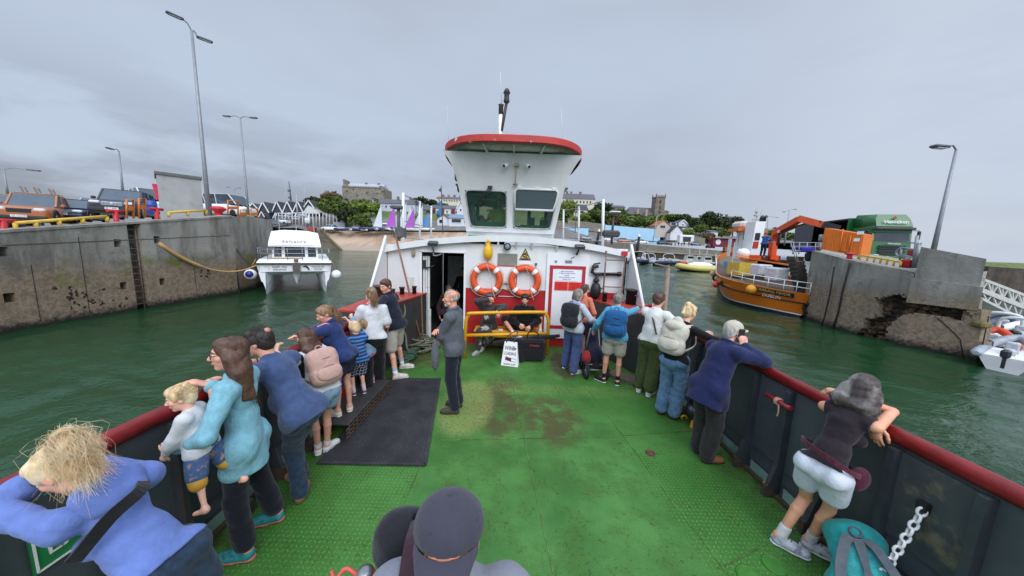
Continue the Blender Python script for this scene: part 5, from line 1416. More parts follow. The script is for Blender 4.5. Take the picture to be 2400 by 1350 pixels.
PH=P_('woman in a cyan hooded top and beige shorts pointing ahead',1.84,5.28,-22,1.64,female=True,bulk=1.02,feet=[(1.68,5.40),(1.95,5.30)],foot_yaw=(38,-25),hip=(1.80,5.2,.92),lean=3,head_yaw=-30,head_pitch=-4,hands=(A(1.50,5.45,.95),A(2.42,5.72,1.33)),elbow=(A(-.6,-.4,-.5),A(.5,-.5,-.6)),curl=(.4,.3),skin=srgb(212,156,132),trousers=trousers(beige,.72,.026,.018),shirt=shirt(cloth('hoodie_cyan',srgb(84,168,206)),1.93,.06,.024,.005,sl_loose=.016,hood=cloth('hood_cyan',srgb(96,176,212))),shoes=shoes(BLACK,WHITE2,sock=cloth('sock_black',srgb(30,30,34))),hair=hair('short',GREYH,1.08))
backpack('blue rucksack on the back of the pointing woman in the cyan hooded top',cloth('bag_blue',srgb(34,92,146)),navy,PH,.33,.46,.19,strapmat=cloth('bag_blue_dark',srgb(30,66,120)))
POl=P_('person with short dark hair in a white patterned top and loose olive trousers',2.32,4.95,-48,1.72,feet=[(2.24,5.08),(2.36,4.92)],foot_yaw=(-25,-45),hip=(2.30,4.92,.95),lean=10,head_yaw=-62,head_pitch=-4,hands=(A(2.70,5.25,1.25),A(2.72,4.85,RZ)),elbow=(A(-.2,.8,-.5),A(.4,-.7,-.5)),skin=srgb(216,162,142),trousers=trousers(cloth('olive',srgb(80,94,50)),1.85,.026,.03,folds=.007),shirt=shirt(M('top_white_print',srgb(216,216,210),.9,.05,20,stain=srgb(120,120,116),samt=.8,sscale=16,slo=.66,shi=.70,fabric=True),.95,.03,.022,.005,sl_loose=.02),shoes=shoes(TWHITE,WHITE2),hair=hair('short',BROWNH,1.06))
m=MB();s=POl;m.tube(spline([s.sj[0]+s.sp*.07,s.Nk-s.tf*.115-s.sp*.12,s.P-s.tf*.15+s.sp*.12+s.tr*.12]),.012,6);m.build('bag_strap',BLACK,s.root)
PBk=P_('woman with a blonde bun in a black top and pale jeans',2.36,4.28,-58,1.70,female=True,feet=[(2.30,4.38),(2.44,4.24)],foot_yaw=(-35,-60),hip=(2.28,4.12,.94),lean=17,head_yaw=-66,head_pitch=-18,hands=(A(2.76,4.35,RZ),A(2.77,3.98,RZ)),elbow=(A(.2,.8,-.5),A(.5,-.8,-.2)),hand_dir=(A(.2,-.9,0),A(.2,.9,0)),skin=srgb(220,168,146),trousers=trousers(jean,1.97,.022,.022,folds=.006),shirt=shirt(blackc,1.93,.03,.014,.005,sl_loose=.010),shoes=shoes(BLACK,SOLED),hair=hair('bun',BLONDE,1.02))
backpack('cream drawstring rucksack on the back of the blonde woman in black',cloth('bag_cream',srgb(214,208,192),.06),M('strap_tan',srgb(180,168,148),.8),PBk,.32,.44,.18,drawstring=True,flap=True)
m=MB();s=PBk;m.tube([s.hp(-.07,.06,.075),s.hp(0,.085,.085),s.hp(.07,.06,.075)],.010,6);o=m.build('sunglasses',BLACK);tag(o,'black sunglasses pushed up on the blonde bun of the woman in black','sunglasses')
# old man with the telephone
PD=P_('old man in a navy blazer and cream cap with a phone',2.38,3.40,-70,1.70,feet=[(2.36,3.50),(2.36,3.30)],foot_yaw=(-62,-88),hip=(2.26,3.32,.92),lean=22,chest_face=-76,head_yaw=-82,head_pitch=-6,neck_f=.3,hands=(A(2.80,3.42,RZ+.01),lambda s:s.hp(.125,.035,-.13)),elbow=(A(-.1,.8,-.6),A(.7,-.5,-.8)),hand_dir=(A(.7,-.3,-.3),A(-.05,.2,1)),palm=(A(0,0,-1),A(0,1,0)),curl=(.3,.55),skin=srgb(222,160,140),skin_vox=.0065,bulk=1.03,
trousers=trousers(cloth('trouser_charcoal',srgb(56,52,52)),1.97,.026,.022,folds=.006),shirt=shirt(cloth('blazer_navy',srgb(32,40,84)),1.90,.22,.030,.005,collar=.03,sl_loose=.020,hemflare=.02),shoes=shoes(M('leather_tan',srgb(150,98,66),.4,.12),SOLED),hair=hair('cap',WHITEH,1.0))
def cap(s,mat,button=True,brim_len=.075,peak_up=.02,rise=1.0,wd=.090,dp=.108):
 b=SDF(.02);hs=s.hs
 b.ell(s.hp(0,-.012,.052),np.array((wd,dp,.088*rise))*hs,s.HR,0);b.plane(s.hp(0,0,.040),-s.HR[:,2])
 o=s.mk('cap',b,mat,.001,.006)
 m=MB();top=[];
 for j in range(13):
  a=R(-72+12*j);top.append((math.sin(a)*wd*.92,dp*.09+math.cos(a)*dp*.90))
 inn=[s.hp(x,y,.046)for x,y in top];mid=[s.hp(x*.98,y+brim_len*.55*max(math.cos(R(-72+12*j)),0)**.6,.044-abs(x)*.10)for j,(x,y)in enumerate(top)];out_=[s.hp(x*.86,y+brim_len*max(math.cos(R(-72+12*j)),0)**.55,.036-abs(x)*.20+peak_up*.2)for j,(x,y)in enumerate(top)]
 dn=s.HR[:,2]*.006
 m.loft([inn,mid,out_,[p-dn for p in out_],[p-dn for p in mid],[p-dn for p in inn]],closed=False,cap=False);m.build('peak',mat,o)
 m=MB();m.ell(s.hp(0,-.012,.052+.088*rise),.008*hs);m.build('button',mat,o)
 return o
cap(PD,cloth('cap_cream',srgb(204,196,178),.06))
s=PD;ph=s.wr[1]+s.hd[1]*.085+s.tr*-.02;m=MB();rx=nrm(np.cross(s.hd[1],A(1,0,0)))
m.box(Vector(s.hp(.092,.02,-.02)),(.012,.075,.15),bev=.005,rot=Matrix(np.stack([s.HR[:,0],s.HR[:,1],s.HR[:,2]],1).tolist()));o=m.build('mobile_phone',BLACK);tag(o,'black mobile phone held to the ear of the old man in the cream cap','phone')
# woman in the dark sleeveless top
PTk=P_('woman in a dark sleeveless top and white shorts at the right rail',2.44,2.26,-74,1.66,female=True,bulk=.74,feet=[(2.34,2.27),(2.56,2.24)],foot_yaw=(-130,-128),hip=(2.36,2.12,.84),lean=24,spine=.51,chest_face=-70,head_yaw=-60,head_pitch=-14,head_roll=8,hands=(A(2.67,2.10,RZ-.04),A(2.66,2.34,RZ+.07)),elbow=(A(1,.5,.1),A(1,-.2,.05)),hand_dir=(A(-.25,-.15,-1),A(-.5,.8,0)),palm=(A(.8,0,-.3),A(0,0,-1)),curl=(.3,.35),skin=srgb(218,158,126),skin_vox=.0062,vox=.0075,
trousers=trousers(M('shorts_white',srgb(214,220,230),.85,.05,12,bump=.2,bscale=160,fabric=True),.55,.008,.018,folds=.003),shirt=shirt(cloth('vest_plum_black',srgb(50,42,48)),0,-.04,.012,.006),shoes=shoes(M('trainer_silver',srgb(190,192,198),.5,.2,16,stain=srgb(50,50,90),samt=.6,sscale=18),WHITE2,sock=SOCKW,sockh=.09,mids=navy),hair=hair('long',hair_mat('streaked',srgb(70,60,58),srgb(150,144,140)),1.0,.17,wisps=620))
s=PTk;m=MB();ring=[s.P+s.sp*.10+s.tr*.165*math.cos(a)+s.tf*.150*math.sin(a)+s.sp*(-.03*math.cos(a))for a in np.linspace(0,2*math.pi,25)[:-1]]
bag=thing('bum_bag',Vector(s.P+s.sp*.1),'maroon bum bag belted round the waist of the woman in the dark sleeveless top','bag')
m.loft([[Vector(p)+V(0,0,.018),Vector(p)*1+Vector(nrm(np.array(p)-s.P-s.sp*.1))*.012+V(0,0,.018),Vector(p)+Vector(nrm(np.array(p)-s.P-s.sp*.1))*.012-V(0,0,.018),Vector(p)-V(0,0,.018)]for p in ring+[ring[0]]],cap=False,smooth=False);m.build('belt',cloth('belt_maroon',srgb(110,46,66)),bag)
b=SDF(.02);q=s.P+s.sp*.05+s.tr*.15+s.tf*.09;b.ell(q,A(.05,.075,.085),np.stack([s.tr,s.tf,s.sp],1));v,f=b.mesh(.008,.002);np_mesh('pouch',v,f,cloth('pouch_maroon',srgb(92,36,56)),bag)
# blonde woman at the lower left, head on her folded arms
hoodb=cloth('hoodie_blue',srgb(112,136,204),.08)
PBl=P_('blonde woman in a periwinkle hoodie bent over the left rail',-1.55,1.24,84,1.66,female=True,bulk=.80,feet=[(-1.52,1.16),(-1.42,1.40)],hip=(-1.58,1.24,.88),lean=36,spine=.46,chest_face=84,head_yaw=104,head_pitch=-44,neck_f=.5,hands=(A(-2.08,1.36,RZ+.06),A(-2.16,1.20,RZ)),elbow=(A(-.9,-.9,0),A(-.7,.9,-.1)),hand_dir=(A(-.1,.9,.25),A(-.1,-.9,0)),palm=(A(0,0,-1),A(0,0,-1)),curl=(.5,.4),pony=(.75,-.35,-.35),lock=.0008,skin=srgb(224,166,146),skin_vox=.0062,vox=.0075,
trousers=trousers(jeand,.55,.022,.016),shirt=shirt(hoodb,1.95,-.01,.010,.006,sl_loose=.014,hood=hoodb),shoes=shoes(TWHITE),hair=hair('highpony',BLONDE,1.0,.25,wisps=2400))
s=PBl;sl=thing('shoulder_strap',Vector(s.Nk-s.sp*.2),'wide black bag strap across the back of the woman in the periwinkle hoodie','strap')
pts=spline([s.sj[1]+s.sp*.02+s.tf*.02+s.tr*-.02,s.Nk-s.sp*.10-s.tf*.125+s.tr*.03,s.P+s.sp*.30-s.tf*.150-s.tr*.10,s.P+s.sp*.24-s.tf*.02-s.tr*.17],6);m=MB();rings=[]
for j,q in enumerate(pts):
 t_=(pts[min(j+1,len(pts)-1)]-pts[max(j-1,0)]).normalized();o_=Vector(-s.tf);o_=(o_-t_*o_.dot(t_)).normalized();sv=t_.cross(o_);rings.append([q+sv*.024+o_*.002,q+sv*.024+o_*.016,q-sv*.024+o_*.016,q-sv*.024+o_*.002])
m.loft(rings,smooth=False);m.build('webbing',blackc,sl)
# man in the cap right under the camera
PM=P_('man in a charcoal cap and grey T-shirt seen from above',-.15,.74,180,1.69,vox=.007,skin=srgb(214,140,108),hip=(-.15,.84,.93),lean=6,head_yaw=183,head_pitch=4,neck_f=.2,trousers=trousers(navy,1.9),shirt=shirt(cloth('tee_mid_grey',srgb(138,142,154),.05),.95,.1,.020,.004,sl_loose=.03),shoes=shoes(BLACK),hair=hair('cap',DARKH,.95),bulk=1.0,hands=(A(.12,.42,1.1),A(-.4,.45,1.1)))
cp=cap(PM,cloth('cap_charcoal',srgb(70,70,82),.05),brim_len=.085,rise=1.0,wd=.103,dp=.104)
m=MB()
for a in(25,65,115,155,240,300):m.ell(PM.hp(.0885*math.cos(R(a)),-.012+.0895*math.sin(R(a)),.094),.0035)
m.build('eyelet',BLACK,cp)
PMB=backpack('dark camera rucksack with a plum shoulder pad worn by the man in the charcoal cap',cloth('bag_dark',srgb(40,40,46)),BLACK,PM,.34,.44,.18,top=-.02,dx=.13,straps=False)
s=PM;r_=s.tr;pts=spline([s.Nk+s.tr*.13-s.tf*.16+s.sp*.02,s.Nk+s.tr*.115-s.tf*.05+s.sp*.06,s.sj[1]-s.tr*.06+s.tf*.055+s.sp*.055,s.sj[1]-s.tr*.06+s.tf*.125-s.sp*.08,s.sj[1]-s.tr*.04+s.tf*.13-s.sp*.25],6)
def ribbon(pts,w_,th,name,mat,parent,ref):
 m=MB();rings=[]
 for j,q in enumerate(pts):
  t_=(pts[min(j+1,len(pts)-1)]-pts[max(j-1,0)]).normalized();o_=q-Vector(ref);o_=(o_-t_*o_.dot(t_)).normalized();sv=t_.cross(o_);rings.append([q+sv*w_+o_*.004,q+sv*w_*.9+o_*th,q-sv*w_*.9+o_*th,q-sv*w_+o_*.004])
 m.loft(rings,smooth=False);return m.build(name,mat,parent)
ribbon(pts[:14],.034,.02,'shoulder_pad',cloth('pad_plum',srgb(66,42,54)),PMB,s.P+s.sp*.3)
rb=ribbon(pts[12:],.030,.016,'lower_strap',M('strap_ribbed',srgb(52,56,72),.9,.1,60),PMB,s.P+s.sp*.3)
q=pts[19];m=MB();m.box(q+Vector(s.tf)*.012,(.062,.012,.04),rot=Matrix(np.stack([s.tr,s.tf,s.sp],1).tolist()));tb=m.build('strap_patch',M('patch_black',srgb(44,40,48),.8),PMB)
m=MB();m.torus(q+Vector(s.tf)*.02-Vector(s.tr)*-.016,.009,.003,s.tf,12,5,0,math.pi);m.build('patch_emblem',M('emblem_orange',srgb(240,150,40),.6),tb)
text('patch_word','Lowepro',.014,q+Vector(s.tf)*.020-Vector(s.tr)*.008+Vector(s.sp)*-.004,-s.tr,s.sp,M('word_grey',srgb(180,176,176),.7),tb)
m=MB();s2=Vector(s.Nk+s.tr*.31-s.tf*.10-s.sp*.16);bt=thing('steel_bottle',s2-V(0,0,.2),'steel drinking bottle with red cord in the side pocket of the camera rucksack','bottle')
m.lathe(s2-V(0,0,.2),[(.035,0),(.036,.16),(.030,.19),(.022,.2)],16);m.build('flask',M('steel_bottle_metal',srgb(150,148,142),.3,.1,metal=.8),bt)
m=MB();m.lathe(s2,[(.022,0),(.026,.01),(.026,.035),(.012,.04)],14);m.build('cap',STEEL,bt)
m=MB();m.torus(s2+V(0,0,.02),.029,.005,(.1,.1,1),14,6);m.tube(spline([s2+V(-.03,0,.02),s2+V(-.07,.01,.03),s2+V(-.10,.0,.0),s2+V(-.12,.01,.02)]),.006,6);m.build('cord',M('cord_red',srgb(214,84,80),.8),bt)
# people inside the wheelhouse and the cabin
vest=M('hi_vis_yellow',srgb(206,230,40),.7,.06)
P_('helmsman in a yellow hi-vis waistcoat standing behind the left wheelhouse window',-.40,8.25,180,1.72,z=1.85,vox=.013,trousers=trousers(navy,1.9),shirt=shirt(vest,.4,.1,.03,.003),hair=hair('short',DARKH),skin=srgb(150,104,86),hands=(A(-.2,8.0,2.9),A(-.6,8.0,2.9)))
P_('crew member in a hi-vis jacket and cap sitting low behind the left wheelhouse window',-.86,8.15,200,1.6,z=1.52,vox=.013,trousers=trousers(navy,1.9),shirt=shirt(vest,1.9,.1,.03,.003),hair=hair('cap',DARKH),skin=srgb(150,104,86))
P_('passenger in dark clothes sitting just inside the cabin doorway',-1.78,8.35,200,1.7,vox=.013,hip=(-1.75,8.5,.5),feet=[(-1.6,8.1),(-1.85,8.1)],lean=8,trousers=trousers(navy,1.9),shirt=shirt(cloth('dark_plum',srgb(80,50,62)),1.9,.1,.03,.003),hair=hair('short',GREYH),skin=srgb(190,140,120))
P_('passenger in black at the back of the dim cabin doorway',-1.4,9.0,170,1.72,vox=.013,trousers=trousers(blackc,1.9),shirt=shirt(blackc,1.9,.1,.03,.003),hair=hair('short',DARKH),skin=srgb(170,124,106))
# ------------------------------------------------------------------ quays and what stands on them
def T(x,y):return 2.4+.0948*x+.1456*y-.06  # surface of the old quay on the left: it tips gently
QX=-14.5
QL=mat_quay('quay_concrete',0)
q=thing('stone_quay',(QX-8,12,WATER),'weathered concrete quay wall along the left with square holes and a weedy tide line','quay')
holes=[]
for px,py in((6,590),(23,698),(276,570),(290,670),(368,562),(381,660)):
 c=X(px,py,QX);holes.append((c.y,c.z))
gy=X(318,515,QX).y;GY0,GY1=X(306,600,QX).y,X(338,600,QX).y
YE=16.25
cols=sorted({1.0,YE,GY0,GY1}|{h-.11 for h,z in holes}|{h+.11 for h,z in holes})
m=MB()
for a,c in zip(cols[:-1],cols[1:]):
 mid=(a+c)/2
 if GY0<mid<GY1:continue
 hs=sorted((z-.14,z+.14)for h,z in holes if h-.111<mid<h+.111)
 lo=-1.6
 for z0,z1 in hs+[(99,99)]:
  tz0,tz1=(min(z0,T(QX,a)),min(z0,T(QX,c)))
  m.hexa([(QX,a,lo),(QX-.45,a,lo),(QX-.45,c,lo),(QX,c,lo),(QX,a,tz0),(QX-.45,a,T(QX-.45,a)if z0>50 else tz0),(QX-.45,c,T(QX-.45,c)if z0>50 else tz1),(QX,c,tz1)])
  lo=z1
  if z0>50:break
m.build('wall_face',QL,q)
pl=[(QX-.45,1),(QX-.45,YE),(-15.2,18.1),(-16.6,21.7),(-19,24.5),(-70,46),(-70,1)]
m=MB();n=len(pl)
m.add([(x,y,-1.6)for x,y in pl]+[(x,y,min(T(x,y),3.5))for x,y in pl],[list(range(n))[::-1],list(range(n,2*n))]+[[i,(i+1)%n,n+(i+1)%n,n+i]for i in range(n)])
m.build('quay_core',QL,q)
m=MB();m.hexa([(QX,YE,-1.6),(QX-.45,YE,-1.6),(-15.2,18.1,-1.6),(-15.0,18.05,-1.6),(QX,YE,T(QX,YE)),(QX-.45,YE,T(QX,YE)),(-15.2,18.1,3.42),(-15.0,18.05,3.42)]);m.build('corner_face',QL,q)
m=MB()  # coping lip and construction joints
m.hexa([(QX+.03,1,T(QX,1)-.03),(QX-.5,1,T(QX,1)-.03),(QX-.5,YE,T(QX,YE)-.03),(QX+.03,YE,T(QX,YE)-.03),(QX+.03,1,T(QX,1)+.05),(QX-.5,1,T(QX,1)+.05),(QX-.5,YE,T(QX,YE)+.05),(QX+.03,YE,T(QX,YE)+.05)])
m.build('coping',QL,q)
DKJ=M('joint_dark',srgb(40,37,34),.95,.2)
for(px,py,px2,py2)in((183,555,200,735),(72,620,88,755),(452,600,466,700)):
 a,c=X(px,py,QX),X(px2,py2,QX);m=MB();m.box((QX+.002,a.y,(a.z+c.z)/2),(.012,.018,a.z-c.z));m.build('wall_joint',M('joint_brown',srgb(66,61,55),.95,.3,3),q)
m=MB();a,c=X(5,575,QX),X(540,552,QX);m.bar((QX+.002,a.y,a.z),(QX+.002,c.y,c.z),.012,.03);m.build('pour_line',M('joint_grey',srgb(84,82,77),.95),q)
for px,py,px2,py2,w_ in((541,575,553,640,.16),(553,640,560,690,.10),(575,560,580,690,.2),(608,560,612,640,.1)):
 y0=16.3 if px<565 else(18.1 if px<600 else 20.5)
 a,c=Y(px,py,y0),Y(px2,py2,y0);m=MB();m.bar(a,c,w_,.08,(0,1,0));m.build('fissure',DKJ,q)
m=MB();rng=random.Random(3)
for _ in range(34):
 p=X(rng.uniform(125,300),rng.uniform(672,722),QX);r_=rng.uniform(.012,.034)
 for _k in range(3):m.ell(p+V(0,rng.uniform(-.03,.03),rng.uniform(-.05,.05)),(.012,r_,r_*1.4),nu=6,nv=4)
for _ in range(12):
 p=X(rng.uniform(470,492),rng.uniform(632,650),QX);m.ell(p,(.014,.035,.05),nu=6,nv=4)
m.build('mussel_clump',M('mussel_black',srgb(34,29,26),.8,.3),q).__setitem__('kind','stuff')
m=MB()  # ladder in its groove
zb,zt=-.9,T(QX,gy)+.05
for s_ in(-.16,.16):m.tube([(QX-.16,(GY0+GY1)/2+s_,zb),(QX-.16,(GY0+GY1)/2+s_,zt)],.03,8)
z=zb
while z<zt:m.tube([(QX-.16,(GY0+GY1)/2-.16,z),(QX-.16,(GY0+GY1)/2+.16,z)],.016,6);z+=.24
o=m.build('quay_ladder',M('ladder_rust',srgb(120,108,96),.8,.3,stain=srgb(90,60,44),samt=.7));tag(o,'rusty ladder set in a groove of the left quay wall','ladder')
ORF=M('frame_orange',srgb(206,116,42),.5,.12,6,stain=srgb(130,80,44),samt=.5)
def hoop(pxs,x0,name,label,pyt,pyb,r=.035,group=None):
 m=MB();a,c=X(pxs[0],pyb,x0),X(pxs[1],pyb,x0);ta,tc_=X(pxs[0],pyt,x0),X(pxs[1],pyt,x0)
 m.tube([a,ta,tc_,c],r,8);m.bar(lerp(a,ta,.55),lerp(c,tc_,.55),.04,.16);o=m.build(name,ORF);tag(o,label,'handrail',group);return o
hoop((297,313),QX-.25,'ladder_handrail','orange handrail frame left of the quay ladder head',468,512)
hoop((326,340),QX-.25,'ladder_handrail','orange handrail frame right of the quay ladder head',465,510)
hoop((534,558),-15.6,'ladder_handrail','tall orange handrail frame at the corner of the left quay',470,508)
hoop((563,577),-15.9,'ladder_handrail','low orange handrail frame just past the quay corner',492,512)
hoop((588,604),-16.6,'ladder_handrail','orange handrail frame nearest the white boat',489,516)
YELR=M('quay_rail_yellow',srgb(218,180,64),.5,.12,8,stain=srgb(150,120,60),samt=.5)
def qrail(pts,x0,label,posts,drop):
 m=MB();p=[X(px,py,x0)for px,py in pts];m.tube(p,.05,8)
 for px,py in posts:a=X(px,py,x0);m.tube([a,a-V(0,0,drop)],.05,8)
 o=m.build('quay_rail',YELR);tag(o,label,'railing','yellow railings on the left quay')
qrail([(35,523),(250,507)],QX-.3,'long low yellow rail on the edge of the left quay in front of the cars',[(35,523),(83,520),(138,515),(193,511),(250,507)],.22)
qrail([(395,498),(483,493)],QX-.3,'short yellow rail on the left quay before the grey shed',[(395,498),(439,496),(483,493)],.2)
qrail([(565,503),(592,508)],-16.0,'short yellow rail between the orange frames on the left quay',[(592,508)],.15)
qrail([(604,513),(614,514)],-16.9,'yellow rail stub at the far end of the left quay',[(614,514)],.1)
for px,py,x0,lb in((5,517,QX-.4,'red T-shaped mooring post at the left edge of the picture'),(270,495,QX-.4,'red T-shaped mooring post in front of the dark off-roader'),(366,490,QX-.4,'red T-shaped mooring post beside the blue barrel')):
 a=X(px,py,x0);m=MB();m.lathe((a.x,a.y,T(a.x,a.y)),[(.09,0),(.075,.05),(.075,a.z-T(a.x,a.y))],12);m.tube([a+V(0,-.24,0),a+V(0,.24,0)],.06,10);o=m.build('mooring_post',REDP);tag(o,lb,'bollard','red mooring posts on the left quay')
a=X(513,506,-15.5);m=MB();m.lathe((a.x,a.y,a.z-.1),[(.22,0),(.17,.1),(.17,.3),(.32,.42),(.33,.48),(.2,.58),(.05,.6)],18);o=m.build('mooring_bollard',REDP);tag(o,'red mushroom-shaped bollard near the corner of the left quay','bollard')
a=X(357,503,-16.0);m=MB();m.lathe((a.x,a.y,a.z),[(.16,0),(.18,.02),(.18,.18),(.19,.2),(.18,.22),(.18,.38),(.19,.4),(.18,.42),(.18,.56),(.15,.6)],20);o=m.build('barrel',BLUEP);tag(o,'blue plastic barrel standing on the left quay','barrel')
# grey shed
SHED=M('shed_concrete',srgb(164,166,166),.85,.07,1.5,bump=.2,bscale=20,stain=srgb(130,131,130),samt=.6,sscale=1.2)
A_=Y(377,505,17.0);du=V(.66,.75,0);rr_=ray(478,503);s_=(A_.x*rr_[1]-A_.y*rr_[0])/(du.y*rr_[0]-du.x*rr_[1]);B_=A_+du*s_;a,c,d_=A_,B_,V(B_.x,B_.y,Y(470,420,B_.y).z)
sh=thing('grey_shed',(a.x,a.y,a.z),'plain grey flat-roofed concrete shed on the left quay','shed')
m=MB();bk_=V(-.75,.66,0)*2.2;cs_=[a,c,c+bk_,a+bk_];m.hexa([V(p.x,p.y,a.z-.4)for p in cs_]+[V(p.x,p.y,d_.z)for p in cs_]);m.build('wall',SHED,sh)
m=MB();o1=[p+(p-(a+c+bk_)*.5-bk_*.0).normalized()*.10 for p in cs_];m.hexa([V(p.x,p.y,d_.z-.02)for p in o1]+[V(p.x,p.y,d_.z+.12)for p in o1]);m.build('roof_slab',M('shed_roof',srgb(104,106,104),.9,.15),sh)
p=Y(366,450,17.2);du2=V(.66,.75,0);m=MB();m.prism([p-du2*.13+V(0,0,.42),p+du2*.08+V(0,0,.42),p+du2*.10-V(0,0,.35),p-du2*.02-V(0,0,.42)],(-.1,.09,0));o=m.build('lifebuoy_case',M('case_pink_red',srgb(214,46,88),.5));tag(o,'pinkish red lifebuoy case on the side of the grey shed','case')
# lamp posts
LAMP=M('lamp_post_steel',srgb(146,150,156),.5,.08,5,metal=.3)
def lamp(base,top,label,arms,r=.09,group='tall lamp posts',cross=None):
 t=thing('lamp_post',base,label,'street lamp',group)
 m=MB();m.tube([base,lerp(base,top,.3),top],[r,r*.8,r*.5],10);m.build('post',LAMP,t)
 for d in arms:
  d=Vector(d);m=MB();m.tube(spline([top,top+d*.45+V(0,0,.12),top+d]),r*.32,6);m.build('arm',LAMP,t)
  m=MB();u=Vector((d.x,d.y,0)).normalized();e=top+d;m.box(e+u*.25+V(0,0,.02),(.22,.6,.09),bev=.03,rz=math.atan2(u.y,u.x)-math.pi/2);h_=m.build('lamp_head',M('lamp_head_grey',srgb(92,96,104),.5),t)
  m=MB();m.box(e+u*.25-V(0,0,.035),(.16,.42,.02),rz=math.atan2(u.y,u.x)-math.pi/2);m.build('lamp_glass',M('lamp_glass_pale',srgb(176,180,186),.2),h_)
 return t
D_=lambda px,py,k:Y(px,py,k)
lamp(Y(490,505,17.0),Y(449,72,17.0),'tallest double-headed lamp post beside the grey shed',[(-.16,-.26,.34),(.13,.16,-.2)],.11)
lamp(Y(583,512,27),Y(563,277,27),'double-headed lamp post behind the orange frames on the left quay',[(-.85,0,.1),(.85,0,.05)],.10)
lamp(Y(288,452,26),Y(279,355,26),'lamp post seen end-on behind the dark off-roader',[(.15,-.5,0)],.09)
lamp(Y(18,455,22),Y(9,397,22),'double-headed lamp post above the silver van at the far left',[(-.5,-.3,.05),(.9,.5,.1)],.07)
lamp(Y(550,500,70),Y(548,446,70),'small distant double lamp left of the dark gabled houses',[(-1.0,0,.6),(1.0,0,.5)],.11)
m=MB();a=Y(494,505,17.5);m.tube([a,Y(491,462,17.5)],.07,8);m.box(Y(491,459,17.5),(.2,.2,.1),bev=.02);o=m.build('mooring_pile',M('pile_grey',srgb(96,94,90),.8));tag(o,'thin dark grey post beside the tall lamp on the left quay','post')
# mooring ropes
hk=X(372,570,QX);bowp=Y(606,619,17.2)
m=MB();pts=catenary(hk,bowp,.75,22);m.tube(pts,[.075]*8+[.04]*15,8);o=m.build('mooring_rope',M('rope_tan_thick',srgb(196,160,104),.95,.2,25,bump=.6,bscale=60));tag(o,'thick tan mooring rope from the quay hole to the white catamaran','rope')
m=MB();m.tube(spline([Y(603,512,19.9),Y(604,545,19.8),Y(600,570,19.7),Y(592,578,19.6),Y(584,572,19.5),Y(578,560,19.3)]),.055,8);o=m.build('hanging_rope',M('rope_pale',srgb(190,172,142),.95,.2,25));tag(o,'pale rope looped down the corner of the left quay','rope')
m=MB();m.tube(catenary(Y(553,580,16.4),Y(604,618,17.4),.35,12),.03,6);o=m.build('mooring_rope',M('rope_dark',srgb(86,80,72),.95,.2));tag(o,'thin dark mooring line from the quay crack to the white catamaran','rope')
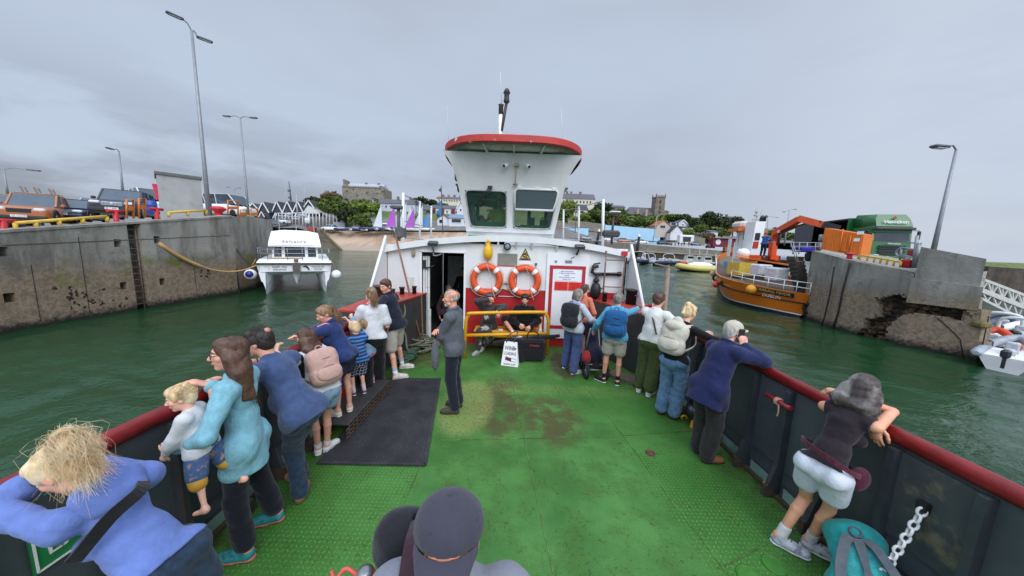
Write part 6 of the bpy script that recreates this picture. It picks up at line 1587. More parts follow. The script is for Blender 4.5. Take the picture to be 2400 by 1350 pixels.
# cars -----------------------------------------------------------------
CGL=M('car_glass',srgb(70,84,96),.06,.15,1.5);CGL2=M('car_glass_bright',srgb(150,164,176),.08,.25,1)
CHROME=M('chrome',srgb(190,192,196),.2,.1,metal=.8);PLATE=M('plate_white',srgb(226,228,226),.4);LENS=M('headlamp_glass',srgb(208,214,220),.1,.2,20);BUMPER=M('black_bumper',srgb(36,37,40),.6)
def carmat(n,c):return M('car_'+n,c,.28,.06,2,spec=.6)
def car(label,pos,yaw,L_=4.3,W_=1.78,H_=1.45,paint=None,kind='hatch',group=None,detail=True,plate_no=None,roofc=None):
 """pos: on the ground under the middle; yaw: heading of the bonnet in degrees, 0 = away from the camera"""
 t=thing('parked_car',pos,label,'car',group,R(yaw))
 mt=Matrix.Translation(Vector(pos));k=MB
 def build(m,n,mat,par=None):return m.build(n,mat,par or t)
 o=Vector(pos);hb=H_*(.60 if kind!='van' else.55);gc=.19 if kind in('suv','pickup')else.15
 w=W_/2;h0=H_*(.52 if kind in('suv','pickup')else.50);f,r=L_/2,-L_/2
 bon=hb*(.96 if kind in('suv','pickup')else.90)
 def ring(y,hw,z0,z1,top=.8):
  return[o+V(x,y,z)for x,z in((-hw*.9,z0),(hw*.9,z0),(hw,z0+.12),(hw*1.0,(z0+z1)*.52),(hw*.96,z1-.08),(hw*top,z1),(-hw*top,z1),(-hw*.96,z1-.08),(-hw,(z0+z1)*.52),(-hw,z0+.12))]
 m=k();m.loft([ring(f,w*.80,gc+.12,bon*.74),ring(f-.08,w*.93,gc+.02,bon*.84),ring(f-.45,w*.99,gc,bon*.95),ring(f-L_*.26,w,gc,bon*1.02),ring(f-L_*.36,w,gc,hb*1.02),ring(0,w,gc,hb*1.02),ring(r+.6,w,gc,hb*1.02),ring(r+.1,w*.96,gc+.05,hb*.98),ring(r,w*.85,gc+.15,hb*.85)])
 body=build(m,'body',paint)
 if kind=='van':cab=[(f-L_*.14,.80,hb),(f-L_*.27,.90,H_-.03),(r+.1,.90,H_-.03),(r+.02,.93,hb)]
 elif kind=='suv':cab=[(f-L_*.29,.86,hb),(f-L_*.43,.80,H_-.03),(r+.55,.80,H_-.04),(r+.12,.90,hb)]
 elif kind=='pickup':cab=[(f-L_*.31,.86,hb),(f-L_*.44,.80,H_-.03),(r+1.65,.80,H_-.04),(r+1.45,.90,hb)]
 elif kind=='estate':cab=[(f-L_*.28,.86,hb),(f-L_*.45,.76,H_-.03),(r+.7,.76,H_-.04),(r+.1,.88,hb)]
 else:cab=[(f-L_*.27,.86,hb),(f-L_*.46,.76,H_-.03),(r+.95,.76,H_-.04),(r+.25,.88,hb)]
 m=k();g=[]
 for y,kx,z in cab:g.append([o+V(-w*kx,y,z),o+V(w*kx,y,z)])
 vs=[p for pr in g for p in pr];vs=[vs[0],vs[1],vs[3],vs[2],vs[6],vs[7],vs[5],vs[4]]
 # glass house: windscreen, sides, rear
 m.add([g[0][0],g[0][1],g[1][1],g[1][0],g[2][0],g[2][1],g[3][1],g[3][0]],[[0,1,2,3],[4,5,6,7],[1,6,5,2],[0,3,4,7],[3,2,5,4],[0,7,6,1]])
 build(m,'windows',CGL2 if detail==2 else CGL)
 m=k();m.loft([[p+V(0,0,dz)for p in(g[1][0],g[1][1],g[2][1],g[2][0])]for dz in(0,.035)]+[[o+V(x*.9,y,H_+.01)for x,y in((g[1][0].x-o.x,cab[1][0]-.12),(g[1][1].x-o.x,cab[1][0]-.12),(g[2][1].x-o.x,cab[2][0]+.12),(g[2][0].x-o.x,cab[2][0]+.12))]],smooth=False)
 for s in(0,1):
  for a_,b_ in((0,1),(2,3)):m.bar(g[a_][s],g[b_][s],.07,.07)
  q0=lerp(g[0][s],g[3][s],.48);q1=lerp(g[1][s],g[2][s],.42);m.bar(q0,q1,.07,.05)
  if kind in('suv','estate','van'):m.bar(lerp(g[0][s],g[3][s],.76),lerp(g[1][s],g[2][s],.80),.09,.05)
 build(m,'roof',roofc or paint)
 for sx in(-1,1):
  for yy in(f-L_*.19,r+L_*.19):
   rw=.34 if kind not in('suv','pickup')else.39
   m=k();m.lathe(o+V(sx*(w-.2),yy,rw),[(rw*.55,0),(rw*.97,.01),(rw,.05),(rw,.17),(rw*.95,.21),(rw*.6,.215)],20,(sx,0,0));wh_=build(m,'wheel',TYRE)
   if detail:
    m=k();m.lathe(o+V(sx*(w+.015),yy,rw),[(rw*.60,-.02),(rw*.6,.0),(rw*.25,.005),(rw*.1,.015)],14,(sx,0,0));build(m,'rim',M('alloy_rim',srgb(150,152,156),.35,metal=.5),wh_)
    m=k();m.torus(o+V(sx*(w-.01),yy,rw+.02),rw+.07,.045,(1,0,0),20,6,R(-10),R(190));build(m,'wheel_arch',BUMPER)
 if detail:
  for sx in(-1,1):
   m=k();m.box(o+V(sx*w*.66,f-.10,bon*.80),(.40,.16,.17),bev=.05);build(m,'headlight',LENS)
   m=k();m.box(o+V(sx*(w+.09),f-L_*.34,hb+.10),(.2,.12,.15),bev=.04);build(m,'mirror',paint if kind=='pickup' else BUMPER)
  m=k();m.box(o+V(0,f-.03,bon*.72),(W_*.42,.08,.24 if kind in('pickup','suv')else.12),bev=.03);gr=build(m,'grille',CHROME if kind=='suv' else BUMPER)
  m=k()
  for i in range(3):m.box(o+V(0,f+.015,bon*.72-.07+i*.07 if kind in('pickup','suv')else bon*.70+i*.03),(W_*.38,.02,.02))
  build(m,'grille_bar',BLACK if kind=='suv' else CHROME if kind=='hatch' else BUMPER,gr)
  m=k();m.box(o+V(0,f-.03,gc+.20),(W_*.92,.2,.22),bev=.06);build(m,'bumper',BUMPER if kind in('pickup','suv','van')else paint)
  m=k();m.box(o+V(0,f+.085,gc+.28),(.50,.02,.12));pl_=build(m,'number_plate',PLATE)
  if plate_no:text('plate_text',plate_no,.10,o+V(0,f+.097,gc+.28),(-1,0,0),(0,0,1),INK,pl_)
  if kind=='hatch' or kind=='suv':
   m=k();m.lathe(o+V(0,f+.0,bon*.74),[(.075,0),(.075,.03),(.05,.035)],16,(0,1,0));build(m,'badge',CHROME)
 return t
def on_quay(px,py,y):p=Y(px,py,y);return V(p.x,p.y,p.z)
c1=car('silver van at the left edge of the quay car park',on_quay(2,533,19)+V(0,0,-.1),-140,4.8,1.9,1.95,carmat('silver',srgb(150,148,146)),'van','cars parked on the left quay',1)
c2=car('orange pickup truck with kayak cradles on its roof',on_quay(98,526,18.6)+V(0,0,-.08),-138,5.0,1.86,1.80,carmat('copper',srgb(172,104,58)),'pickup','cars parked on the left quay',1,'151 C 2184')
c3=car('small dark blue hatchback between the pickup and the off-roader',on_quay(184,519,20.5)+V(0,0,-.04),-142,4.1,1.74,1.42,carmat('navy',srgb(32,42,74)),'hatch','cars parked on the left quay',1,'02 C 9176')
c4=car('big black off-roader in front of the grey shed',on_quay(300,511,20.0)+V(0,0,-.04),-142,4.8,1.93,1.72,carmat('black_blue',srgb(38,40,52)),'suv','cars parked on the left quay',1,'05 C 4421')
pk=c2;m=MB()  # kayak cradles and bars on the pickup roof
o_=Vector(pk.location)
for yy in(-.1,.75-1.4):
 m.tube([o_+V(-.75,yy,1.86),o_+V(.75,yy,1.86)],.025,6)
 for xx in(-.5,0,.45):m.bar(o_+V(xx,yy,1.86),o_+V(xx+.06,yy+.12,2.2),.07,.035)
m.build('kayak_cradle',M('cradle_grey',srgb(150,146,140),.6),pk)
m=MB();o_=Vector(c1.location);m.box(o_+V(0,-.6,2.02),(1.3,1.6,.14),bev=.04);m.build('roof_box',M('roof_box_tan',srgb(120,108,92),.7,.3,6),c1)
a=on_quay(235,512,24);car('silver saloon half hidden between the hatchback and the off-roader',a+V(0,0,0),-140,4.4,1.78,1.45,carmat('silver2',srgb(158,160,164)),'hatch',None,0)
for px in(500,520):
 pass
car('white van behind the red bollard at the quay corner',Y(535,508,33),-95,5.0,1.95,2.2,carmat('white',srgb(222,224,226)),'van',None,0)
car('white van standing behind the off-roader and the shed',Y(352,500,30),-120,4.8,1.9,2.2,carmat('white',srgb(222,224,226)),'van',None,0)
# the catamaran ----------------------------------------------------------
GEL=M('gelcoat_white',srgb(234,236,240),.3,.03,2,stain=srgb(190,192,190),samt=.3,sscale=1.5)
cx,cy=-11.85,16.98
r2=V(.84,.54,0).normalized();b2=V(-r2.y,r2.x,0)
CM=Matrix(((r2.x,b2.x,0,cx),(r2.y,b2.y,0,cy),(0,0,1,WATER),(0,0,0,1)))
cat=thing('tour_boat',(cx,cy,WATER),'white catamaran tour boat with a small cabin moored at the left quay','boat')
def cp(name,fn,mat,par=None):m=MB(CM);fn(m);return m.build(name,mat,par or cat)
def hull(m):
 for s in(-1,1):
  xo=lambda d,z:s*(1.30+.36*min(1,max(0,z)/1.1)+.02)
  rings=[]
  for d,zb,wi in((-.12,.30,.02),(.05,-.2,.06),(.7,-.5,.30),(1.8,-.6,.46),(5,-.6,.52),(7.6,-.55,.5)):
   rings.append([V(s*1.36,d,zb),V(s*(1.36-wi*.7),d+.02,.45),V(s*(1.36-wi*1.1),d+.04,1.05),V(s*(1.36-wi*1.1),d+.04,1.16),V(s*(1.62+.03*min(d,1)),d*.9+.05,1.16),V(s*(1.52),d+.02,.72),V(s*(1.50 if d>.2 else 1.45),d+.02,.64),V(s*(1.36+wi*.25),d+.0,.3)])
  m.loft(rings,smooth=False)
cp('hull',hull,GEL)
cp('bridge_deck',lambda m:(m.hexa([(-1.62,.12,1.16),(1.62,.12,1.16),(1.66,7.6,1.0),(-1.66,7.6,1.0),(-1.70,.0,1.62),(1.70,.0,1.62),(1.72,7.6,1.62),(-1.72,7.6,1.62)]),m.hexa([(-1.45,.5,.98),(1.45,.5,.98),(1.45,7.5,.8),(-1.45,7.5,.8),(-1.6,.14,1.17),(1.6,.14,1.17),(1.6,7.5,1.17),(-1.6,7.5,1.17)])),GEL)
cp('nacelle',lambda m:m.loft([[V(-.03,.2,1.16),V(0,.15,.9),V(.03,.2,1.16)],[V(-.24,.45,1.15),V(0,.3,.45),V(.24,.45,1.15)],[V(-.26,1.6,1.1),V(0,1.4,.30),V(.26,1.6,1.1)],[V(-.24,4,1),V(0,4,.4),V(.24,4,1)]],smooth=False),GEL)
cp('fender_strip',lambda m:m.bar((-1.74,-.03,1.62),(1.74,-.03,1.62),.07,.075),RUBBER)
cp('foredeck',lambda m:(m.hexa([(-1.70,.0,1.66),(1.70,.0,1.66),(1.72,7.6,1.66),(-1.72,7.6,1.66),(-1.60,.32,1.84),(1.60,.32,1.84),(1.66,7.6,1.84),(-1.66,7.6,1.84)])),GEL)
cp('deck_pad',lambda m:m.box((-.45,.95,1.86),(1.5,.7,.03)),M('deck_pad_tan',srgb(176,140,92),.8,.2))
cp('bow_step',lambda m:(m.box((.02,-.06,1.38),(.34,.07,.52))),M('step_grey',srgb(92,88,86),.7,.2))
cp('bow_roller',lambda m:(m.box((.02,-.03,1.62),(.36,.12,.10)),m.lathe((.02,-.05,1.82),[(.1,-.1),(.1,.06),(.05,.08)],12)),M('roller_brown',srgb(120,98,84),.6))
pn=cp('bow_panel',lambda m:m.box((0,.038,1.37),(3.1,.02,.36)),GEL)
TXT=M('letter_grey',srgb(84,88,96),.6)
def ct(body,size,x,z,y,par,up=(0,0,1),width=None,mat=TXT):return text('lettering',body,size,CM@V(x,y,z),r2,up,mat,par,.004,width=width)
ct('DEEP SEA',.13,-.72,1.44,.012,pn,width=.66);ct('FISHING',.13,-.72,1.30,.016,pn,width=.56);ct('WILDLIFE',.13,1.02,1.44,.012,pn,width=.62);ct('TOURS',.13,1.02,1.30,.016,pn,width=.42)
def dolphin(m):
 pts=spline([V(.30,0,1.46),V(.42,0,1.475),V(.52,0,1.42),V(.585,0,1.30)],5);n=len(pts)
 m.tube(pts,[.008+.036*math.sin(math.pi*min(1,.06+i/n*.9))**.8 for i in range(n)],8);m.prism([V(.42,-.01,1.50),V(.47,-.01,1.545),V(.49,-.01,1.48)],(0,.02,0));m.prism([V(.565,-.01,1.32),V(.54,-.01,1.27),V(.585,-.01,1.29),V(.64,-.01,1.26),V(.60,-.01,1.33)],(0,.02,0))
cp('dolphin_emblem',dolphin,BLACK,pn)
cp('fish_emblem',lambda m:m.tube(spline([V(-1.36,.015,1.44),V(-1.24,.015,1.47),V(-1.16,.015,1.40),V(-1.20,.015,1.30)]),.010,5),M('emblem_pale',srgb(176,178,182),.6),pn)
def cabin(m):
 for x0,x1 in((-1.14,-1.05),(-.70,-.55),(.42,.57),(.98,1.08)):m.hexa([(x0,1.45,1.83),(x1,1.45,1.83),(x1,1.52,1.83),(x0,1.52,1.83),(x0*.98,1.55,2.50),(x1*.98,1.55,2.50),(x1*.98,1.62,2.5),(x0*.98,1.62,2.5)])
 m.box((-.03,1.5,1.86),(2.2,.06,.1));
 for s in(-1,1):
  m.box((s*1.08-.03,3.0,1.9),(.05,3.0,.15));m.box((s*1.06-.03,2.7,2.2),(.05,.12,.6));m.box((s*1.06-.03,4.4,2.2),(.05,.2,.6))
cb=cp('cabin',cabin,GEL)
cp('cabin_glass',lambda m:(m.hexa([(-1.1,1.50,1.86),(1.04,1.50,1.86),(1.04,1.51,1.86),(-1.1,1.51,1.86),(-1.08,1.59,2.5),(1.02,1.59,2.5),(1.02,1.60,2.5),(-1.08,1.6,2.5)])),mat_glass('boat_glass',srgb(60,70,80),.55),cb)
cp('cabin_seat',lambda m:(m.box((-.6,2.6,2.0),(.4,.4,.6)),m.box((.6,2.6,2.0),(.4,.4,.6)),m.box((0,4.6,2.1),(2.0,.05,.7))),M('seat_slate',srgb(84,96,112),.8),cb)
rf=cp('cabin_roof',lambda m:(m.loft([[V(-1.26,1.15,2.50),V(1.24,1.15,2.50),V(1.24,1.15,2.60),V(.6,1.13,2.63),V(-.6,1.13,2.63),V(-1.26,1.15,2.6)],[V(-1.22,1.30,2.50),V(1.20,1.30,2.50),V(1.20,1.26,2.86),V(.6,1.24,2.88),V(-.6,1.24,2.88),V(-1.22,1.26,2.86)],[V(-1.16,1.9,2.5),V(1.14,1.9,2.5),V(1.12,1.9,3.34),V(.55,1.9,3.45),V(-.55,1.9,3.45),V(-1.14,1.9,3.34)],[V(-1.16,4.6,2.5),V(1.14,4.6,2.5),V(1.12,4.6,3.36),V(.55,4.6,3.48),V(-.55,4.6,3.48),V(-1.14,4.6,3.36)]],smooth=False)),GEL,cb)
ct('RADIANCE',.26,-.05,2.755,1.175,rf,up=(b2*.16+V(0,0,1)),width=1.12)
def rails(m):
 for z in(2.18,2.42):
  m.tube([V(-1.06,1.5,z-.02),V(-1.62,1.35,z-.02),V(-1.64,.3,z-.05),V(-1.45,.08,z-.05),V(.40,.05,z),V(1.50,.1,z+.02),V(1.62,.4,z+.03),V(1.62,1.7,z+.03)],.016,6)
 for x,y in((-1.63,.35),(-1.2,.07),(-.35,.06),(.32,.06),(1.25,.08),(1.60,.2),(1.62,1.0),(-1.63,1.2),(1.62,1.7)):m.tube([V(x,y,1.8),V(x,y,2.46)],.016,6)
cp('bow_rail',rails,STEEL)
def gear(m):
 m.tube([V(-.9,4.0,3.4),V(-.9,4.0,4.35),V(.95,4.0,4.35),V(.95,4.0,3.4)],.03,6);m.tube([V(0,3.4,3.4),V(0,3.4,3.75)],.02,6)
 for x in(-.5,.5):m.tube([V(x,4,4.35),V(x+.02,4,6.2)],.008,4)
 m.ell(V(-.35,4,4.5),(.16,.16,.09));m.box(V(.42,4,4.47),(.42,.3,.12),bev=.04);m.tube([V(.1,4,4.3),V(.06,4,5.3)],.03,6);m.box(V(.09,4,5.5),(.04,.04,.6))
cp('radar_arch',gear,M('arch_grey',srgb(176,180,184),.5))
for x,y,z,nm,lb in((-1.98,.25,1.05,'BLUE','white ball fender with a blue cap between the catamaran and the quay'),(1.92,.3,.95,'WHITE','white ball fender on the open-water side of the catamaran')):
 c=CM@V(x,y,z);f=thing('ball_fender',c-V(0,0,.26),lb,'fender')
 m=MB();m.ell(c,.27,nu=20,nv=14);m.build('ball',WHITEP,f)
 if nm=='BLUE':m=MB();m.ell(c+V(.06,-.12,.02),(.19,.19,.19));m.build('cap',M('fender_blue',srgb(34,44,130),.4),f)
 m=MB();m.tube([c+V(0,0,.26),CM@V(x*.87,y,1.85)],.014,5);m.build('lanyard',ROPET,f)
 # right-hand quay ---------------------------------------------------------
QR=mat_quay('quay_concrete_right',0,.25)
qr=thing('broken_quay',(18,12,WATER),'crumbling concrete quay on the right with a cavity at the waterline','quay')
CR=(13.58,12.95)
def TR(x,y):return 2.4-(.0)+(y-12.95)*.20-(x-13.58)*.07-.06 if False else 2.34+.185*(y-12.95)-.11*(x-13.58)
PAR_Y=10.62
end=(14.35,9.15)
m=MB()
def slab(pl,zb,zt):n=len(pl);m.add([(x,y,zb)for x,y in pl]+[(x,y,zt(x,y))for x,y in pl],[list(range(n))[::-1],list(range(n,2*n))]+[[i,(i+1)%n,n+(i+1)%n,n+i]for i in range(n)])
slab([(14.7,9.9),(14.05,12.8),(14.75,15.2),(24,24),(60,46),(60,40.2),(20.2,13.5)],-1.6,TR);m.build('quay_core',QR,qr)
m=MB();slab([(CR[0],CR[1]),(14.4,15.2),(14.95,15.3),(14.3,12.6)],-1.6,TR);m.build('left_face',QR,qr)
m=MB();slab([(13.6,12.36),(CR[0],CR[1]),(14.2,12.8),(14.1,12.36)],-1.6,TR);m.build('front_face',QR,qr)
# the collapsed stretch: a skin of concrete with an irregular hole, rubble core behind
rng=np.random.RandomState(8);h=.06
ys=np.arange(end[1],12.36,h);zs=np.arange(-1.5,2.4,h)
hole_px=[(2068,700),(2120,690),(2180,706),(2240,722),(2262,735),(2235,752),(2185,742),(2160,735),(2120,745),(2095,770),(2092,800),(2060,830),(2020,812),(2034,770),(2048,748),(2080,738),(2075,716)]
HP=[X(px,py,13.9)for px,py in hole_px];HP=[(p.y,p.z)for p in HP]
def inside(y,z,P):
 c=False;j=len(P)-1
 for i in range(len(P)):
  if(P[i][1]>z)!=(P[j][1]>z)and y<(P[j][0]-P[i][0])*(z-P[i][1])/(P[j][1]-P[i][1])+P[i][0]:c=not c
  j=i
 return c
xs_=lambda y:lerp(13.66,end[0],(PAR_Y-y)/(PAR_Y-end[1]))if y<PAR_Y else lerp(13.66,13.6,(y-PAR_Y)/1.74)
m=MB()
for y in ys:
 for z in zs:
  ztop=.95 if y<PAR_Y-.01 else TR(13.6,y)
  if z>=ztop or y<end[1]+(z+.65)/3.05*.30:continue
  jy,jz=rng.uniform(-.06,.06,2)
  if inside(y+h/2+jy,z+h/2+jz,HP):continue
  x0=xs_(y);x1=xs_(y+h);h2=min(h,ztop-z)
  m.hexa([(x0,y,z),(x0+.3,y,z),(x1+.3,y+h,z),(x1,y+h,z),(x0,y,z+h2),(x0+.3,y,z+h2),(x1+.3,y+h,z+h2),(x1,y+h,z+h2)])
m.build('broken_facing',QR,qr)
m=MB()
for _ in range(1500):
 y=rng.uniform(end[1]+.2,12.3);z=rng.uniform(-.9,1.6)
 if not inside(y,z,HP):continue
 r_=rng.uniform(.05,.13);m.ell((xs_(y)+.22+rng.uniform(0,.12),y,z),(r_,r_*rng.uniform(.7,1.3),r_*rng.uniform(.5,1)),nu=6,nv=4)
m.build('rubble',M('rubble_brown',srgb(84,64,44),.95,.4,6,stain=srgb(26,22,18),samt=.9,sscale=2.2,slo=.45,shi=.6),qr).__setitem__('kind','stuff')
m=MB();slab([(14.20,9.37),(xs_(PAR_Y)-.05,PAR_Y+.03),(14.3,PAR_Y+.03),(20,13.2)],.93,lambda x,y:1.62+.10*(y-9.1));m.build('ledge',QR,qr)
m=MB();slab([(14.22,9.46),(xs_(PAR_Y)+.02,PAR_Y),(xs_(PAR_Y)+.5,PAR_Y+.1),(18.5,13.6),(20.0,13.4)],1.55,lambda x,y:2.385-.1413*x+.224*y);m.build('parapet_block',QR,qr)
m=MB();m.hexa([(14.36,9.16,-1.6),(20.5,13.1,-1.6),(18,12.7,-1.6),(14.25,9.7,-1.6),(14.25,9.34,.95),(20.2,13.28,.95),(18,12.7,.95),(14.25,9.7,.95)]);m.build('end_face',QR,qr)
a=X(2292,760,14.2);m=MB();m.box((a.x+.1,a.y,a.z),(.3,.3,.2),bev=.05);m.build('iron_stub',M('stub_moss',srgb(110,100,60),.9,.3),qr)
for p in([(1955,625),(1945,690),(1932,745),(1925,765)],[(1992,616),(1975,680),(1965,730),(1952,772)]):
 m=MB();m.tube([X(px,py,13.55)for px,py in p],.03,6);o=m.build('quay_cable',M('cable_black',srgb(34,32,32),.7));tag(o,'black cable hanging down the left end of the right quay' if p[0][0]<1960 else 'dark hose running down the right quay near its corner','cable')
for p in([(2195,745),(2215,770),(2232,795),(2236,850)],[(2285,740),(2272,800),(2262,855)]):
 m=MB();m.tube([V(xs_(X(px,py,13.9).y)-.01,X(px,py,13.9).y,X(px,py,13.9).z)for px,py in p],.014,5);m.build('crack',DKJ,qr)
 # things on the right quay
lamp(Y(2187,590,11.2),Y(2241,352,11.2),'single-headed lamp post behind the parapet of the right quay',[(-.42,-.05,.05)],.075)
tk=thing('delivery_truck',Y(2080,612,20),'green and black curtain-sided lorry on the right quay with its load bay open','truck')
GREEN=M('truck_green',srgb(26,98,48),.35,.08,2,spec=.6)
tk0=Y(2082,622,20)
fwd=V(-.30,-1,0).normalized();sd2=V(-fwd.y,fwd.x,0)  # sd2 points to the picture's right
TM=Matrix(((sd2.x,fwd.x,0,tk0.x),(sd2.y,fwd.y,0,tk0.y),(0,0,1,tk0.z-.05),(0,0,0,1)))
def tp(name,fn,mat,par=None):m=MB(TM);fn(m);return m.build(name,mat,par or tk)
cabm=tp('cab',lambda m:(m.loft([[V(-.98,-2.0,.5),V(.98,-2.0,.5),V(1.0,-2.0,2.4),V(-1.0,-2.0,2.4)],[V(-1.0,-.3,.45),V(1.0,-.3,.45),V(1.0,-.3,2.45),V(-1.0,-.3,2.45)],[V(-.96,.0,.5),V(.96,.0,.5),V(.93,-.12,1.62),V(-.93,-.12,1.62)]],smooth=False),m.box((0,-1.1,2.3),(1.96,1.9,.5),bev=.08)),GREEN)
tp('windscreen',lambda m:m.hexa([(-.86,-.10,1.55),(.86,-.10,1.55),(.86,-.2,1.55),(-.86,-.2,1.55),(-.82,-.20,2.22),(.82,-.20,2.22),(.82,-.3,2.22),(-.82,-.3,2.22)]),M('truck_glass',srgb(60,66,74),.1,.25,1),cabm)
tp('side_window',lambda m:m.box((-1.005,-.75,1.95),(.02,.75,.6)),GLASSD,cabm)
tp('sun_visor',lambda m:m.box((0,-.06,2.36),(1.95,.3,.16),bev=.05),M('visor_dark',srgb(64,60,62),.4),cabm)
df=tp('wind_deflector',lambda m:m.loft([[V(-.9,-.1,2.5),V(.9,-.1,2.5),V(.85,-.35,3.0),V(.7,-.5,3.28),V(-.7,-.5,3.28),V(-.85,-.35,3.0)],[V(-1.0,-1.9,2.5),V(1.0,-1.9,2.5),V(1.0,-1.9,3.1),V(.9,-1.9,3.35),V(-.9,-1.9,3.35),V(-1.0,-1.9,3.1)]]),GREEN,cabm)
LW=M('letter_white',srgb(228,232,228),.6)
text('lettering','Heineken',.34,TM@V(.05,-.12,2.78),sd2,(fwd*-.42+V(0,0,1)),LW,df,.01,width=1.15)
m=MB(TM);m.prism([V(.05+.11*math.sin(2*math.pi*i/10)*(1 if i%2==0 else.45),-.30,3.06+.10*math.cos(2*math.pi*i/10)*(1 if i%2==0 else.45))for i in range(10)],(0,.06,0));m.build('star_emblem',M('star_red',srgb(200,60,50),.5),df)
gr=tp('grille',lambda m:[m.box((0,.02,z),(1.3,.06,.10))for z in(.75,.92,1.1,1.25)],BLACK,cabm)
text('lettering','Heineken',.15,TM@V(.05,.05,1.42),sd2,(0,0,1),LW,gr,.01,width=.62)
tp('bumper',lambda m:m.box((0,.0,.48),(1.96,.25,.35),bev=.06),GREEN,cabm)
tp('number_plate',lambda m:m.box((-.45,.14,.55),(.55,.02,.13)),PLATE,cabm)
for s in(-1,1):
 tp('headlight',lambda m:m.box((s*.78,.08,.62),(.32,.12,.2),bev=.04),LENS,cabm);tp('mirror',lambda m:(m.box((s*1.22,-.1,1.95),(.16,.12,.55),bev=.04),m.tube([V(s*1.0,-.2,2.25),V(s*1.22,-.1,2.25)],.02)),BLACK,cabm)
 for yy in(-1.2,-6.6):tp('wheel',lambda m:m.lathe((s*.78,yy,.45),[(.2,0),(.44,.02),(.45,.2),(.3,.24)],18,(s,0,0)),TYRE)
BXL=-8.6
bx=tp('cargo_body',lambda m:(m.box((0,(BXL-2.05)/2,.95),(2.4,-BXL-2.05,.2)),m.box((0,(BXL-2.05)/2,3.12),(2.4,-BXL-2.05,.1)),m.box((1.18,(BXL-2.05)/2,2.0),(.05,-BXL-2.05,2.2)),m.box((0,BXL,2.0),(2.4,.06,2.2))),M('box_black',srgb(46,48,56),.5,.15))
tp('headboard',lambda m:m.box((0,-2.1,2.05),(2.42,.12,2.25)),GREEN,bx)
tp('side_curtain',lambda m:m.box((-1.18,-7.3,2.05),(.05,2.6,2.1)),M('curtain_grey',srgb(78,82,92),.6,.15),bx)
kg=tp('keg_stack',lambda m:[m.lathe((-.75+dx*.45,-2.6-i*.5,1.06+j*.62),[(.17,0),(.2,.04),(.2,.5),(.17,.55)],12)for i in range(7)for j in range(2)for dx in range(2)],M('keg_steel',srgb(170,172,174),.35,metal=.5));tk.name='delivery_truck'
# orange tank container
a0,a1=Y(1921,606,17.5),Y(2012,618,16.0)
ORC=M('container_orange',srgb(222,118,30),.5,.07,3,stain=srgb(176,96,40),samt=.5,sscale=2)
oc=thing('orange_container',(a0+a1)/2,'tall orange steel container standing on the edge of the right quay','container')
dv=(a1-a0);dv.z=0;Lc=dv.length;dv.normalize();nv=V(-dv.y,dv.x,0)
if nv.y<0:nv=-nv
zt0,zt1=Y(1932,534,17.5).z,Y(2020,549,16.0).z;zb=TR(a1.x,a1.y)-.02
m=MB();m.hexa([a0+V(0,0,zb-a0.z),a1+V(0,0,zb-a1.z),a1+nv*.9+V(0,0,zb-a1.z),a0+nv*.9+V(0,0,zb-a0.z),V(a0.x,a0.y,zt0),V(a1.x,a1.y,zt1),V(a1.x,a1.y,zt1)+nv*.9,V(a0.x,a0.y,zt0)+nv*.9]);m.build('tank',ORC,oc)
for f in(.05,.30,.46,.62,.78,.97):
 p=a0+dv*Lc*f;m=MB();m.box((p.x-nv.x*.04,p.y-nv.y*.04,(zb+lerp(zt0,zt1,f))/2),(.05,.03,lerp(zt0,zt1,f)-zb),rz=math.atan2(dv.y,dv.x));m.build('rib',ORC,oc)
for f,z in((.86,.85),(.92,1.2)):
 p=a0+dv*Lc*f;m=MB();m.box((p.x-nv.x*.02,p.y-nv.y*.02,zb+z),(.24,.02,.16),rz=math.atan2(dv.y,dv.x));m.build('label_plate',PAPER,oc)
m=MB();p=a0+dv*Lc*.5-nv*.06;m.tube([V(p.x,p.y,zb+.02),V(p.x,p.y,zt0-.1)],.025,6);p2=a0+dv*Lc*.72-nv*.06;m.tube([V(p2.x,p2.y,zb+.25),V(p2.x,p2.y,zt1-.05)],.025,6);m.tube([V(p.x,p.y,zb+.3),V(p2.x,p2.y,zb+.3)],.025,6);m.build('lock_bar',ORC,oc)
# yellow kerb rail, gate rails, bins, bollard, blue tub
m=MB();tp_=[(2010,606),(2017,598),(2050,603),(2080,608),(2112,614)]
m.tube([X(px,py,13.9)for px,py in tp_],.035,8)
for px,py in tp_[1:]+[(2034,600),(2065,605),(2096,611)]:p=X(px,py,13.9);m.tube([p,p-V(0,0,.2)],.03,6)
o=m.build('quay_rail',YELR);tag(o,'low yellow kerb rail on the right quay in front of the lorry','railing')
m=MB();P5=lambda px,py:X(px,py,14.1)
m.tube(spline([P5(2112,580),P5(2102,588),P5(2101,596),P5(2108,600),P5(2150,604)],4),.03,8);m.tube([P5(2112,580),P5(2148,586)],.03,8);m.tube([P5(2110,597),P5(2146,604)],.025,8);m.tube([P5(2113,580),P5(2109,610)],.03,8);m.tube([P5(2150,552),P5(2140,628)],.045,8);m.tube([P5(2155,569),P5(2146,628)],.05,8);m.tube([P5(2125,568),P5(2160,571)],.025,8)
o=m.build('gate_frame',GALV);tag(o,'galvanised rounded gate frame beside the parapet on the right quay','gate')
m=MB();p=X(2128,626,14.2);m.box(p+V(0,0,.12),(.3,.26,.30),bev=.04,taper=1.15);o=m.build('red_bin',REDP);tag(o,'small red bin beside the gate frame on the right quay','bin')
m=MB();p=X(2140,593,14.8);m.box(p,(.2,.25,.25),bev=.03);o=m.build('notice_box',M('notice_maroon',srgb(150,50,56),.5));tag(o,'maroon notice box mounted inside the gate frame','box')
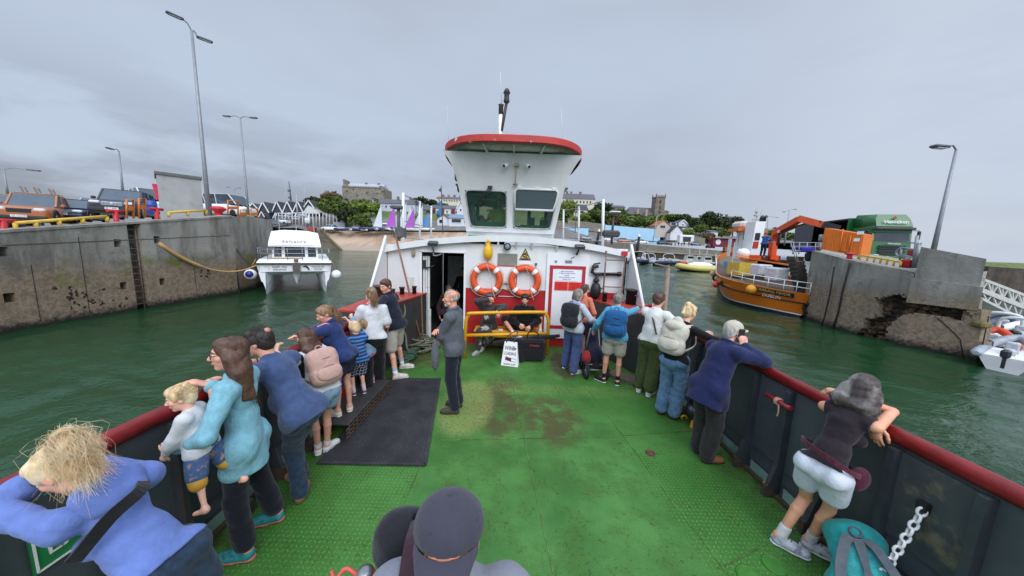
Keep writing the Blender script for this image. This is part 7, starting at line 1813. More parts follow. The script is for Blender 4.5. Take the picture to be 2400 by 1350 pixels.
m=MB();p=X(1992,598,14.0);m.lathe((p.x,p.y,TR(p.x,p.y)),[(.1,0),(.085,.1),(.085,.16),(.17,.2),(.17,.24),(.05,.27)],14);o=m.build('mooring_bollard',REDP);tag(o,'faded red bollard on the corner of the right quay','bollard')
m=MB();p=Y(1884,585,17.5);m.box(p,(.75,.5,.28),bev=.05,taper=1.08);o=m.build('fish_tub',M('tub_blue',srgb(44,48,150),.45));tag(o,'dark blue plastic tub on the right quay by the railings','tub')
m=MB()
for px in(1858,1872,1890,1910,1922):m.tube([Y(px,596,17.3),Y(px+2,568,17.3)],.025,6)
for py in(568,577,587):m.tube([Y(1852,py,17.3),Y(1925,py+1,17.3)],.02,6)
o=m.build('quay_railing',GALV);tag(o,'grey pipe railing left of the orange container','railing')
m=MB()
for i in range(9):m.box(Y(1866+i*2.2,606+i*9.5,17.6)+V(.25,.35,0),(.55,.5,.22))
o=m.build('quay_steps',M('step_weedy',srgb(74,70,62),.95,.3,2));tag(o,'concrete steps down the quay behind the orange workboat','steps')
m=MB()
for i in range(2):m.tube([Y(1852+i*8,565+i*8,16.8),Y(1866+i*5,612,16.8),Y(1880,614,16.8),Y(1888,640,16.8)],.02,6)
o=m.build('step_handrail',GALV);tag(o,'bent pipe handrail along the steps of the right quay','handrail')
# the orange workboat -----------------------------------------------------
OB=M('hull_orange',srgb(220,118,24),.38,.06,1.5,bump=.1,bscale=6,stain=srgb(168,92,36),samt=.45,sscale=1.3,slo=.55,shi=.75)
top=[(14.2,14.75,.56),(13.75,15.7,.60),(13.2,17.0,.70),(12.85,18.3,.82),(12.95,19.4,.92),(13.6,20.9,1.05),(15.2,23.4,1.22),(17.2,26.6,1.45),(20.0,31.0,1.75),(23.0,35.0,2.2),(25.8,37.5,2.6),(25.6,34.5,2.0),(23.2,29.0,1.4),(20.5,23.5,1.0),(17.6,18.2,.70),(15.6,15.3,.56)]
wl=[(14.1,14.95),(13.85,15.85),(13.6,17.1),(13.42,18.2),(13.55,19.1),(14.2,20.6),(15.7,23.2),(17.6,26.3),(20.2,30.5),(22.8,34.0),(24.8,36.2),(24.8,33.6),(22.6,28.6),(20.0,23.3),(17.2,18.4),(15.4,15.6)]
wb=thing('orange_workboat',(18,22,WATER),'orange steel workboat with a deck crane moored stern-on at the right quay','boat')
def hr(f,off=0.0):
 r_=[]
 for(x,y,z),(u,v_)in zip(top,wl):
  r_.append(V(lerp(u,x,f),lerp(v_,y,f),lerp(WATER,z,f)+off))
 return r_
m=MB();m.loft([[V(u,v_,WATER-.5)for u,v_ in wl],hr(0),hr(.13)],cap=False,smooth=False);m.build('boot_topping',M('boot_black',srgb(28,32,44),.5),wb)
m=MB();m.loft([hr(.13),hr(.17)],cap=False,smooth=False);m.build('white_line',WHITE2,wb)
m=MB();m.loft([hr(.17),hr(.4),hr(.7),hr(1)],cap=False);hl=m.build('hull',OB,wb)
cxy=(18.3,24.0)
m=MB();m.add([V(lerp(x,cxy[0],.03),lerp(y,cxy[1],.03),z-.45)for x,y,z in top],[list(range(len(top)))]);m.build('main_deck',M('deck_rust_grey',srgb(110,96,84),.8,.2),wb)
m=MB();m.loft([hr(1),[V(lerp(x,cxy[0],.03),lerp(y,cxy[1],.03),z)for x,y,z in top],[V(lerp(x,cxy[0],.03),lerp(y,cxy[1],.03),z-.45)for x,y,z in top]],cap=False,smooth=False);m.build('bulwark_inside',OB,wb)
m=MB();m.tube([p+V(-.03,-.02,0)for p in hr(.62)[:10]],.035,6);m.build('rubbing_strake',BLACK,wb)
m=MB();p=hr(.74)[4];m.torus(p+V(-.03,-.02,0),.15,.04,(-1,-.35,0),18,6);m.ell(p+V(0,0,0),(.05,.13,.13));m.build('hawse_hole',BLACK,wb)
# name on the stern
s0,s1=hr(.86)[0],hr(.86)[3];sdv=(s0-s1).normalized();up_=V(.18,.06,1)
pcen=lerp(s1,s0,.62);nrm_=V(sdv.y,-sdv.x,0).normalized();
if nrm_.dot(V(0,0,0)-V(pcen.x,pcen.y,0))<0:nrm_=-nrm_
m=MB();hw=.95;q_=[pcen-sdv*hw-V(0,0,.11)+nrm_*.16,pcen+sdv*hw-V(0,0,.11)+nrm_*.16,pcen+sdv*hw+V(0,0,.11)+nrm_*.20,pcen-sdv*hw+V(0,0,.11)+nrm_*.20];m.prism(q_,nrm_*.03);nb=m.build('name_board',BLACK,hl)
text('lettering','CARRAIG MHOR',.19,pcen+nrm_*.235,sdv,V(0,0,1)+nrm_*.12,M('gilt',srgb(200,170,90),.4),nb,.006,width=1.65)
pc2=lerp(hr(.66)[3],hr(.66)[0],.60);text('lettering','DUBLIN',.22,pc2+nrm_*.17,sdv,V(0,0,1)+nrm_*.2,LW,hl,.006,width=.85)
m=MB()
def rl(idx,h_):return[hr(1)[i]+V(0,0,h_)for i in idx]
for idx in((0,1,2,3),(5,6,7,8)):
 for h_ in(.28,.55):m.tube(rl(idx,h_),.022,6)
 pts=rl(idx,0)
 for i in range(len(pts)-1):
  for f in(0,.5):p=lerp(pts[i],pts[i+1],f);m.tube([p,p+V(0,0,.55)],.02,6)
 m.tube([pts[-1],pts[-1]+V(0,0,.55)],.02,6)
m.build('deck_rail',WHITE2,wb)
for p,r_,mt_,lb in((hr(.80)[2]+V(-.32,-.22,.05),.24,M('buoy_yellow',srgb(222,152,30),.5),'yellow ball fender by the name board of the orange workboat'),(hr(.55)[5]+V(-.3,-.1,0),.21,M('buoy_orange',srgb(226,92,66),.5),'orange ball fender on the side of the workboat'),(hr(.6)[7]+V(-.3,.1,0),.22,M('buoy_cream',srgb(206,190,160),.6),'cream ball fender further along the workboat side')):
 m=MB();m.ell(p,r_,nu=18,nv=12);m.lathe(p+V(0,0,r_*.9),[(.05,0),(.04,.08)],10);o=m.build('ball_fender',mt_);tag(o,lb,'fender')
for p,lb in((hr(.62)[6]+V(-.14,0,0),'black tyre fender on the port side of the workboat'),(hr(.45)[0]+V(.12,-.12,0),'black tyre fender at the stern corner of the workboat')):
 m=MB();m.torus(p,.20,.08,(-1,-.4,0),18,8);o=m.build('tyre_fender',TYRE);tag(o,lb,'fender')
 # superstructure
PX=lambda px,py,y:Y(px,py,y)
def box_px(m,px0,px1,py0,py1,y,depth,**k):
 a,c=Y(px0,py1,y),Y(px1,py0,y);m.box(((a.x+c.x)/2,y+depth/2,(a.z+c.z)/2),(abs(c.x-a.x),depth,abs(c.z-a.z)),**k)
m=MB();box_px(m,1736,1771,541,606,27,.9,taper=.96);whs=m.build('wheelhouse',WHITE2,wb)
m=MB();box_px(m,1730,1770,536,541,26.8,1.3);m.build('wheelhouse_roof',ORP,whs)
for a_,b_ in((1742,1755),):
 m=MB();box_px(m,a_,b_,545,562,26.96,.06);m.build('window',GLASSD,whs)
m=MB();box_px(m,1730,1734,545,575,26.96,.06);m.build('door_stripe',M('stripe_red',srgb(170,50,44),.5),whs)
m=MB();box_px(m,1737,1761,518,535,27.5,1.4,bev=.2);m.build('life_raft',M('raft_white',srgb(214,200,192),.5),wb)
m=MB();a,c,d_,e=Y(1758,602,25.5),Y(1780,602,25.5),Y(1795,519,25.5),Y(1772,519,25.5);m.prism([a,c,d_,e],(.1,1.2,0));fn_=m.build('funnel',WHITE2,wb)
m=MB();a,c,d_,e=Y(1769,563,25.45),Y(1780,563,25.45),Y(1783,546,25.45),Y(1772,546,25.45);m.prism([a,c,d_,e],(0,.08,0));m.build('funnel_panel',M('panel_navy',srgb(30,34,48),.5),fn_)
m=MB();a,c,d_,e=Y(1764,582,25.45),Y(1776,582,25.45),Y(1779,566,25.45),Y(1767,566,25.45);m.prism([a,c,d_,e],(0,.08,0));m.build('funnel_door',M('panel_red',srgb(166,56,40),.5),fn_)
for px in(1783,1791):m=MB();a=Y(px,520,25.9);m.tube([a,a+V(0,0,.3),a+V(-.05,-.22,.42)],.11,10);m.build('exhaust',BLACK,fn_)
m=MB();a=Y(1770,535,26.6);m.tube([a,Y(1776,490,26.6)],.05,8);m.tube([Y(1763,515,26.6),Y(1779,513,26.6)],.06,6);m.box(Y(1773,505,26.6),(.3,.3,.1));m.box(Y(1774,497,26.6),(.2,.2,.1));m.tube([Y(1771,505,26.6),Y(1780,472,26.6)],.012,4);m.tube([Y(1768,512,26.6),Y(1773,476,26.6)],.012,4);m.tube([Y(1782,508,26.6),Y(1789,478,26.6)],.012,4);m.build('signal_mast',M('mast_grey',srgb(180,180,178),.5),wb)
m=MB();m.loft([[Y(1731,598,25),Y(1752,600,25),Y(1754,586,25),Y(1731,584,25)],[Y(1733,596,26.5),Y(1751,598,26.5),Y(1753,584,26.5),Y(1733,582,26.5)]]);m.ell(Y(1742,594,24.9),(.45,.5,.4));o=m.build('tender',WHITEP);tag(o,'small white tender stowed beside the workboat funnel','dinghy')
m=MB();m.hexa([Y(1724,602,22.5),Y(1852,624,20.5),Y(1850,622,23),Y(1728,600,25),Y(1724,600,22.5),Y(1852,621,20.5),Y(1850,619,23),Y(1728,598,25)]);m.build('upper_deck',ORP,wb)
m=MB();box_px(m,1716,1724,568,628,24,.15);box_px(m,1706,1716,560,600,29,.2);m.build('side_plating',WHITE2,wb).__setitem__('label','white side plating of the workboat')
m=MB();box_px(m,1730,1775,617,645,21.5,1.2);m.build('yellow_locker',M('locker_yellow',srgb(206,176,70),.5,.1,2,stain=srgb(150,150,80),samt=.5),wb)
m=MB();box_px(m,1716,1729,614,632,22.5,1.0);m.build('blue_locker',M('locker_blue',srgb(96,150,184),.5),wb)
m=MB();box_px(m,1774,1850,610,640,22.5,.1);m.build('deckhouse_front',DARKM,wb)
for px0,px1,py0,py1,yy,lb in((1779,1815,621,646,19.6,'big plastic-wrapped pallet load on the workboat deck'),(1817,1853,629,660,18.2,'plastic-wrapped pallet of boxes near the stern rail of the workboat')):
 m=MB();box_px(m,px0,px1,py0,py1,yy,.9,bev=.08);o=m.build('wrapped_pallet',M('shrink_wrap',srgb(206,208,212),.25,.12,5,bump=.6,bscale=14,stain=srgb(160,156,150),samt=.5,sscale=4));tag(o,lb,'pallet')
ORK=M('crane_orange',srgb(216,84,36),.4,.08,3)
cr=thing('deck_crane',Y(1806,612,22),'red-orange folding deck crane of the workboat reaching over the quay','crane')
m=MB();box_px(m,1770,1830,600,612,22,.6);m.build('outrigger',M('crane_dark',srgb(70,40,34),.5,.3,4),cr)
for px0,px1 in((1767,1786),(1816,1828)):m=MB();box_px(m,px0,px1,598,611,21.9,.5,bev=.05);m.build('stabiliser',ORK,cr)
m=MB();m.bar(Y(1808,608,22),Y(1814,557,22),.34,.34);m.bar(Y(1813,562,22),Y(1820,540,21.6),.34,.36);m.build('column',ORK,cr)
m=MB();m.bar(Y(1816,546,21.6),Y(1874,514,19.5),.30,.34);bm_=m.build('boom',ORK,cr)
m=MB();m.box(lerp(Y(1816,546,21.6),Y(1874,514,19.5),.2)+V(-.1,-.24,0),(.5,.03,.14),rot=Matrix.Rotation(-.6,3,'Y'));m.build('boom_plate',PAPER,bm_)
m=MB();m.bar(Y(1872,512,19.5),Y(1930,527,18.6),.34,.36);m.bar(Y(1880,512,19.4),Y(1960,532,18.2),.14,.14);m.build('jib',ORK,cr)
m=MB();m.bar(Y(1928,526,18.6),Y(1968,536,18.1),.3,.34);m.bar(Y(1872,508,19.5),Y(1925,521,18.6),.12,.12);m.build('extension',BLACK,cr)
m=MB();m.tube([Y(1832,545,20.9),Y(1868,530,19.9)],.10,8);m.tube([Y(1866,531,19.9),Y(1892,522,19.2)],.05,8);m.tube([Y(1822,575,21.5),Y(1828,548,21.2)],.09,8);m.build('ram',M('ram_dark',srgb(60,52,52),.4,.2),cr)
ph_=Y(1787,600,21.4)
P_('workboat crewman in blue overalls and a red helmet at the crane controls',ph_.x,ph_.y,-60,1.72,z=ph_.z-.1,vox=.022,skin_vox=.02,eyes=False,trousers=trousers(navy,1.95),shirt=shirt(cloth('overall_blue',srgb(54,92,160)),1.9),hair=hair('cap',M('helmet_red',srgb(200,70,50),.5),1.15),hands=((ph_.x+.35,ph_.y-.1,ph_.z+1.0),(ph_.x+.35,ph_.y-.3,ph_.z+1.0)))
m=MB();a=Y(1562,720,7.9);m.tube([V(a.x,a.y,WATER-.5),Y(1566,628,7.9)],.055,10);m.bar(Y(1535,618,7.9),Y(1580,628,7.9),.05,.03);o=m.build('mooring_pole',M('pole_brown',srgb(140,122,108),.7,.2));tag(o,'weathered T-topped pole standing in the water off the ferry','post')
# ------------------------------------------------------------------ the harbour town behind
SKY_T=[(380,505,190),(540,497,180),(640,492,170),(720,482,170),(800,472,175),(900,471,180),(960,478,190),(1060,486,200),(1200,484,205),(1300,476,205),(1400,486,205),(1460,500,205),(1560,506,210),(1650,515,215),(1750,528,220),(1850,545,230),(1960,556,260),(2080,580,300)]
def sky_at(px):
 for a,c in zip(SKY_T[:-1],SKY_T[1:]):
  if px<=c[0]:t=max(0,(px-a[0])/(c[0]-a[0]));return lerp(a[1],c[1],t),lerp(a[2],c[2],t)
 return SKY_T[-1][1:]
def shore(px):return 88 if px<1130 else lerp(88,132,min(1,(px-1130)/250))
def terrain(px,y):  # height of the land at forward distance y in the direction of column px
 sy,sd_=sky_at(px);zt=Y(px,sy,sd_).z;y0=shore(px)+18
 if px<1130:z0,n0=Y(px,541 if px>700 else 535,y0).z,0
 else:z0=Y(px,lerp(552,570,min(1,(px-1130)/500)),y0).z
 t=(y-y0)/(sd_-y0)
 if t<=0:return z0
 if t<=1:return lerp(z0,zt,t**.85)
 return zt-(y-sd_)*.03
pxs=np.arange(380,2081,20);m=MB();rings=[]
for px in pxs:
 y0=shore(px);ys_=list(np.linspace(y0+18,sky_at(px)[1],14))+[sky_at(px)[1]+60,500]
 r_=[]
 for y in[y0+18]+ys_[1:]:
  d=ray(px,560);x=d[0]*y/d[1];r_.append(V(x,y,terrain(px,y)))
 rings.append(r_)
m.loft(rings,closed=False,cap=False,smooth=True)
GRASS=NT('hill_grass');n_=GRASS.noise(.06,5,.6,world=True);f_n=GRASS.noise(.5,5,.7,world=True)
GRASS=GRASS.done(GRASS.mix(GRASS.map(f_n,.35,.7,0,.7),GRASS.mix(GRASS.map(n_,.35,.65),srgb(76,96,48),srgb(104,112,62)),srgb(56,70,36)),.95)
o=m.build('hill',GRASS,fix=False);tag(o,kind='structure')
m=MB();rings=[]
for px in pxs:
 y0=shore(px);r_=[]
 for y in(y0+17.9,y0+19,y0+26,y0+34):d=ray(px,560);r_.append(V(d[0]*y/d[1],y,terrain(px,y)+(.12 if y>y0+18 else.1)))
 rings.append(r_)
m.loft(rings,closed=False,cap=False,smooth=True);o=m.build('harbour_road',M('road_grey',srgb(112,110,108),.9,.15,.3,stain=srgb(90,88,84),samt=.5,sscale=.2),fix=False);tag(o,kind='structure')
def G(px,py,lo=None,hi=None):  # where the sight line of a pixel meets the land
 y=(lo or shore(px)+18.0)
 while y<(hi or sky_at(px)[1]):
  p=Y(px,py,y)
  if p.z<=terrain(px,y):return p
  y+=1.0
 return Y(px,py,hi or sky_at(px)[1])
 # slipway, shore bank, far harbour wall
SAND=NT('slip_concrete');sp_=SAND.pos();st_=SAND.noise(.22,5,.6,stretch=(1,.25,.6),world=True);wet=SAND.map(sp_[2],-.4,1.6,1,0)
SAND=SAND.done(SAND.mix(wet,SAND.mix(SAND.map(st_,.35,.65),srgb(176,154,132),srgb(142,112,88)),srgb(150,138,122)),.9)
m=MB();a,c,d_,e=Z(800,588,WATER),Z(1130,588+9,WATER),Y(1130,545,106),Y(752,541,106)
a=Y(800,587,88);c=Y(1140,602,88);a.z=c.z=WATER-.4
m.add([a,c,d_,e,a-V(0,0,2),c-V(0,0,2),d_-V(0,0,9),e-V(0,0,9)],[[0,1,2,3],[4,5,1,0],[3,7,4,0],[2,6,5,1]])
o=m.build('slipway',SAND,fix=False);tag(o,kind='structure')
m=MB();b0,b1,b2_,b3=Y(800,587,88),Y(752,541,106),Y(640,541,106),Y(600,590,86);b0.z=b3.z=WATER-.4
m.add([b0+V(-.1,0,0),b1+V(-.1,0,0),b2_,b3,lerp(b0,b3,.5)+V(0,4,1.2)],[[0,1,4],[1,2,4],[2,3,4],[3,0,4]])
o=m.build('shore_bank',M('shore_weed',srgb(84,74,58),.95,.4,.5,stain=srgb(52,48,36),samt=.8,sscale=.5),fix=False);tag(o,kind='structure')
m=MB();m.bar(b0+V(0,0,.2),b1+V(0,0,.2),.6,.7);o=m.build('slip_kerb',M('kerb_weed',srgb(96,88,60),.95,.3,1));tag(o,'weedy kerb wall along the left side of the slipway','wall')
m=MB();a,c=Y(1380,598,134),Y(1700,612,128);at,ct_=Y(1380,562,134),Y(1720,590,128);a.z=c.z=WATER-.5
m.hexa([a,c,c+V(6,20,0),a+V(0,22,0),lerp(a,at,.50),lerp(c,ct_,.52),lerp(c,ct_,.52)+V(6,20,0),lerp(a,at,.5)+V(0,22,0)]);w0=m
hw_=thing('harbour_wall',lerp(a,c,.5),'long stone harbour wall with a weedy foot behind the moored inflatables','wall')
w0.build('wall_foot',M('wall_weed',srgb(74,62,46),.95,.35,.4,stain=srgb(40,36,28),samt=.7,sscale=.4),hw_)
m=MB();f0,f1=lerp(a,at,.5),lerp(c,ct_,.52);m.hexa([f0+V(0,.3,0),f1+V(0,.3,0),f1+V(6,20,0),f0+V(0,22,0),at+V(0,.3,0),ct_+V(0,.3,0),ct_+V(6,20,0),at+V(0,22,0)])
m.build('wall_face',mat_stone('harbour_stone',srgb(134,128,118),srgb(112,106,98),.12),hw_)
m=MB();m.hexa([f0+V(0,-.4,-.3),f1+V(0,-.4,-.3),f1+V(0,.3,-.3),f0+V(0,.3,-.3),f0+V(0,-.4,.3),f1+V(0,-.4,.3),f1+V(0,.3,.3),f0+V(0,.3,.3)]);m.build('ledge',M('ledge_pale',srgb(150,144,132),.9,.15,.5),hw_)
m=MB();m.hexa([Y(1600,577,127.6)+V(-2,0,0),Y(1700,585,127)+V(8,0,0),Y(1700,585,127)+V(8,1,0),Y(1600,577,127.6)+V(-2,1,0),Y(1600,574,127.6)+V(-2,0,0),Y(1700,581,127)+V(8,0,0),Y(1700,581,127)+V(8,1,0),Y(1600,574,127.6)+V(-2,1,0)])if False else None
# trees ---------------------------------------------------------------------
LEAFA=mat_leaf('leaf_mid',srgb(70,88,38),srgb(96,112,50));LEAFB=mat_leaf('leaf_dark',srgb(38,50,30),srgb(62,74,40));LEAFC=mat_leaf('leaf_bright',srgb(92,112,44),srgb(126,138,62));LEAFD=mat_leaf('leaf_bronze',srgb(84,78,44),srgb(110,96,56))
BARK=M('tree_bark',srgb(78,66,54),.95,.3,2)
def leaf_cloud(rng,c,rx,ry,rz,n,size,lumps=9):
 c=np.array(c);cs=[]
 for _ in range(lumps):
  d=rng.normal(size=3);d/=np.linalg.norm(d);d[2]=abs(d[2])*1.0-.25
  cs.append((c+d*np.array([rx,ry,rz])*rng.uniform(.35,.75),rng.uniform(.38,.62)))
 k=rng.randint(len(cs),size=n);d=rng.normal(size=(n,3));d/=np.linalg.norm(d,axis=1)[:,None]
 rad=rng.uniform(.55,1.05,n)**.6
 p=np.array([cs[i][0]for i in k])+d*rad[:,None]*np.array([cs[i][1]for i in k])[:,None]*np.array([rx,ry,rz])
 u=rng.normal(size=(n,3));u/=np.linalg.norm(u,axis=1)[:,None];w_=np.cross(u,d+rng.normal(size=(n,3))*.4);w_/=np.linalg.norm(w_,axis=1)[:,None]
 s=size*rng.uniform(.6,1.4,n)[:,None]
 v=np.stack([p-u*s-w_*s*.6,p+u*s-w_*s*.6,p+u*s+w_*s*.6,p-u*s+w_*s*.6],1).reshape(-1,3)
 return v,np.arange(4*n).reshape(n,4)
def tree(label,px,py_top,py_base,pw,mat,group='trees and bushes of the town',n=900,name='tree',y=None,lumps=10):
 g=G(px,py_base)if y is None else Y(px,py_base,y)
 k=g.y/FOC;H_=(py_base-py_top)*k;w_=pw*k/2;rng=np.random.RandomState(int(px*7+py_top)%9999)
 t=thing(name,g,label,'tree' if name=='tree' else 'bush',group)
 zc=g.z+H_*(.58 if name=='tree' else.45)
 v,f=leaf_cloud(rng,(g.x,g.y,zc),w_,w_*.8,H_*(.46 if name=='tree' else.55),n,max(.28,.060*w_+.12),lumps);np_mesh('crown',v,f,mat,t,smooth=False)
 m=MB();m.tube([g-V(0,0,.8),g+V(0,0,H_*.35),g+V(.1*w_,0,H_*.62)],[.05*H_*.5+.1,.04*H_*.5+.06,.04],7)
 for i in range(3):a_=i*2.1+px;m.tube([g+V(0,0,H_*.3),g+V(math.cos(a_)*w_*.45,math.sin(a_)*w_*.4,H_*.6)],[.03*H_*.5+.03,.02],5)
 m.build('trunk',BARK,t);return t
for px,t_,b_,w_,mt_,lb in((733,461,500,46,LEAFB,'dark flat-topped pine behind the gabled houses'),(700,474,498,30,LEAFB,'low dark conifer left of the flat-topped pine'),(780,449,512,60,LEAFD,'bronze-tinged tree beside the left wall of the castle'),(762,470,520,40,LEAFA,'rounded green tree at the left foot of the castle hill'),(795,462,528,62,LEAFA,'tall green tree below the castle'),(812,486,535,58,LEAFB,'dark tree over the wall left of the white containers'),(845,500,545,50,LEAFA,'green tree behind the white container'),(860,520,552,26,LEAFA,'small tree right of the red generator box'),(838,474,512,60,LEAFC,'bright green shrubs on the castle bank'),(870,474,508,44,LEAFC,'bright green bushes left of the long white house'),(985,462,492,44,LEAFB,'dark tree on the skyline right of the castle'),(1012,468,492,26,LEAFB,'small dark tree left of the hilltop terrace'),(1040,476,497,28,LEAFA,'green tree in front of the hilltop terrace'),
(1332,470,512,40,LEAFC,'bright bushes below the hillside terrace'),(1318,492,520,38,LEAFA,'green bush right beside the wheelhouse'),(1368,500,524,30,LEAFC,'light green bush below the cream villa'),(1412,474,515,46,LEAFB,'big dark tree left of the church'),(1400,492,528,52,LEAFA,'green tree by the roof rail posts'),(1435,494,532,46,LEAFA,'broad green tree before the church nave'),(1440,505,540,36,LEAFD,'bronze shrub above the blue wall'),(1478,508,541,50,LEAFA,'dark green tree under the church nave'),(1510,507,545,56,LEAFA,'bushy tree in front of the church'),(1543,505,545,46,LEAFC,'light green tree at the foot of the church tower'),(1452,490,512,26,LEAFA,'small tree at the left gable of the church'),(1580,502,528,50,LEAFA,'hedge-like trees right of the church tower'),(1600,503,535,44,LEAFB,'dark trees above the orange-roofed house'),(1628,510,545,42,LEAFB,'dark round tree behind the white gables'),(1663,498,545,50,LEAFB,'largest dark tree right of the church'),(1640,525,555,34,LEAFA,'green shrub before the largest dark tree'),(1690,512,545,24,LEAFD,'thin half-bare tree right of the largest dark tree'),(1716,508,555,50,LEAFB,'dark tree partly behind the workboat mast'),(1660,545,575,40,LEAFD,'bronze bush beside the maroon kiosk'),(1690,536,565,40,LEAFA,'green bush above the maroon kiosk'),(1560,534,556,30,LEAFC,'yellowish bush at the end of the blue wall'),(1610,535,560,36,LEAFC,'grassy bush behind the white stall van')):
 tree(lb,px,t_,b_,w_,mt_,n=1100)
for px,t_,b_,w_,y in((1820,533,565,44,150),(1850,545,570,40,160),(1880,548,572,36,165),(1910,550,575,36,170)):tree('green tree beyond the crane, %s'%{1820:'directly behind its column',1850:'under its raised boom',1880:'left of the jib tip',1910:'just left of the container'}[px],px,t_,b_,w_,LEAFA,n=700,y=y)
# ground cover between them
rng=np.random.RandomState(12);vs=[];fs=[];nb=0
for _ in range(620):
 px=rng.uniform(700,1760)
 if 860<px<1300 and rng.rand()<.8:continue
 sy,sd_=sky_at(px);y=rng.uniform(shore(px)+35,sd_+3);z=terrain(px,y);d=ray(px,560);x=d[0]*y/d[1]
 v,f=leaf_cloud(rng,(x,y,z+.3),rng.uniform(1.2,3.2),rng.uniform(1.2,2.5),rng.uniform(.7,1.5),60,.42,4);vs.append(v);fs.append(f+nb);nb+=len(v)
o=np_mesh('hillside_scrub',np.concatenate(vs),np.concatenate(fs),LEAFA,None,smooth=False);tag(o,'low green scrub covering the hillside between the houses','scrub',kind='stuff')
# buildings -------------------------------------------------------------------
SLATE=M('roof_slate',srgb(92,92,100),.85,.18,.8,stain=srgb(70,70,76),samt=.4,sscale=.6);SLATED=M('roof_slate_dark',srgb(66,68,76),.85,.2,.8)
RENDW=M('render_white',srgb(214,216,220),.85,.05,.5);RENDG=M('render_lilac_grey',srgb(190,194,206),.85,.05,.5);DKG=M('render_charcoal',srgb(66,68,76),.8,.12,.8);RENDC=M('render_cream',srgb(208,202,186),.85,.06,.5);STONE=mat_stone('town_stone',srgb(146,138,124),srgb(120,112,100),.5)
TRIM=M('trim_white',srgb(226,228,230),.6,.03)
def house(label,px0,px1,pyb,pye,pyr,y=None,wall=RENDW,roof=SLATE,gable=False,depth=8,wins=None,chim=(),yaw=0,name='house',group=None,trim=None,wmat=GLASSD,lean=0):
 """gable: the gable end faces us; otherwise the eaves do. wins: (u, v, width, height) of each window as fractions of the front"""
 pc=(px0+px1)/2;g=G(pc,pyb)if y is None else Y(pc,pyb,y)
 k=g.y/FOC;W_=(px1-px0)*k;He=(pyb-pye)*k;Hr=(pyb-pyr)*k
 t=thing(name,g,label,'house' if name=='house' else name.replace('_',' '),group,R(yaw));o=Vector(g);w=W_/2
 m=MB()
 if gable:
  m.prism([o+V(-w,0,-3),o+V(w,0,-3),o+V(w,0,He),o+V(0,0,Hr-.1),o+V(-w,0,He)],(0,depth,0));m.build('wall',wall,t)
  m=MB()
  for s in(-1,1):m.hexa([o+V(s*(w+.3),-.35,He-.25),o+V(s*(w+.3),depth+.3,He-.25),o+V(0,depth+.3,Hr),o+V(0,-.35,Hr),o+V(s*(w+.3),-.35,He-.03),o+V(s*(w+.3),depth+.3,He-.03),o+V(0,depth+.3,Hr+.22),o+V(0,-.35,Hr+.22)])
  rf_=m.build('roof',roof,t)
  if trim:
   m=MB()
   for s in(-1,1):m.bar(o+V(s*(w+.25),-.42,He-.2),o+V(0,-.42,Hr+.05),.12,.38,(0,0,1))
   m.build('barge_board',trim,rf_)
 else:
  m.box((o.x,o.y+depth/2,o.z+(He-3)/2),(W_,depth,He+3));m.build('wall',wall,t)
  m=MB();m.add([o+V(-w-.3,-.4,He-.1),o+V(w+.3,-.4,He-.1),o+V(w+.2,depth/2,Hr),o+V(-w-.2,depth/2,Hr),o+V(-w-.3,depth+.4,He-.1),o+V(w+.3,depth+.4,He-.1)],[[0,1,2,3],[3,2,5,4],[0,3,4],[1,5,2],[0,4,5,1]]);rf_=m.build('roof',roof,t)
 for i,u in enumerate(chim):m=MB();m.box((o.x-w+W_*u,o.y+(depth/2 if not gable else depth*.6),o.z+Hr+.2),(1.0*max(.6,k/.2),.9,2.2));m.build('chimney',STONE if i%2 else M('chimney_brick',srgb(120,100,92),.9),rf_)
 for(u,v,ww,hh)in wins or():
  m=MB();c=o+V(-w+W_*u,-.03,He*v);m.box((c.x,c.y,c.z),(W_*ww,.1,He*hh));fr=m.build('window',wmat,t)
  m=MB();m.box((c.x,c.y-.03,c.z-He*hh*.5),(W_*ww*1.2,.16,.12));m.build('sill',TRIM,fr)
 return t
def row(n,v,ww,hh,u0=.1,u1=.9):return[(lerp(u0,u1,i/(max(1,n-1))),v,ww,hh)for i in range(n)]
# dark gabled houses on the left
gh=[(540,560,520,490,477),(563,583,521,497,479),(587,607,520,490,479),(609,632,521,498,476),(641,665,524,501,475),(667,688,524,499,475),(690,713,524,500,475),(716,738,522,488,472)]
nm_=['at the left end of the row','just right of the far lamp post','framed between the orange handrails','with a white-trimmed porch by the quay end','left of the radio mast','directly under the radio mast','right of the radio mast','behind the pale awning']
for(a,c,b_,e,r_),s_ in zip(gh,nm_):
 h_=house('dark slate gabled house '+s_,a,c,b_,e,r_,y=118+(a%3),wall=DKG,roof=SLATED,gable=True,depth=11,trim=TRIM,wins=[(.5,.98,.16,.22),(.3,.42,.14,.3),(.5,.42,.14,.3),(.75,.2,.18,.34)],group='dark gabled houses')
 m=MB();o=Vector(h_.location);k=o.y/FOC;w_=(c-a)*k*.24
 m.prism([o+V(-w_,-1.2,0),o+V(w_,-1.2,0),o+V(w_,-1.2,2.0),o+V(0,-1.2,3.6),o+V(-w_,-1.2,2.0)],(0,1.2,0));p_=m.build('porch',DKG,h_)
 m=MB();[m.bar(o+V(s*w_*1.2,-1.3,1.8),o+V(0,-1.3,3.8),.1,.28)for s in(-1,1)];m.build('porch_trim',TRIM,p_)
a=Y(683,478,128);m=MB();m.tube([a,Y(677,425,128)],[.35,.18],6);m.box(Y(678,447,128),(.9,.6,.9));m.ell(Y(679,463,128),.5,nu=10,nv=6);m.ell(Y(681,473,127),(1.1,.8,.5),nu=10,nv=6);o=m.build('radio_mast',M('mast_dark',srgb(96,100,112),.6));tag(o,'tall dark radio mast rising over the gabled houses','mast')
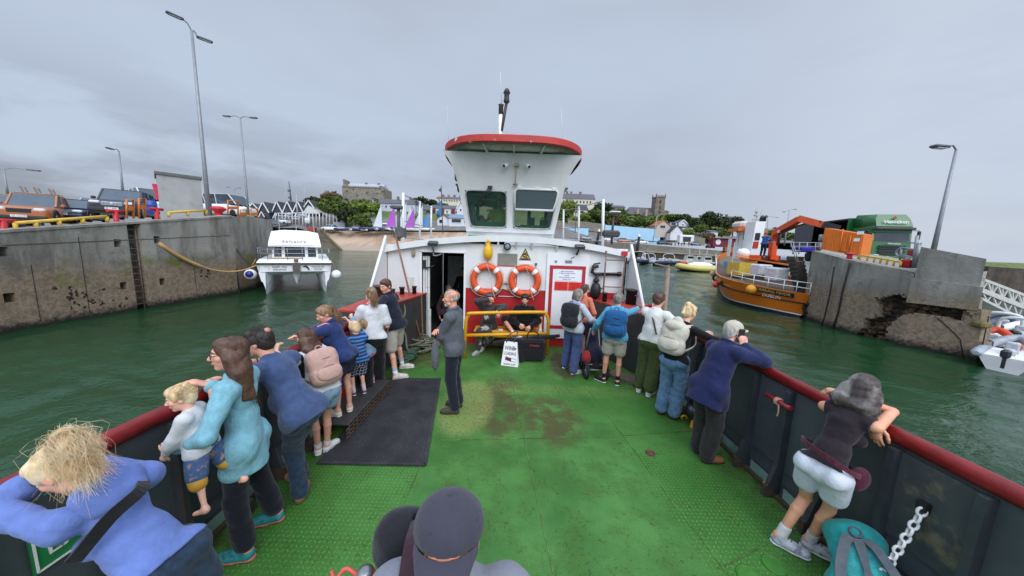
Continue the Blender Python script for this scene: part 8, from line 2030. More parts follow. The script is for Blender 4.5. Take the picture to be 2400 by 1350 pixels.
# pale awning and glass pavilion in front
a=thing('awning_pavilion',Y(735,530,112),'pale tent-shaped awning on posts over a terrace by the shore','awning');k=112/FOC
m=MB();c=Y(722,481,112);q4=[Y(709,499,110),Y(748,499,110),Y(756,497,117),Y(712,497,117)];m.add([c]+q4+[p-V(0,0,.3)for p in q4],[[0,1,2],[0,2,3],[0,3,4],[0,4,1],[1,5,6,2],[2,6,7,3],[8,7,6,5]]);m.build('canopy',M('awning_grey',srgb(176,178,172),.8,.06),a)
m=MB();[m.tube([p-V(0,0,.1),V(p.x,p.y,Y(735,530,112).z)],.12,6)for p in q4];m.build('post',TRIM,a)
m=MB();m.add([Y(738,486,116),Y(755,487,120),Y(795,512,118),Y(770,512,114)],[[0,1,2,3]]);m.build('side_sail',M('sail_grey',srgb(128,130,132),.8),a)
b_=thing('glass_terrace',Y(690,530,110),'white-framed glass terrace with folded parasols in front of the gabled houses','terrace')
m=MB();[m.tube([Y(px,500,110),Y(px,533,110)],.10,5)for px in range(645,790,8)];m.tube([Y(644,500,110),Y(712,499,110)],.14,5);m.tube([Y(684,512,109),Y(700,513,109)],.1,5);m.build('frame',TRIM,b_)
m=MB();m.prism([Y(646,532,110.5),Y(795,532,110.5),Y(775,508,110.5),Y(646,505,110.5)],(0,.1,0));m.build('glazing',M('terrace_glass',srgb(112,110,108),.3,.3,.6),b_)
for px in(718,724):m=MB();m.lathe(Y(px,525,109),[(.1,0),(.42,.4),(.5,1.6),(.15,2.9)],8);o=m.build('folded_parasol',TRIM);tag(o,'folded white parasol on the terrace, %s of the pair'%('left' if px==718 else 'right'),'parasol')
# castle
ct_g=Y(851,472,178);k=178/FOC;cs=thing('stone_castle',ct_g,'restored grey stone castle with a slate roof on the hill','castle');CST=mat_stone('castle_stone',srgb(150,142,128),srgb(118,112,102),.35)
o=Vector(ct_g);W_,H1=94*k,31*k
m=MB();m.box((o.x,o.y+6,o.z+H1/2-2),(W_,12,H1+4));m.build('wall',CST,cs)
m=MB();m.add([o+V(-W_*.46,.6,H1),o+V(W_*.46,.6,H1),o+V(W_*.44,6,H1+12*k),o+V(-W_*.44,6,H1+12*k),o+V(-W_*.46,11.4,H1),o+V(W_*.46,11.4,H1)],[[0,1,2,3],[3,2,5,4],[0,3,4],[1,5,2]]);rf_=m.build('roof',M('castle_roof',srgb(166,170,180),.6,.08,.8),cs)
m=MB();m.box((o.x-W_*.48,o.y+4,o.z+H1+8*k),(3*k,6,18*k));m.box((o.x-W_*.42,o.y+.6,o.z+H1+2.5*k),(8*k,1.5,6*k));m.box((o.x+W_*.43,o.y+.8,o.z+H1+2*k),(6*k,1.5,6*k));m.box((o.x+W_*.485,o.y+.3,o.z+H1-3*k),(6*k,1.6,9*k));m.build('turret',CST,cs)
for u in(-.03,.28):m=MB();m.box((o.x+W_*u,o.y+6,o.z+H1+13*k),(4*k,1.4,3*k));m.build('chimney',CST,rf_)
m=MB();[m.box((o.x-W_/2+W_*(i+.5)/26,o.y-.02,o.z+H1+.25),(W_/52,.5,.7))for i in range(26)];m.box((o.x,o.y+.02,o.z+H1-.05),(W_*.99,.4,.3));m.build('battlement',CST,cs)
for u,v in((.12,.72),(.6,.62),(.36,.4),(.85,.6),(.28,.85)):m=MB();m.box((o.x-W_/2+W_*u,o.y-.02,o.z+H1*v),(1.6*k*1.4,.3,3*k));m.build('window',GLASSD,cs)
house('ruined outbuilding below the left wall of the castle',795,806,478,466,462,y=170,wall=CST,roof=SLATE,depth=5)
house('long lilac-white house with a slate roof below the castle',876,972,507,478,466,y=140,wall=RENDG,depth=10,wins=row(3,.72,.035,.18,.2,.42)+row(3,.70,.03,.18,.62,.92)+row(6,.22,.06,.3,.3,.95),chim=(.5,.8))
house('lilac gable end of the long house facing the harbour',869,882,507,482,466,y=138,wall=RENDG,roof=SLATED,gable=True,depth=8)
house('low gabled shed left of the long lilac house',858,870,503,492,485,y=135,wall=STONE,gable=True,depth=5,trim=TRIM)
house('dark-gabled cottage at the right end of the long lilac house',968,984,508,488,472,y=142,wall=RENDG,roof=SLATED,gable=True,depth=9,trim=DKG,wins=[(.5,.5,.2,.2)])
house('grey bungalow with a white-edged dormer',984,1012,510,492,480,y=146,wall=M('render_mid_grey',srgb(140,138,136),.9),depth=9,wins=row(3,.4,.1,.4))
house('white terrace with maroon shopfronts',1010,1075,510,489,480,y=148,wall=RENDW,depth=8,wins=row(6,.62,.045,.24)+row(6,.2,.05,.34),chim=(.3,))
for i,u in enumerate((.12,.42,.8)):
 k=148/FOC;g=Y(1042,510,147.8);m=MB();m.box((g.x+(u-.5)*65*k,g.y-.1,g.z+2.0),(8*k,.3,4));o=m.build('shopfront',M('shop_maroon',srgb(110,34,46),.6));tag(o,'maroon shopfront on the white terrace, %s'%('leftmost','middle one','rightmost')[i],'shopfront','maroon shopfronts')
house('tall white gabled house beside the wheelhouse',1071,1088,512,490,472,y=140,wall=RENDW,roof=SLATE,gable=True,depth=10,trim=TRIM,wins=[(.5,.85,.2,.2),(.5,.25,.5,.2)])
house('pale hilltop terrace left of the wheelhouse',1024,1082,476,466,460,y=208,wall=RENDC,depth=9,wins=row(9,.55,.04,.4),chim=(.2,.42,.65,.88))
house('white boat club with a blue tin roof',1052,1094,527,511,501,y=112,wall=RENDW,roof=M('tin_blue',srgb(112,134,158),.5,.08,1),depth=8,wins=[(.42,.55,.5,.5),(.9,.5,.08,.5)])
house('small white lean-to with a door left of the boat club',1025,1052,526,513,504,y=113,wall=RENDW,gable=True,depth=6,wins=[(.3,.5,.24,.6)])
house('long hillside terrace right of the wheelhouse',1296,1392,481,466,453,y=196,wall=RENDC,depth=9,wins=row(11,.5,.03,.35),chim=(.36,.46,.68),roof=SLATE)
house('cream villa with a dark mansard roof',1345,1376,503,492,478,y=176,wall=RENDC,roof=SLATED,depth=9,wins=[(.6,.5,.22,.5),(.2,.5,.12,.4)])
house('white cottage partly hidden by bushes near the wheelhouse',1297,1313,507,496,490,y=172,wall=RENDW,depth=7,wins=[(.5,.5,.2,.4)])
house('grey slate-roofed house on the skyline left of the church',1426,1464,494,486,480,y=204,wall=STONE,depth=8,wins=row(4,.5,.06,.4),chim=(.3,))
# church
g=Y(1508,512,200);k=200/FOC;ch_=thing('stone_church',g,'stone church with a slate nave and a square pinnacled tower','church');KST=mat_stone('church_stone',srgb(138,128,114),srgb(108,100,90),.4)
o=Y(1502,512,200);W_=62*k;H1=9*k
m=MB();m.box((o.x,o.y+6,o.z+H1/2-2),(W_,12,H1+4));m.build('nave_wall',KST,ch_)
m=MB();rr=Y(1476,485,206),Y(1533,488,206);m.add([o+V(-W_/2-.5,-.4,H1-.2),o+V(W_/2,-.4,H1-.2),V(rr[1].x,o.y+6,rr[1].z),V(rr[0].x,o.y+6,rr[0].z),o+V(-W_/2-.5,12.4,H1-.2),o+V(W_/2,12.4,H1-.2)],[[0,1,2,3],[3,2,5,4],[0,3,4],[1,5,2]]);m.build('nave_roof',M('church_slate',srgb(92,86,90),.85,.12,.8),ch_)
for u in(.34,.66):m=MB();m.box((o.x-W_/2+W_*u,o.y-.6,o.z+H1*.5+.6),(1.1,1.4,H1+5));m.build('buttress',M('buttress_pale',srgb(168,156,134),.9),ch_)
for u in(.18,.5,.82):m=MB();m.box((o.x-W_/2+W_*u,o.y-.05,o.z+H1*.45),(1.0,.2,H1*.5));m.build('window',GLASSD,ch_)
t0=Y(1543,512,199);tw=10.5*k;th_=47*k;lean_=0
m=MB();m.box((t0.x+.3,t0.y+tw,t0.z+th_/2-2),(tw*2.1,tw*2.1,th_+4),taper=.95);tw_=m.build('tower',KST,ch_)
m=MB();m.box((t0.x+.3,t0.y+tw,t0.z+th_+.1),(tw*2.15,tw*2.15,.5));[m.box((t0.x+.3+(i-2)*tw*.46,t0.y+.1,t0.z+th_+.7),(tw*.26,.4,.9))for i in range(5)];m.build('parapet',KST,tw_)
for sx in(-1,1):
 for sy in(0,1):m=MB();m.lathe((t0.x+.3+sx*tw*.95,t0.y+.2+sy*tw*1.8,t0.z+th_),[(.38,0),(.38,.9),(.5,1.0),(.02,2.6)],6);m.build('pinnacle',KST,tw_)
for v in(.78,.5,.3):m=MB();m.box((t0.x+.3,t0.y+.02,t0.z+th_*v),(1.2,.3,1.9));m.build('window',M('belfry_dark',srgb(70,66,62),.9),tw_)
house('small stone house behind the right side of the church tower',1555,1567,501,496,492,y=206,wall=STONE,depth=6)
house('house with an orange tiled gable roof',1538,1570,541,529,518,y=150,wall=M('render_rust_white',srgb(190,180,170),.9),roof=M('tile_orange',srgb(178,108,72),.85,.1,1),gable=True,depth=9,wins=[(.45,.75,.34,.5)])
house('white gable-fronted shed in front of the orange-roofed house',1572,1600,548,545,529,y=146,wall=RENDW,roof=SLATED,gable=True,depth=9)
house('grey flat-roofed box house among the trees',1570,1586,530,521,520,y=165,wall=RENDG,roof=SLATE,depth=6,wins=[(.5,.5,.6,.6)])
house('white house with a pointed gable under the dark trees',1590,1610,530,524,516,y=168,wall=RENDW,roof=SLATE,gable=True,depth=7,trim=TRIM,wins=[(.5,.5,.2,.4)])
house('low white house right of the pointed gable',1600,1625,537,533,530,y=165,wall=RENDW,roof=SLATE,depth=6)
house('small white cottage at the foot of the largest dark tree',1645,1654,536,531,526,y=170,wall=RENDW,depth=5)
house('white cottage above the maroon kiosk',1665,1682,550,543,539,y=150,wall=RENDW,depth=6)
house('grey twin-gabled house left of the workboat',1696,1714,546,539,535,y=165,wall=RENDG,depth=6,wins=row(2,.5,.2,.4))
house('pale grey house touching the workboat wheelhouse',1712,1728,548,540,536,y=163,wall=RENDG,depth=6,wins=row(2,.5,.2,.4))
house('dark farmhouse on the skyline above the workboat mast',1708,1742,519,513,507,y=218,wall=STONE,roof=SLATED,depth=7,chim=(.05,))
# blue wall, stone walls
def wall(label,a,c,h_px,mat,y0,y1,name='garden_wall'):
 p,q_=Y(*a,y0),Y(*c,y1);h0,h1=h_px[0]*y0/FOC,h_px[1]*y1/FOC;m=MB();m.hexa([p-V(0,0,1),q_-V(0,0,1),q_+V(.1,.5,-1),p+V(.1,.5,-1),p+V(0,0,h0),q_+V(0,0,h1),q_+V(.1,.5,h1),p+V(.1,.5,h0)]);o=m.build(name,mat);tag(o,label,'wall');return o
BLUEW=M('wall_pale_blue',srgb(166,206,230),.7,.05,.4,stain=srgb(146,188,214),samt=.4,sscale=.3)
wall('long pale blue wall behind the parked cars',(1417,556),(1546,569),(28,30),BLUEW,152,150);wall('pale blue wall left of the parked cars',(1312,553),(1378,558),(20,22),BLUEW,150,152);wall('stone garden wall above the pale blue wall',(1330,528),(1420,542),(12,16),STONE,158,156);wall('dark stone wall beside the wheelhouse',(1290,545),(1322,548),(28,30),STONE,146,146);wall('grey retaining wall behind the white stall van',(1590,566),(1652,571),(18,12),STONE,150,148);wall('stone wall behind the dinghy park',(780,522),(862,530),(16,16),STONE,124,122);wall('low grey wall by the orange-roofed house',(1555,560),(1590,564),(14,14),M('wall_grey',srgb(150,146,138),.9),151,149)
# vehicles of the town
for a in((665,524,108,25,'white hatchback parked below the gabled houses','w1',(222,224,226),85),(640,528,106,26,'grey estate parked beside the left quay end','g1',(120,124,130),60),(628,531,104,22,'black car nearest the left quay end','k1',(34,36,40),30),(773,540,104,34,'white saloon at the top of the slipway','w1',(222,224,226),80),
(1374,562,141,26,'silver estate by the pale blue wall','s1',(150,152,156),-85),(1462,568,138,30,'salmon-coloured hatchback by the blue wall','o1',(186,116,96),-85),(1503,571,137,30,'white hatchback by the blue wall','w1',(222,224,226),-85),(1556,574,136,30,'dark green saloon at the end of the blue wall','k2',(42,50,48),-85),(1425,565,140,22,'pale car half hidden by the ferry roof lamp','w1',(222,224,226),-85),(1630,576,134,20,'grey car right of the white stall van','g1',(120,124,130),-85),(1664,582,132,16,'maroon car at the end of the harbour wall','m1',(120,30,44),-80)):
 px,py,y,w_,lb,cn,cl_,yw=a;c=car(lb,Y(px,py,y),yw,w_*y/FOC,1.9*1.2,1.5*1.25,carmat(cn,srgb(*cl_)),'estate','cars parked in the harbour town',0)
def van_at(label,px,py,y,w_,h_,mat,name):
 p=Y(px,py,y);k=y/FOC;t=thing(name,p,label,'van');m=MB();m.box(p+V(0,1,h_*k/2+.3),(w_*k,2.4,h_*k),bev=.15);m.build('body',mat,t)
 m=MB();m.box(p+V(0,-.22,h_*k*.55),(w_*k*.55,.1,h_*k*.5));m.build('serving_hatch',GLASSD,t);m=MB();m.box(p+V(0,-.5,h_*k*.9),(w_*k*.6,.7,.1));m.build('awning',TRIM,t)
 m=MB();[m.lathe(p+V(s*w_*k*.32,-.2,.4),[(.4,0),(.4,.25)],12,(0,-1,0))for s in(-1,)];m.build('wheel',TYRE,t);m=MB();m.lathe(p+V(w_*k*.32,-.2,.4),[(.4,0),(.4,.25)],12,(0,-1,0));m.build('wheel',TYRE,t);return t
van_at('white ice-cream van with customers on the far quay',1608,573,135,33,20,TRIM,'stall_van');van_at('white food trailer by the lilac house',900,533,112,30,8,TRIM,'food_trailer')
kt=thing('maroon_kiosk',Y(1696,579,130),'maroon wooden kiosk with a white round sign on the far quay','kiosk');o=Vector(kt.location);k=130/FOC
m=MB();m.box(o+V(0,1.5,10*k),(52*k,3,20*k));m.build('wall',M('kiosk_maroon',srgb(112,24,40),.6,.12,1),kt);m=MB();m.box(o+V(1,1.2,20.6*k),(60*k,4.2,.4));m.build('roof',M('kiosk_roof',srgb(150,132,130),.7),kt);m=MB();m.lathe(o+V(-14*k,-.02,11*k),[(6*k,0),(6*k,.06)],18,(0,-1,0));m.build('round_sign',TRIM,kt)
m=MB();o=Y(1706,588,128);m.box(o+V(0,0,.6),(3.4,1.6,1.6));o=m.build('timber_crate',M('crate_wood',srgb(150,104,62),.85));tag(o,'brown timber crate at the right end of the harbour wall','crate')
for px,y,y2,h_,lb in((1498,131,600,555,'dark mooring pile with a white cap before the harbour wall'),(1404,133,575,543,'dark pile with a white cap near the ferry roof')):
 m=MB();p=Y(px,h_,y);m.tube([Y(px-6,y2,y),p],.55,10);t=m.build('mooring_pile',M('pile_dark',srgb(40,40,44),.8));tag(t,lb,'post');m=MB();m.lathe(p,[(.6,0),(.55,.2),(.1,1.2)],10);m.build('pile_cap',TRIM,t)
m=MB();m.tube([Y(1530,568,140),Y(1540,506,140)],.16,6);o=m.build('flag_pole',GALV);tag(o,'slanting pale flagpole rising before the church','pole')
for px,b_,t_,y,lb in((1690,545,505,170,'tall bare pole by the half-bare tree'),(822,520,470,130,'dark telegraph pole before the castle bank'),(768,525,478,118,'wooden telegraph pole at the shore trees'),(1350,555,475,150,'thin pole seen between the roof posts')):m=MB();m.tube([Y(px-2,b_,y),Y(px,t_,y)],.16,6);o=m.build('utility_pole',M('pole_wood',srgb(112,104,96),.9));tag(o,lb,'pole')
lamp(Y(1838,575,60),Y(1850,494,60),'slim lamp post rising behind the crane boom',[(-.7,0,-.25),(.8,0,.3)],.12);lamp(Y(1797,560,75),Y(1800,508,75),'double lamp post behind the workboat funnel',[(-1.2,0,.1),(1.9,0,-.1)],.12)
for px,c_,lb in((1582,(190,170,150),'at the left end of the queue'),(1590,(60,70,120),'in dark blue'),(1597,(210,210,214),'in white'),(1603,(40,42,48),'in black'),(1614,(90,60,70),'in plum'),(1622,(200,205,210),'at the right end of the queue'),(1574,(180,120,120),'in pink walking up to it')):
 p=Y(px,577,133);P_('person queuing at the ice-cream van '+lb,p.x,p.y,10,2.1,z=p.z,vox=.05,skin_vox=.05,eyes=False,group='people at the far quay',trousers=trousers(navy,1.95,name='t'),shirt=shirt(cloth('far_%d'%px,srgb(*c_)),1.9),hair=None)
 # containers, generator box, dinghies and sails at the slip head
m=MB();p=Y(837,535,108);k=108/FOC;cn=thing('white_container',p,'white portable cabin at the head of the slipway','cabin');m.box(p+V(0,1.2,8*k),(24*k,2.4,16*k),bev=.1);m.build('body',TRIM,cn);m=MB();m.box(p+V(-3*k,-.03,13*k),(9*k,.1,2*k));m.build('window',GLASSD,cn)
m=MB();p=Y(856,535,107);rc=thing('red_generator',p,'red generator box with a white tank on top at the slipway','generator');m.box(p+V(0,1,5.5*k),(13*k,2,11*k),bev=.1);m.build('body',REDP,rc);m=MB();m.box(p+V(-1*k,1,14.5*k),(9*k,1.6,7*k),bev=.1);m.build('tank',TRIM,rc)
m=MB();p=Y(795,532,109);m.box(p+V(0,1.2,5.5*k),(26*k,2.4,11*k));o=m.build('grey_container',M('container_grey',srgb(150,152,160),.7));tag(o,'pale grey container left of the white portable cabin','container')
m=MB();p=Y(731,541,104);m.box(p+V(0,0,.5),(14*k,1.5,7*k),taper=1.2);o=m.build('red_skip',M('skip_red',srgb(190,74,54),.7));tag(o,'orange-red open skip at the edge of the shore bank','skip')
SAILW=M('sail_white',srgb(214,222,226),.8,.04);SAILV=M('sail_violet',srgb(178,92,196),.8,.05);SAILB=M('sail_blue',srgb(84,150,206),.8);rng=random.Random(5)
def dinghy(px,py,y,L_,hull,label,sail=None,sh_=None,yaw=0,grp='dinghies parked at the slip head'):
 p=Y(px,py,y);t=thing('sailing_dinghy',p,label,'dinghy',grp,R(yaw));o=Vector(p)
 m=MB();m.loft([[o+V(x*L_,-.05*w_,.35),o+V(x*L_,-w_,.8),o+V(x*L_,-w_*.6,.9),o+V(x*L_,w_*.6,.9),o+V(x*L_,w_,.8),o+V(x*L_,.05*w_,.35)]for x,w_ in((-.5,.6),(-.2,.8),(.15,.7),(.4,.35),(.5,.04))]);m.build('hull',hull,t)
 if sail:
  m=MB();m.tube([o+V(.1*L_,0,.8),o+V(.1*L_,0,sh_+.4)],.06,6);m.build('mast',GALV,t)
  m=MB();b0_,b1_,tp2=o+V(.1*L_-.1,.05,1.3),o+V(-.60*L_,.5,1.4),o+V(.1*L_-.15,.05,sh_+.2);mid=lerp(b1_,tp2,.5)+V(-.2,.35,0);m.add([b0_,b1_,mid,tp2,b0_+V(0,.03,0),b1_+V(0,.03,0),mid+V(0,.03,0),tp2+V(0,.03,0)],[[0,1,2,3],[7,6,5,4],[0,4,5,1],[1,5,6,2],[2,6,7,3],[3,7,4,0]]);m.build('sail',sail,t)
 return t
for px,py,y,sl_,h_,lb in((893,541,104,SAILW,8.5,'white-sailed dinghy left of the violet sail'),(923,541,103,SAILV,8.0,'dinghy with a big violet sail'),(950,541,102,SAILW,8.6,'white-sailed dinghy just right of the roof winch'),(962,541,103,SAILW,7.5,'white-sailed dinghy left of the tall roof post'),(968,543,99,SAILV,7.0,'dinghy with a narrow violet sail'),(988,542,102,SAILW,8.0,'white-sailed dinghy by the middle roof post'),(1002,541,103,SAILB,5.5,'dinghy with a blue and white sail'),(932,541,105,SAILW,6,'low white-sailed dinghy behind the violet sail')):dinghy(px,py,y,4.6,WHITEP,lb,sl_,h_)
hues=[WHITEP,M('cover_blue',srgb(52,84,160),.7),M('cover_grey',srgb(120,126,134),.8),M('cover_navy',srgb(40,50,72),.8),M('hull_pale',srgb(196,200,208),.5)]
hn=['white','blue-covered','grey-covered','navy-covered','pale grey']
ps=['in front of the white portable cabin','before the red generator box','right of the red generator box','below the food trailer','left of the violet sail','nearest the white saloon','under the grey container','between the generator and the trailer','at the left end of the dinghy line','close to the ferry roof edge']
for i in range(22):
 px=782+i*7.2;dinghy(px,543+rng.uniform(-3,1),100+rng.uniform(-1,4),rng.uniform(4.6,5.6),hues[i%5],'low %s dinghy on its trolley in the line at the slip head'%hn[i%5],yaw=rng.uniform(-65,65),grp='low dinghies on trolleys');
 # moored inflatables and small boats ---------------------------------------------------
def rib(px,py,y,L_,yaw,tube,label,deck=None,console=True,arch=False,engine=True,grp='inflatable boats moored on the right'):
 p=Y(px,py,y);p.z=WATER;t=thing('inflatable_boat',p,label,'boat',grp,R(yaw));o=Vector(p);w_=L_*.19;r_=L_*.05
 m=MB();pts=spline([o+V(-w_,-L_*.5,.45),o+V(-w_,0,.45),o+V(-w_*.85,L_*.3,.52),o+V(0,L_*.5,.75),o+V(w_*.85,L_*.3,.52),o+V(w_,0,.45),o+V(w_,-L_*.5,.45)],5);n=len(pts);m.tube(pts,[r_*.5]+[r_]*(n-2)+[r_*.5],10);m.build('tube',tube,t)
 m=MB();m.loft([[o+V(-w_*k1,y_*L_,.45),o+V(-w_*.5*k1,y_*L_,.0),o+V(0,y_*L_,-.25),o+V(w_*.5*k1,y_*L_,.0),o+V(w_*k1,y_*L_,.45)]for y_,k1 in((-.45,1),(0,1),(.3,.8),(.47,.1))],smooth=False);m.build('hull',deck or WHITEP,t)
 if console:
  m=MB();e_=min(1,L_/6);m.box(o+V(0,-.05*L_,.4+.5*e_),(.6*e_,.5*e_,.9*e_),bev=.08*e_);m.box(o+V(0,-.2*L_,.4+.3*e_),(.5*e_,.8*e_,.5*e_),bev=.1*e_);m.build('console',M('console_grey',srgb(176,182,188),.5),t)
 if arch:
  m=MB();m.tube(spline([o+V(-w_*.8,-.32*L_,.5),o+V(-w_*.7,-.36*L_,.5+.22*L_),o+V(w_*.7,-.36*L_,.5+.22*L_),o+V(w_*.8,-.32*L_,.5)],4),.05,6);m.build('arch',TRIM,t)
 if engine:
  m=MB();e_=min(1,L_/6);m.box(o+V(0,-.55*L_,.35+.6*e_),(.42*e_,.5*e_,.6*e_),bev=.12*e_);m.box(o+V(0,-.56*L_,.35),(.16*e_,.25*e_,.8*e_));m.build('outboard',M('outboard_dark',srgb(46,48,54),.4),t)
 return t
TB=[('navy',M('tube_navy',srgb(36,42,60),.5)),('pale grey',M('tube_grey',srgb(156,164,174),.5)),('black',M('tube_black',srgb(40,42,46),.5)),('red',M('tube_red',srgb(190,52,50),.5)),('blue-grey',M('tube_bluegrey',srgb(120,140,166),.5))]
rl_=[(1480,607,92,6.5,1,True,'at the left end of the raft, by the ferry wing plate'),(1496,611,88,7.5,0,True,'with the big white arch'),(1511,611,87,7,2,False,'right of the big white arch'),(1524,612,86,6.5,1,True,'with a small pale arch'),(1536,614,84,7,0,False,'with a white inside, in mid raft'),(1547,612,86,6,4,False,'behind the two red ones'),(1555,615,84,6,0,False,'left of the first red one'),(1563,613,85,6,3,False,'first red one from the left'),(1570,611,90,6.5,1,True,'with a grey arch at the back'),(1577,615,84,6,3,False,'red one at the front right'),(1584,613,86,5.5,2,False,'last one at the right end of the raft'),(1532,606,97,6,4,True,'in the back row below the wall'),(1505,605,98,6,1,False,'in the back row at the left'),(1556,607,97,6,2,False,'in the back row at the right')]
for px,py,y,L_,ci,ar,lb in rl_:rib(px,py,y*.78,L_*1.15,150+(px*13%60),TB[ci][1],'%s inflatable boat %s'%(TB[ci][0],lb),arch=ar)
rib(1645,634,50,9.0,105,M('tube_yellow',srgb(202,190,110),.5),'yellow inflatable boat with a white cover left of the workboat',deck=BLACK,console=False,engine=False)
m=MB();p=Y(1632,625,50);m.ell(p+V(.6,0,.25),(2.4,.9,.5),Matrix.Rotation(R(15),3,'Z'),nu=14,nv=8);o=m.build('boat_cover',WHITEP);tag(o,'lumpy white cover over the yellow inflatable boat','cover')
for px,py,y,lb in((1612,612,72,'small white motorboat left of the grey cabin boat'),(1635,614,68,'grey cabin boat above the yellow inflatable'),(1652,616,66,'white open boat right of the grey cabin boat')):
 p=Y(px,py,y);p.z=WATER;t=thing('motorboat',p,lb,'boat');o=Vector(p);m=MB();m.loft([[o+V(x,-w_,.9+s_),o+V(x,-w_*.7,0),o+V(x,w_*.7,0),o+V(x,w_,.9+s_)]for x,w_,s_ in((-2.6,.2,.3),(-1.6,1.0,.15),(1,1.1,0),(2.5,1.0,0))],smooth=False);m.build('hull',WHITEP,t)
 m=MB();m.box(o+V(.2,0,1.5),(1.8,1.5,1.3),taper=.8);c_=m.build('cuddy',M('cuddy_grey',srgb(176,178,168),.5),t);m=MB();m.box(o+V(.2,-.66,1.7),(1.3,.06,.5));m.build('window',GLASSD,c_);m=MB();m.tube([o+V(.2,0,2),o+V(.2,0,3.6)],.03,5);m.build('aerial',TRIM,t)
m=MB();m.hexa([Y(1645,618,62),Y(1690,624,56),Y(1690,624,56)+V(1,3,0),Y(1645,618,62)+V(1,3,0),Y(1645,615,62),Y(1690,620,56),Y(1690,620,56)+V(1,3,0),Y(1645,615,62)+V(1,3,0)]);o=m.build('pontoon',M('pontoon_brown',srgb(104,88,76),.9));tag(o,'brown floating pontoon between the small boats and the workboat','pontoon')
# far right: hill, gangway, pontoon and inflatables -------------------------------------
m=MB();rings=[]
for px,py in((2180,596),(2260,604),(2310,615),(2345,620),(2400,633),(2480,655),(2600,690)):
 a_=Y(px,py,200);b_=Y(px,py+60,90);b_.z=min(b_.z,1.0);rings.append([V(b_.x,b_.y,WATER-.3),V(b_.x*1.05,b_.y*1.05,2.5),lerp(b_,a_,.5)+V(0,0,.5),a_,a_+V(60,60,-6)])
m.loft(rings,closed=False,cap=False);o=m.build('headland',GRASS,fix=False);tag(o,kind='structure')
hp=[(2318,636,'leftmost under the crest'),(2335,640,'with a wide grey roof'),(2352,648,'among the trees in the middle'),(2368,650,'right of the middle'),(2390,652,'at the right edge'),(2345,660,'lower down by the gangway')]
for i,(px,py,s_)in enumerate(hp):house('small distant headland house '+s_,px-10,px+9,py,py-6,py-11,y=150+i*3,wall=RENDC if i%2 else RENDG,depth=6,wins=row(2,.5,.14,.4))
for i,(px,py)in enumerate(((2325,655),(2350,668),(2372,664),(2395,672),(2330,645),(2362,640))):tree('round dark bush on the headland, %s'%('left of the gangway top','above the gangway','between two headland houses','at the right edge','below the crest on the left','below the crest in the middle')[i],px,py-14,py+4,22,LEAFB if i%2 else LEAFA,n=260,y=125+i*4,name='bush')
gw=thing('gangway',Y(2330,700,13),'long white truss gangway sloping down behind the right quay','gangway');WG=M('gangway_white',srgb(196,198,192),.5,.08)
for dd,yy in((0,12.6),(1,14.4)):
 m=MB();tl,tr_,bl,br=Y(2290,650,yy),Y(2480,722,yy),Y(2288,694,yy),Y(2480,790,yy);ml,mr=Y(2288,676,yy),Y(2480,752,yy)
 for a_,c_,wd in((tl,tr_,.07),(bl,br,.06),(ml,mr,.12)):m.bar(a_,c_,wd,wd*1.4)
 for i in range(9):
  u0,u1=i/8,(i+.5)/8;m.bar(lerp(tl,tr_,u0),lerp(ml,mr,u1),.05,.05);m.bar(lerp(tl,tr_,min(1,u0+.125)),lerp(ml,mr,u1),.05,.05);m.bar(lerp(bl,br,u0),lerp(ml,mr,u1),.05,.05);m.bar(lerp(bl,br,min(1,u0+.125)),lerp(ml,mr,u1),.05,.05);m.bar(lerp(tl,tr_,u1),lerp(ml,mr,u1),.04,.04)
 m.build('side_truss',WG,gw)
m=MB();m.add([Y(2288,677,12.6),Y(2480,753,12.6),Y(2480,753,14.4),Y(2288,677,14.4)],[[0,1,2,3]]);m.build('walkway',M('walkway_grey',srgb(150,150,146),.7),gw)
m=MB();a_,c_=Y(2300,700,30),Y(2600,790,30);a_.z=2.0;c_.z=1.6;m.hexa([V(a_.x,a_.y,WATER-.4),V(c_.x,c_.y,WATER-.4),V(c_.x,c_.y+4,WATER-.4),V(a_.x,a_.y+4,WATER-.4),a_,c_,c_+V(0,4,0),a_+V(0,4,0)]);o=m.build('rubble_wall',M('rubble_dark',srgb(78,70,62),.95,.4,1.2,bump=.5,bscale=4));tag(o,'dark rubble sea wall behind the gangway','wall')
m=MB();a_=Z(2330,770,WATER+.3);m.hexa([Z(2318,768,-.4),Z(2480,812,-.4),Z(2480,795,-.4),Z(2318,757,-.4),Z(2318,768,-.2),Z(2480,812,-.2),Z(2480,795,-.2),Z(2318,757,-.2)]);o=m.build('pontoon',M('pontoon_salmon',srgb(190,130,96),.9,.1));tag(o,'salmon-coloured floating pontoon at the far right','pontoon')
for px,py,L_,yw,tb,lb,ar in((2322,816,2.2,-60,M('tube_orange',srgb(206,74,44),.6),'orange inflatable tender beside the end of the right quay',False),(2366,842,2.4,-62,TB[1][1],'grey inflatable boat with a black outboard at the right edge',False),(2345,780,2.6,-60,TB[4][1],'pale inflatable with a white arch at the salmon pontoon',True),(2388,797,2.6,-62,WHITEP,'white boat beyond the salmon pontoon at the right edge',True)):
 p=Z(px,py,WATER+.25);t=rib(px,py,p.y,L_,yw,tb,lb,arch=ar,grp='boats at the far right pontoon')
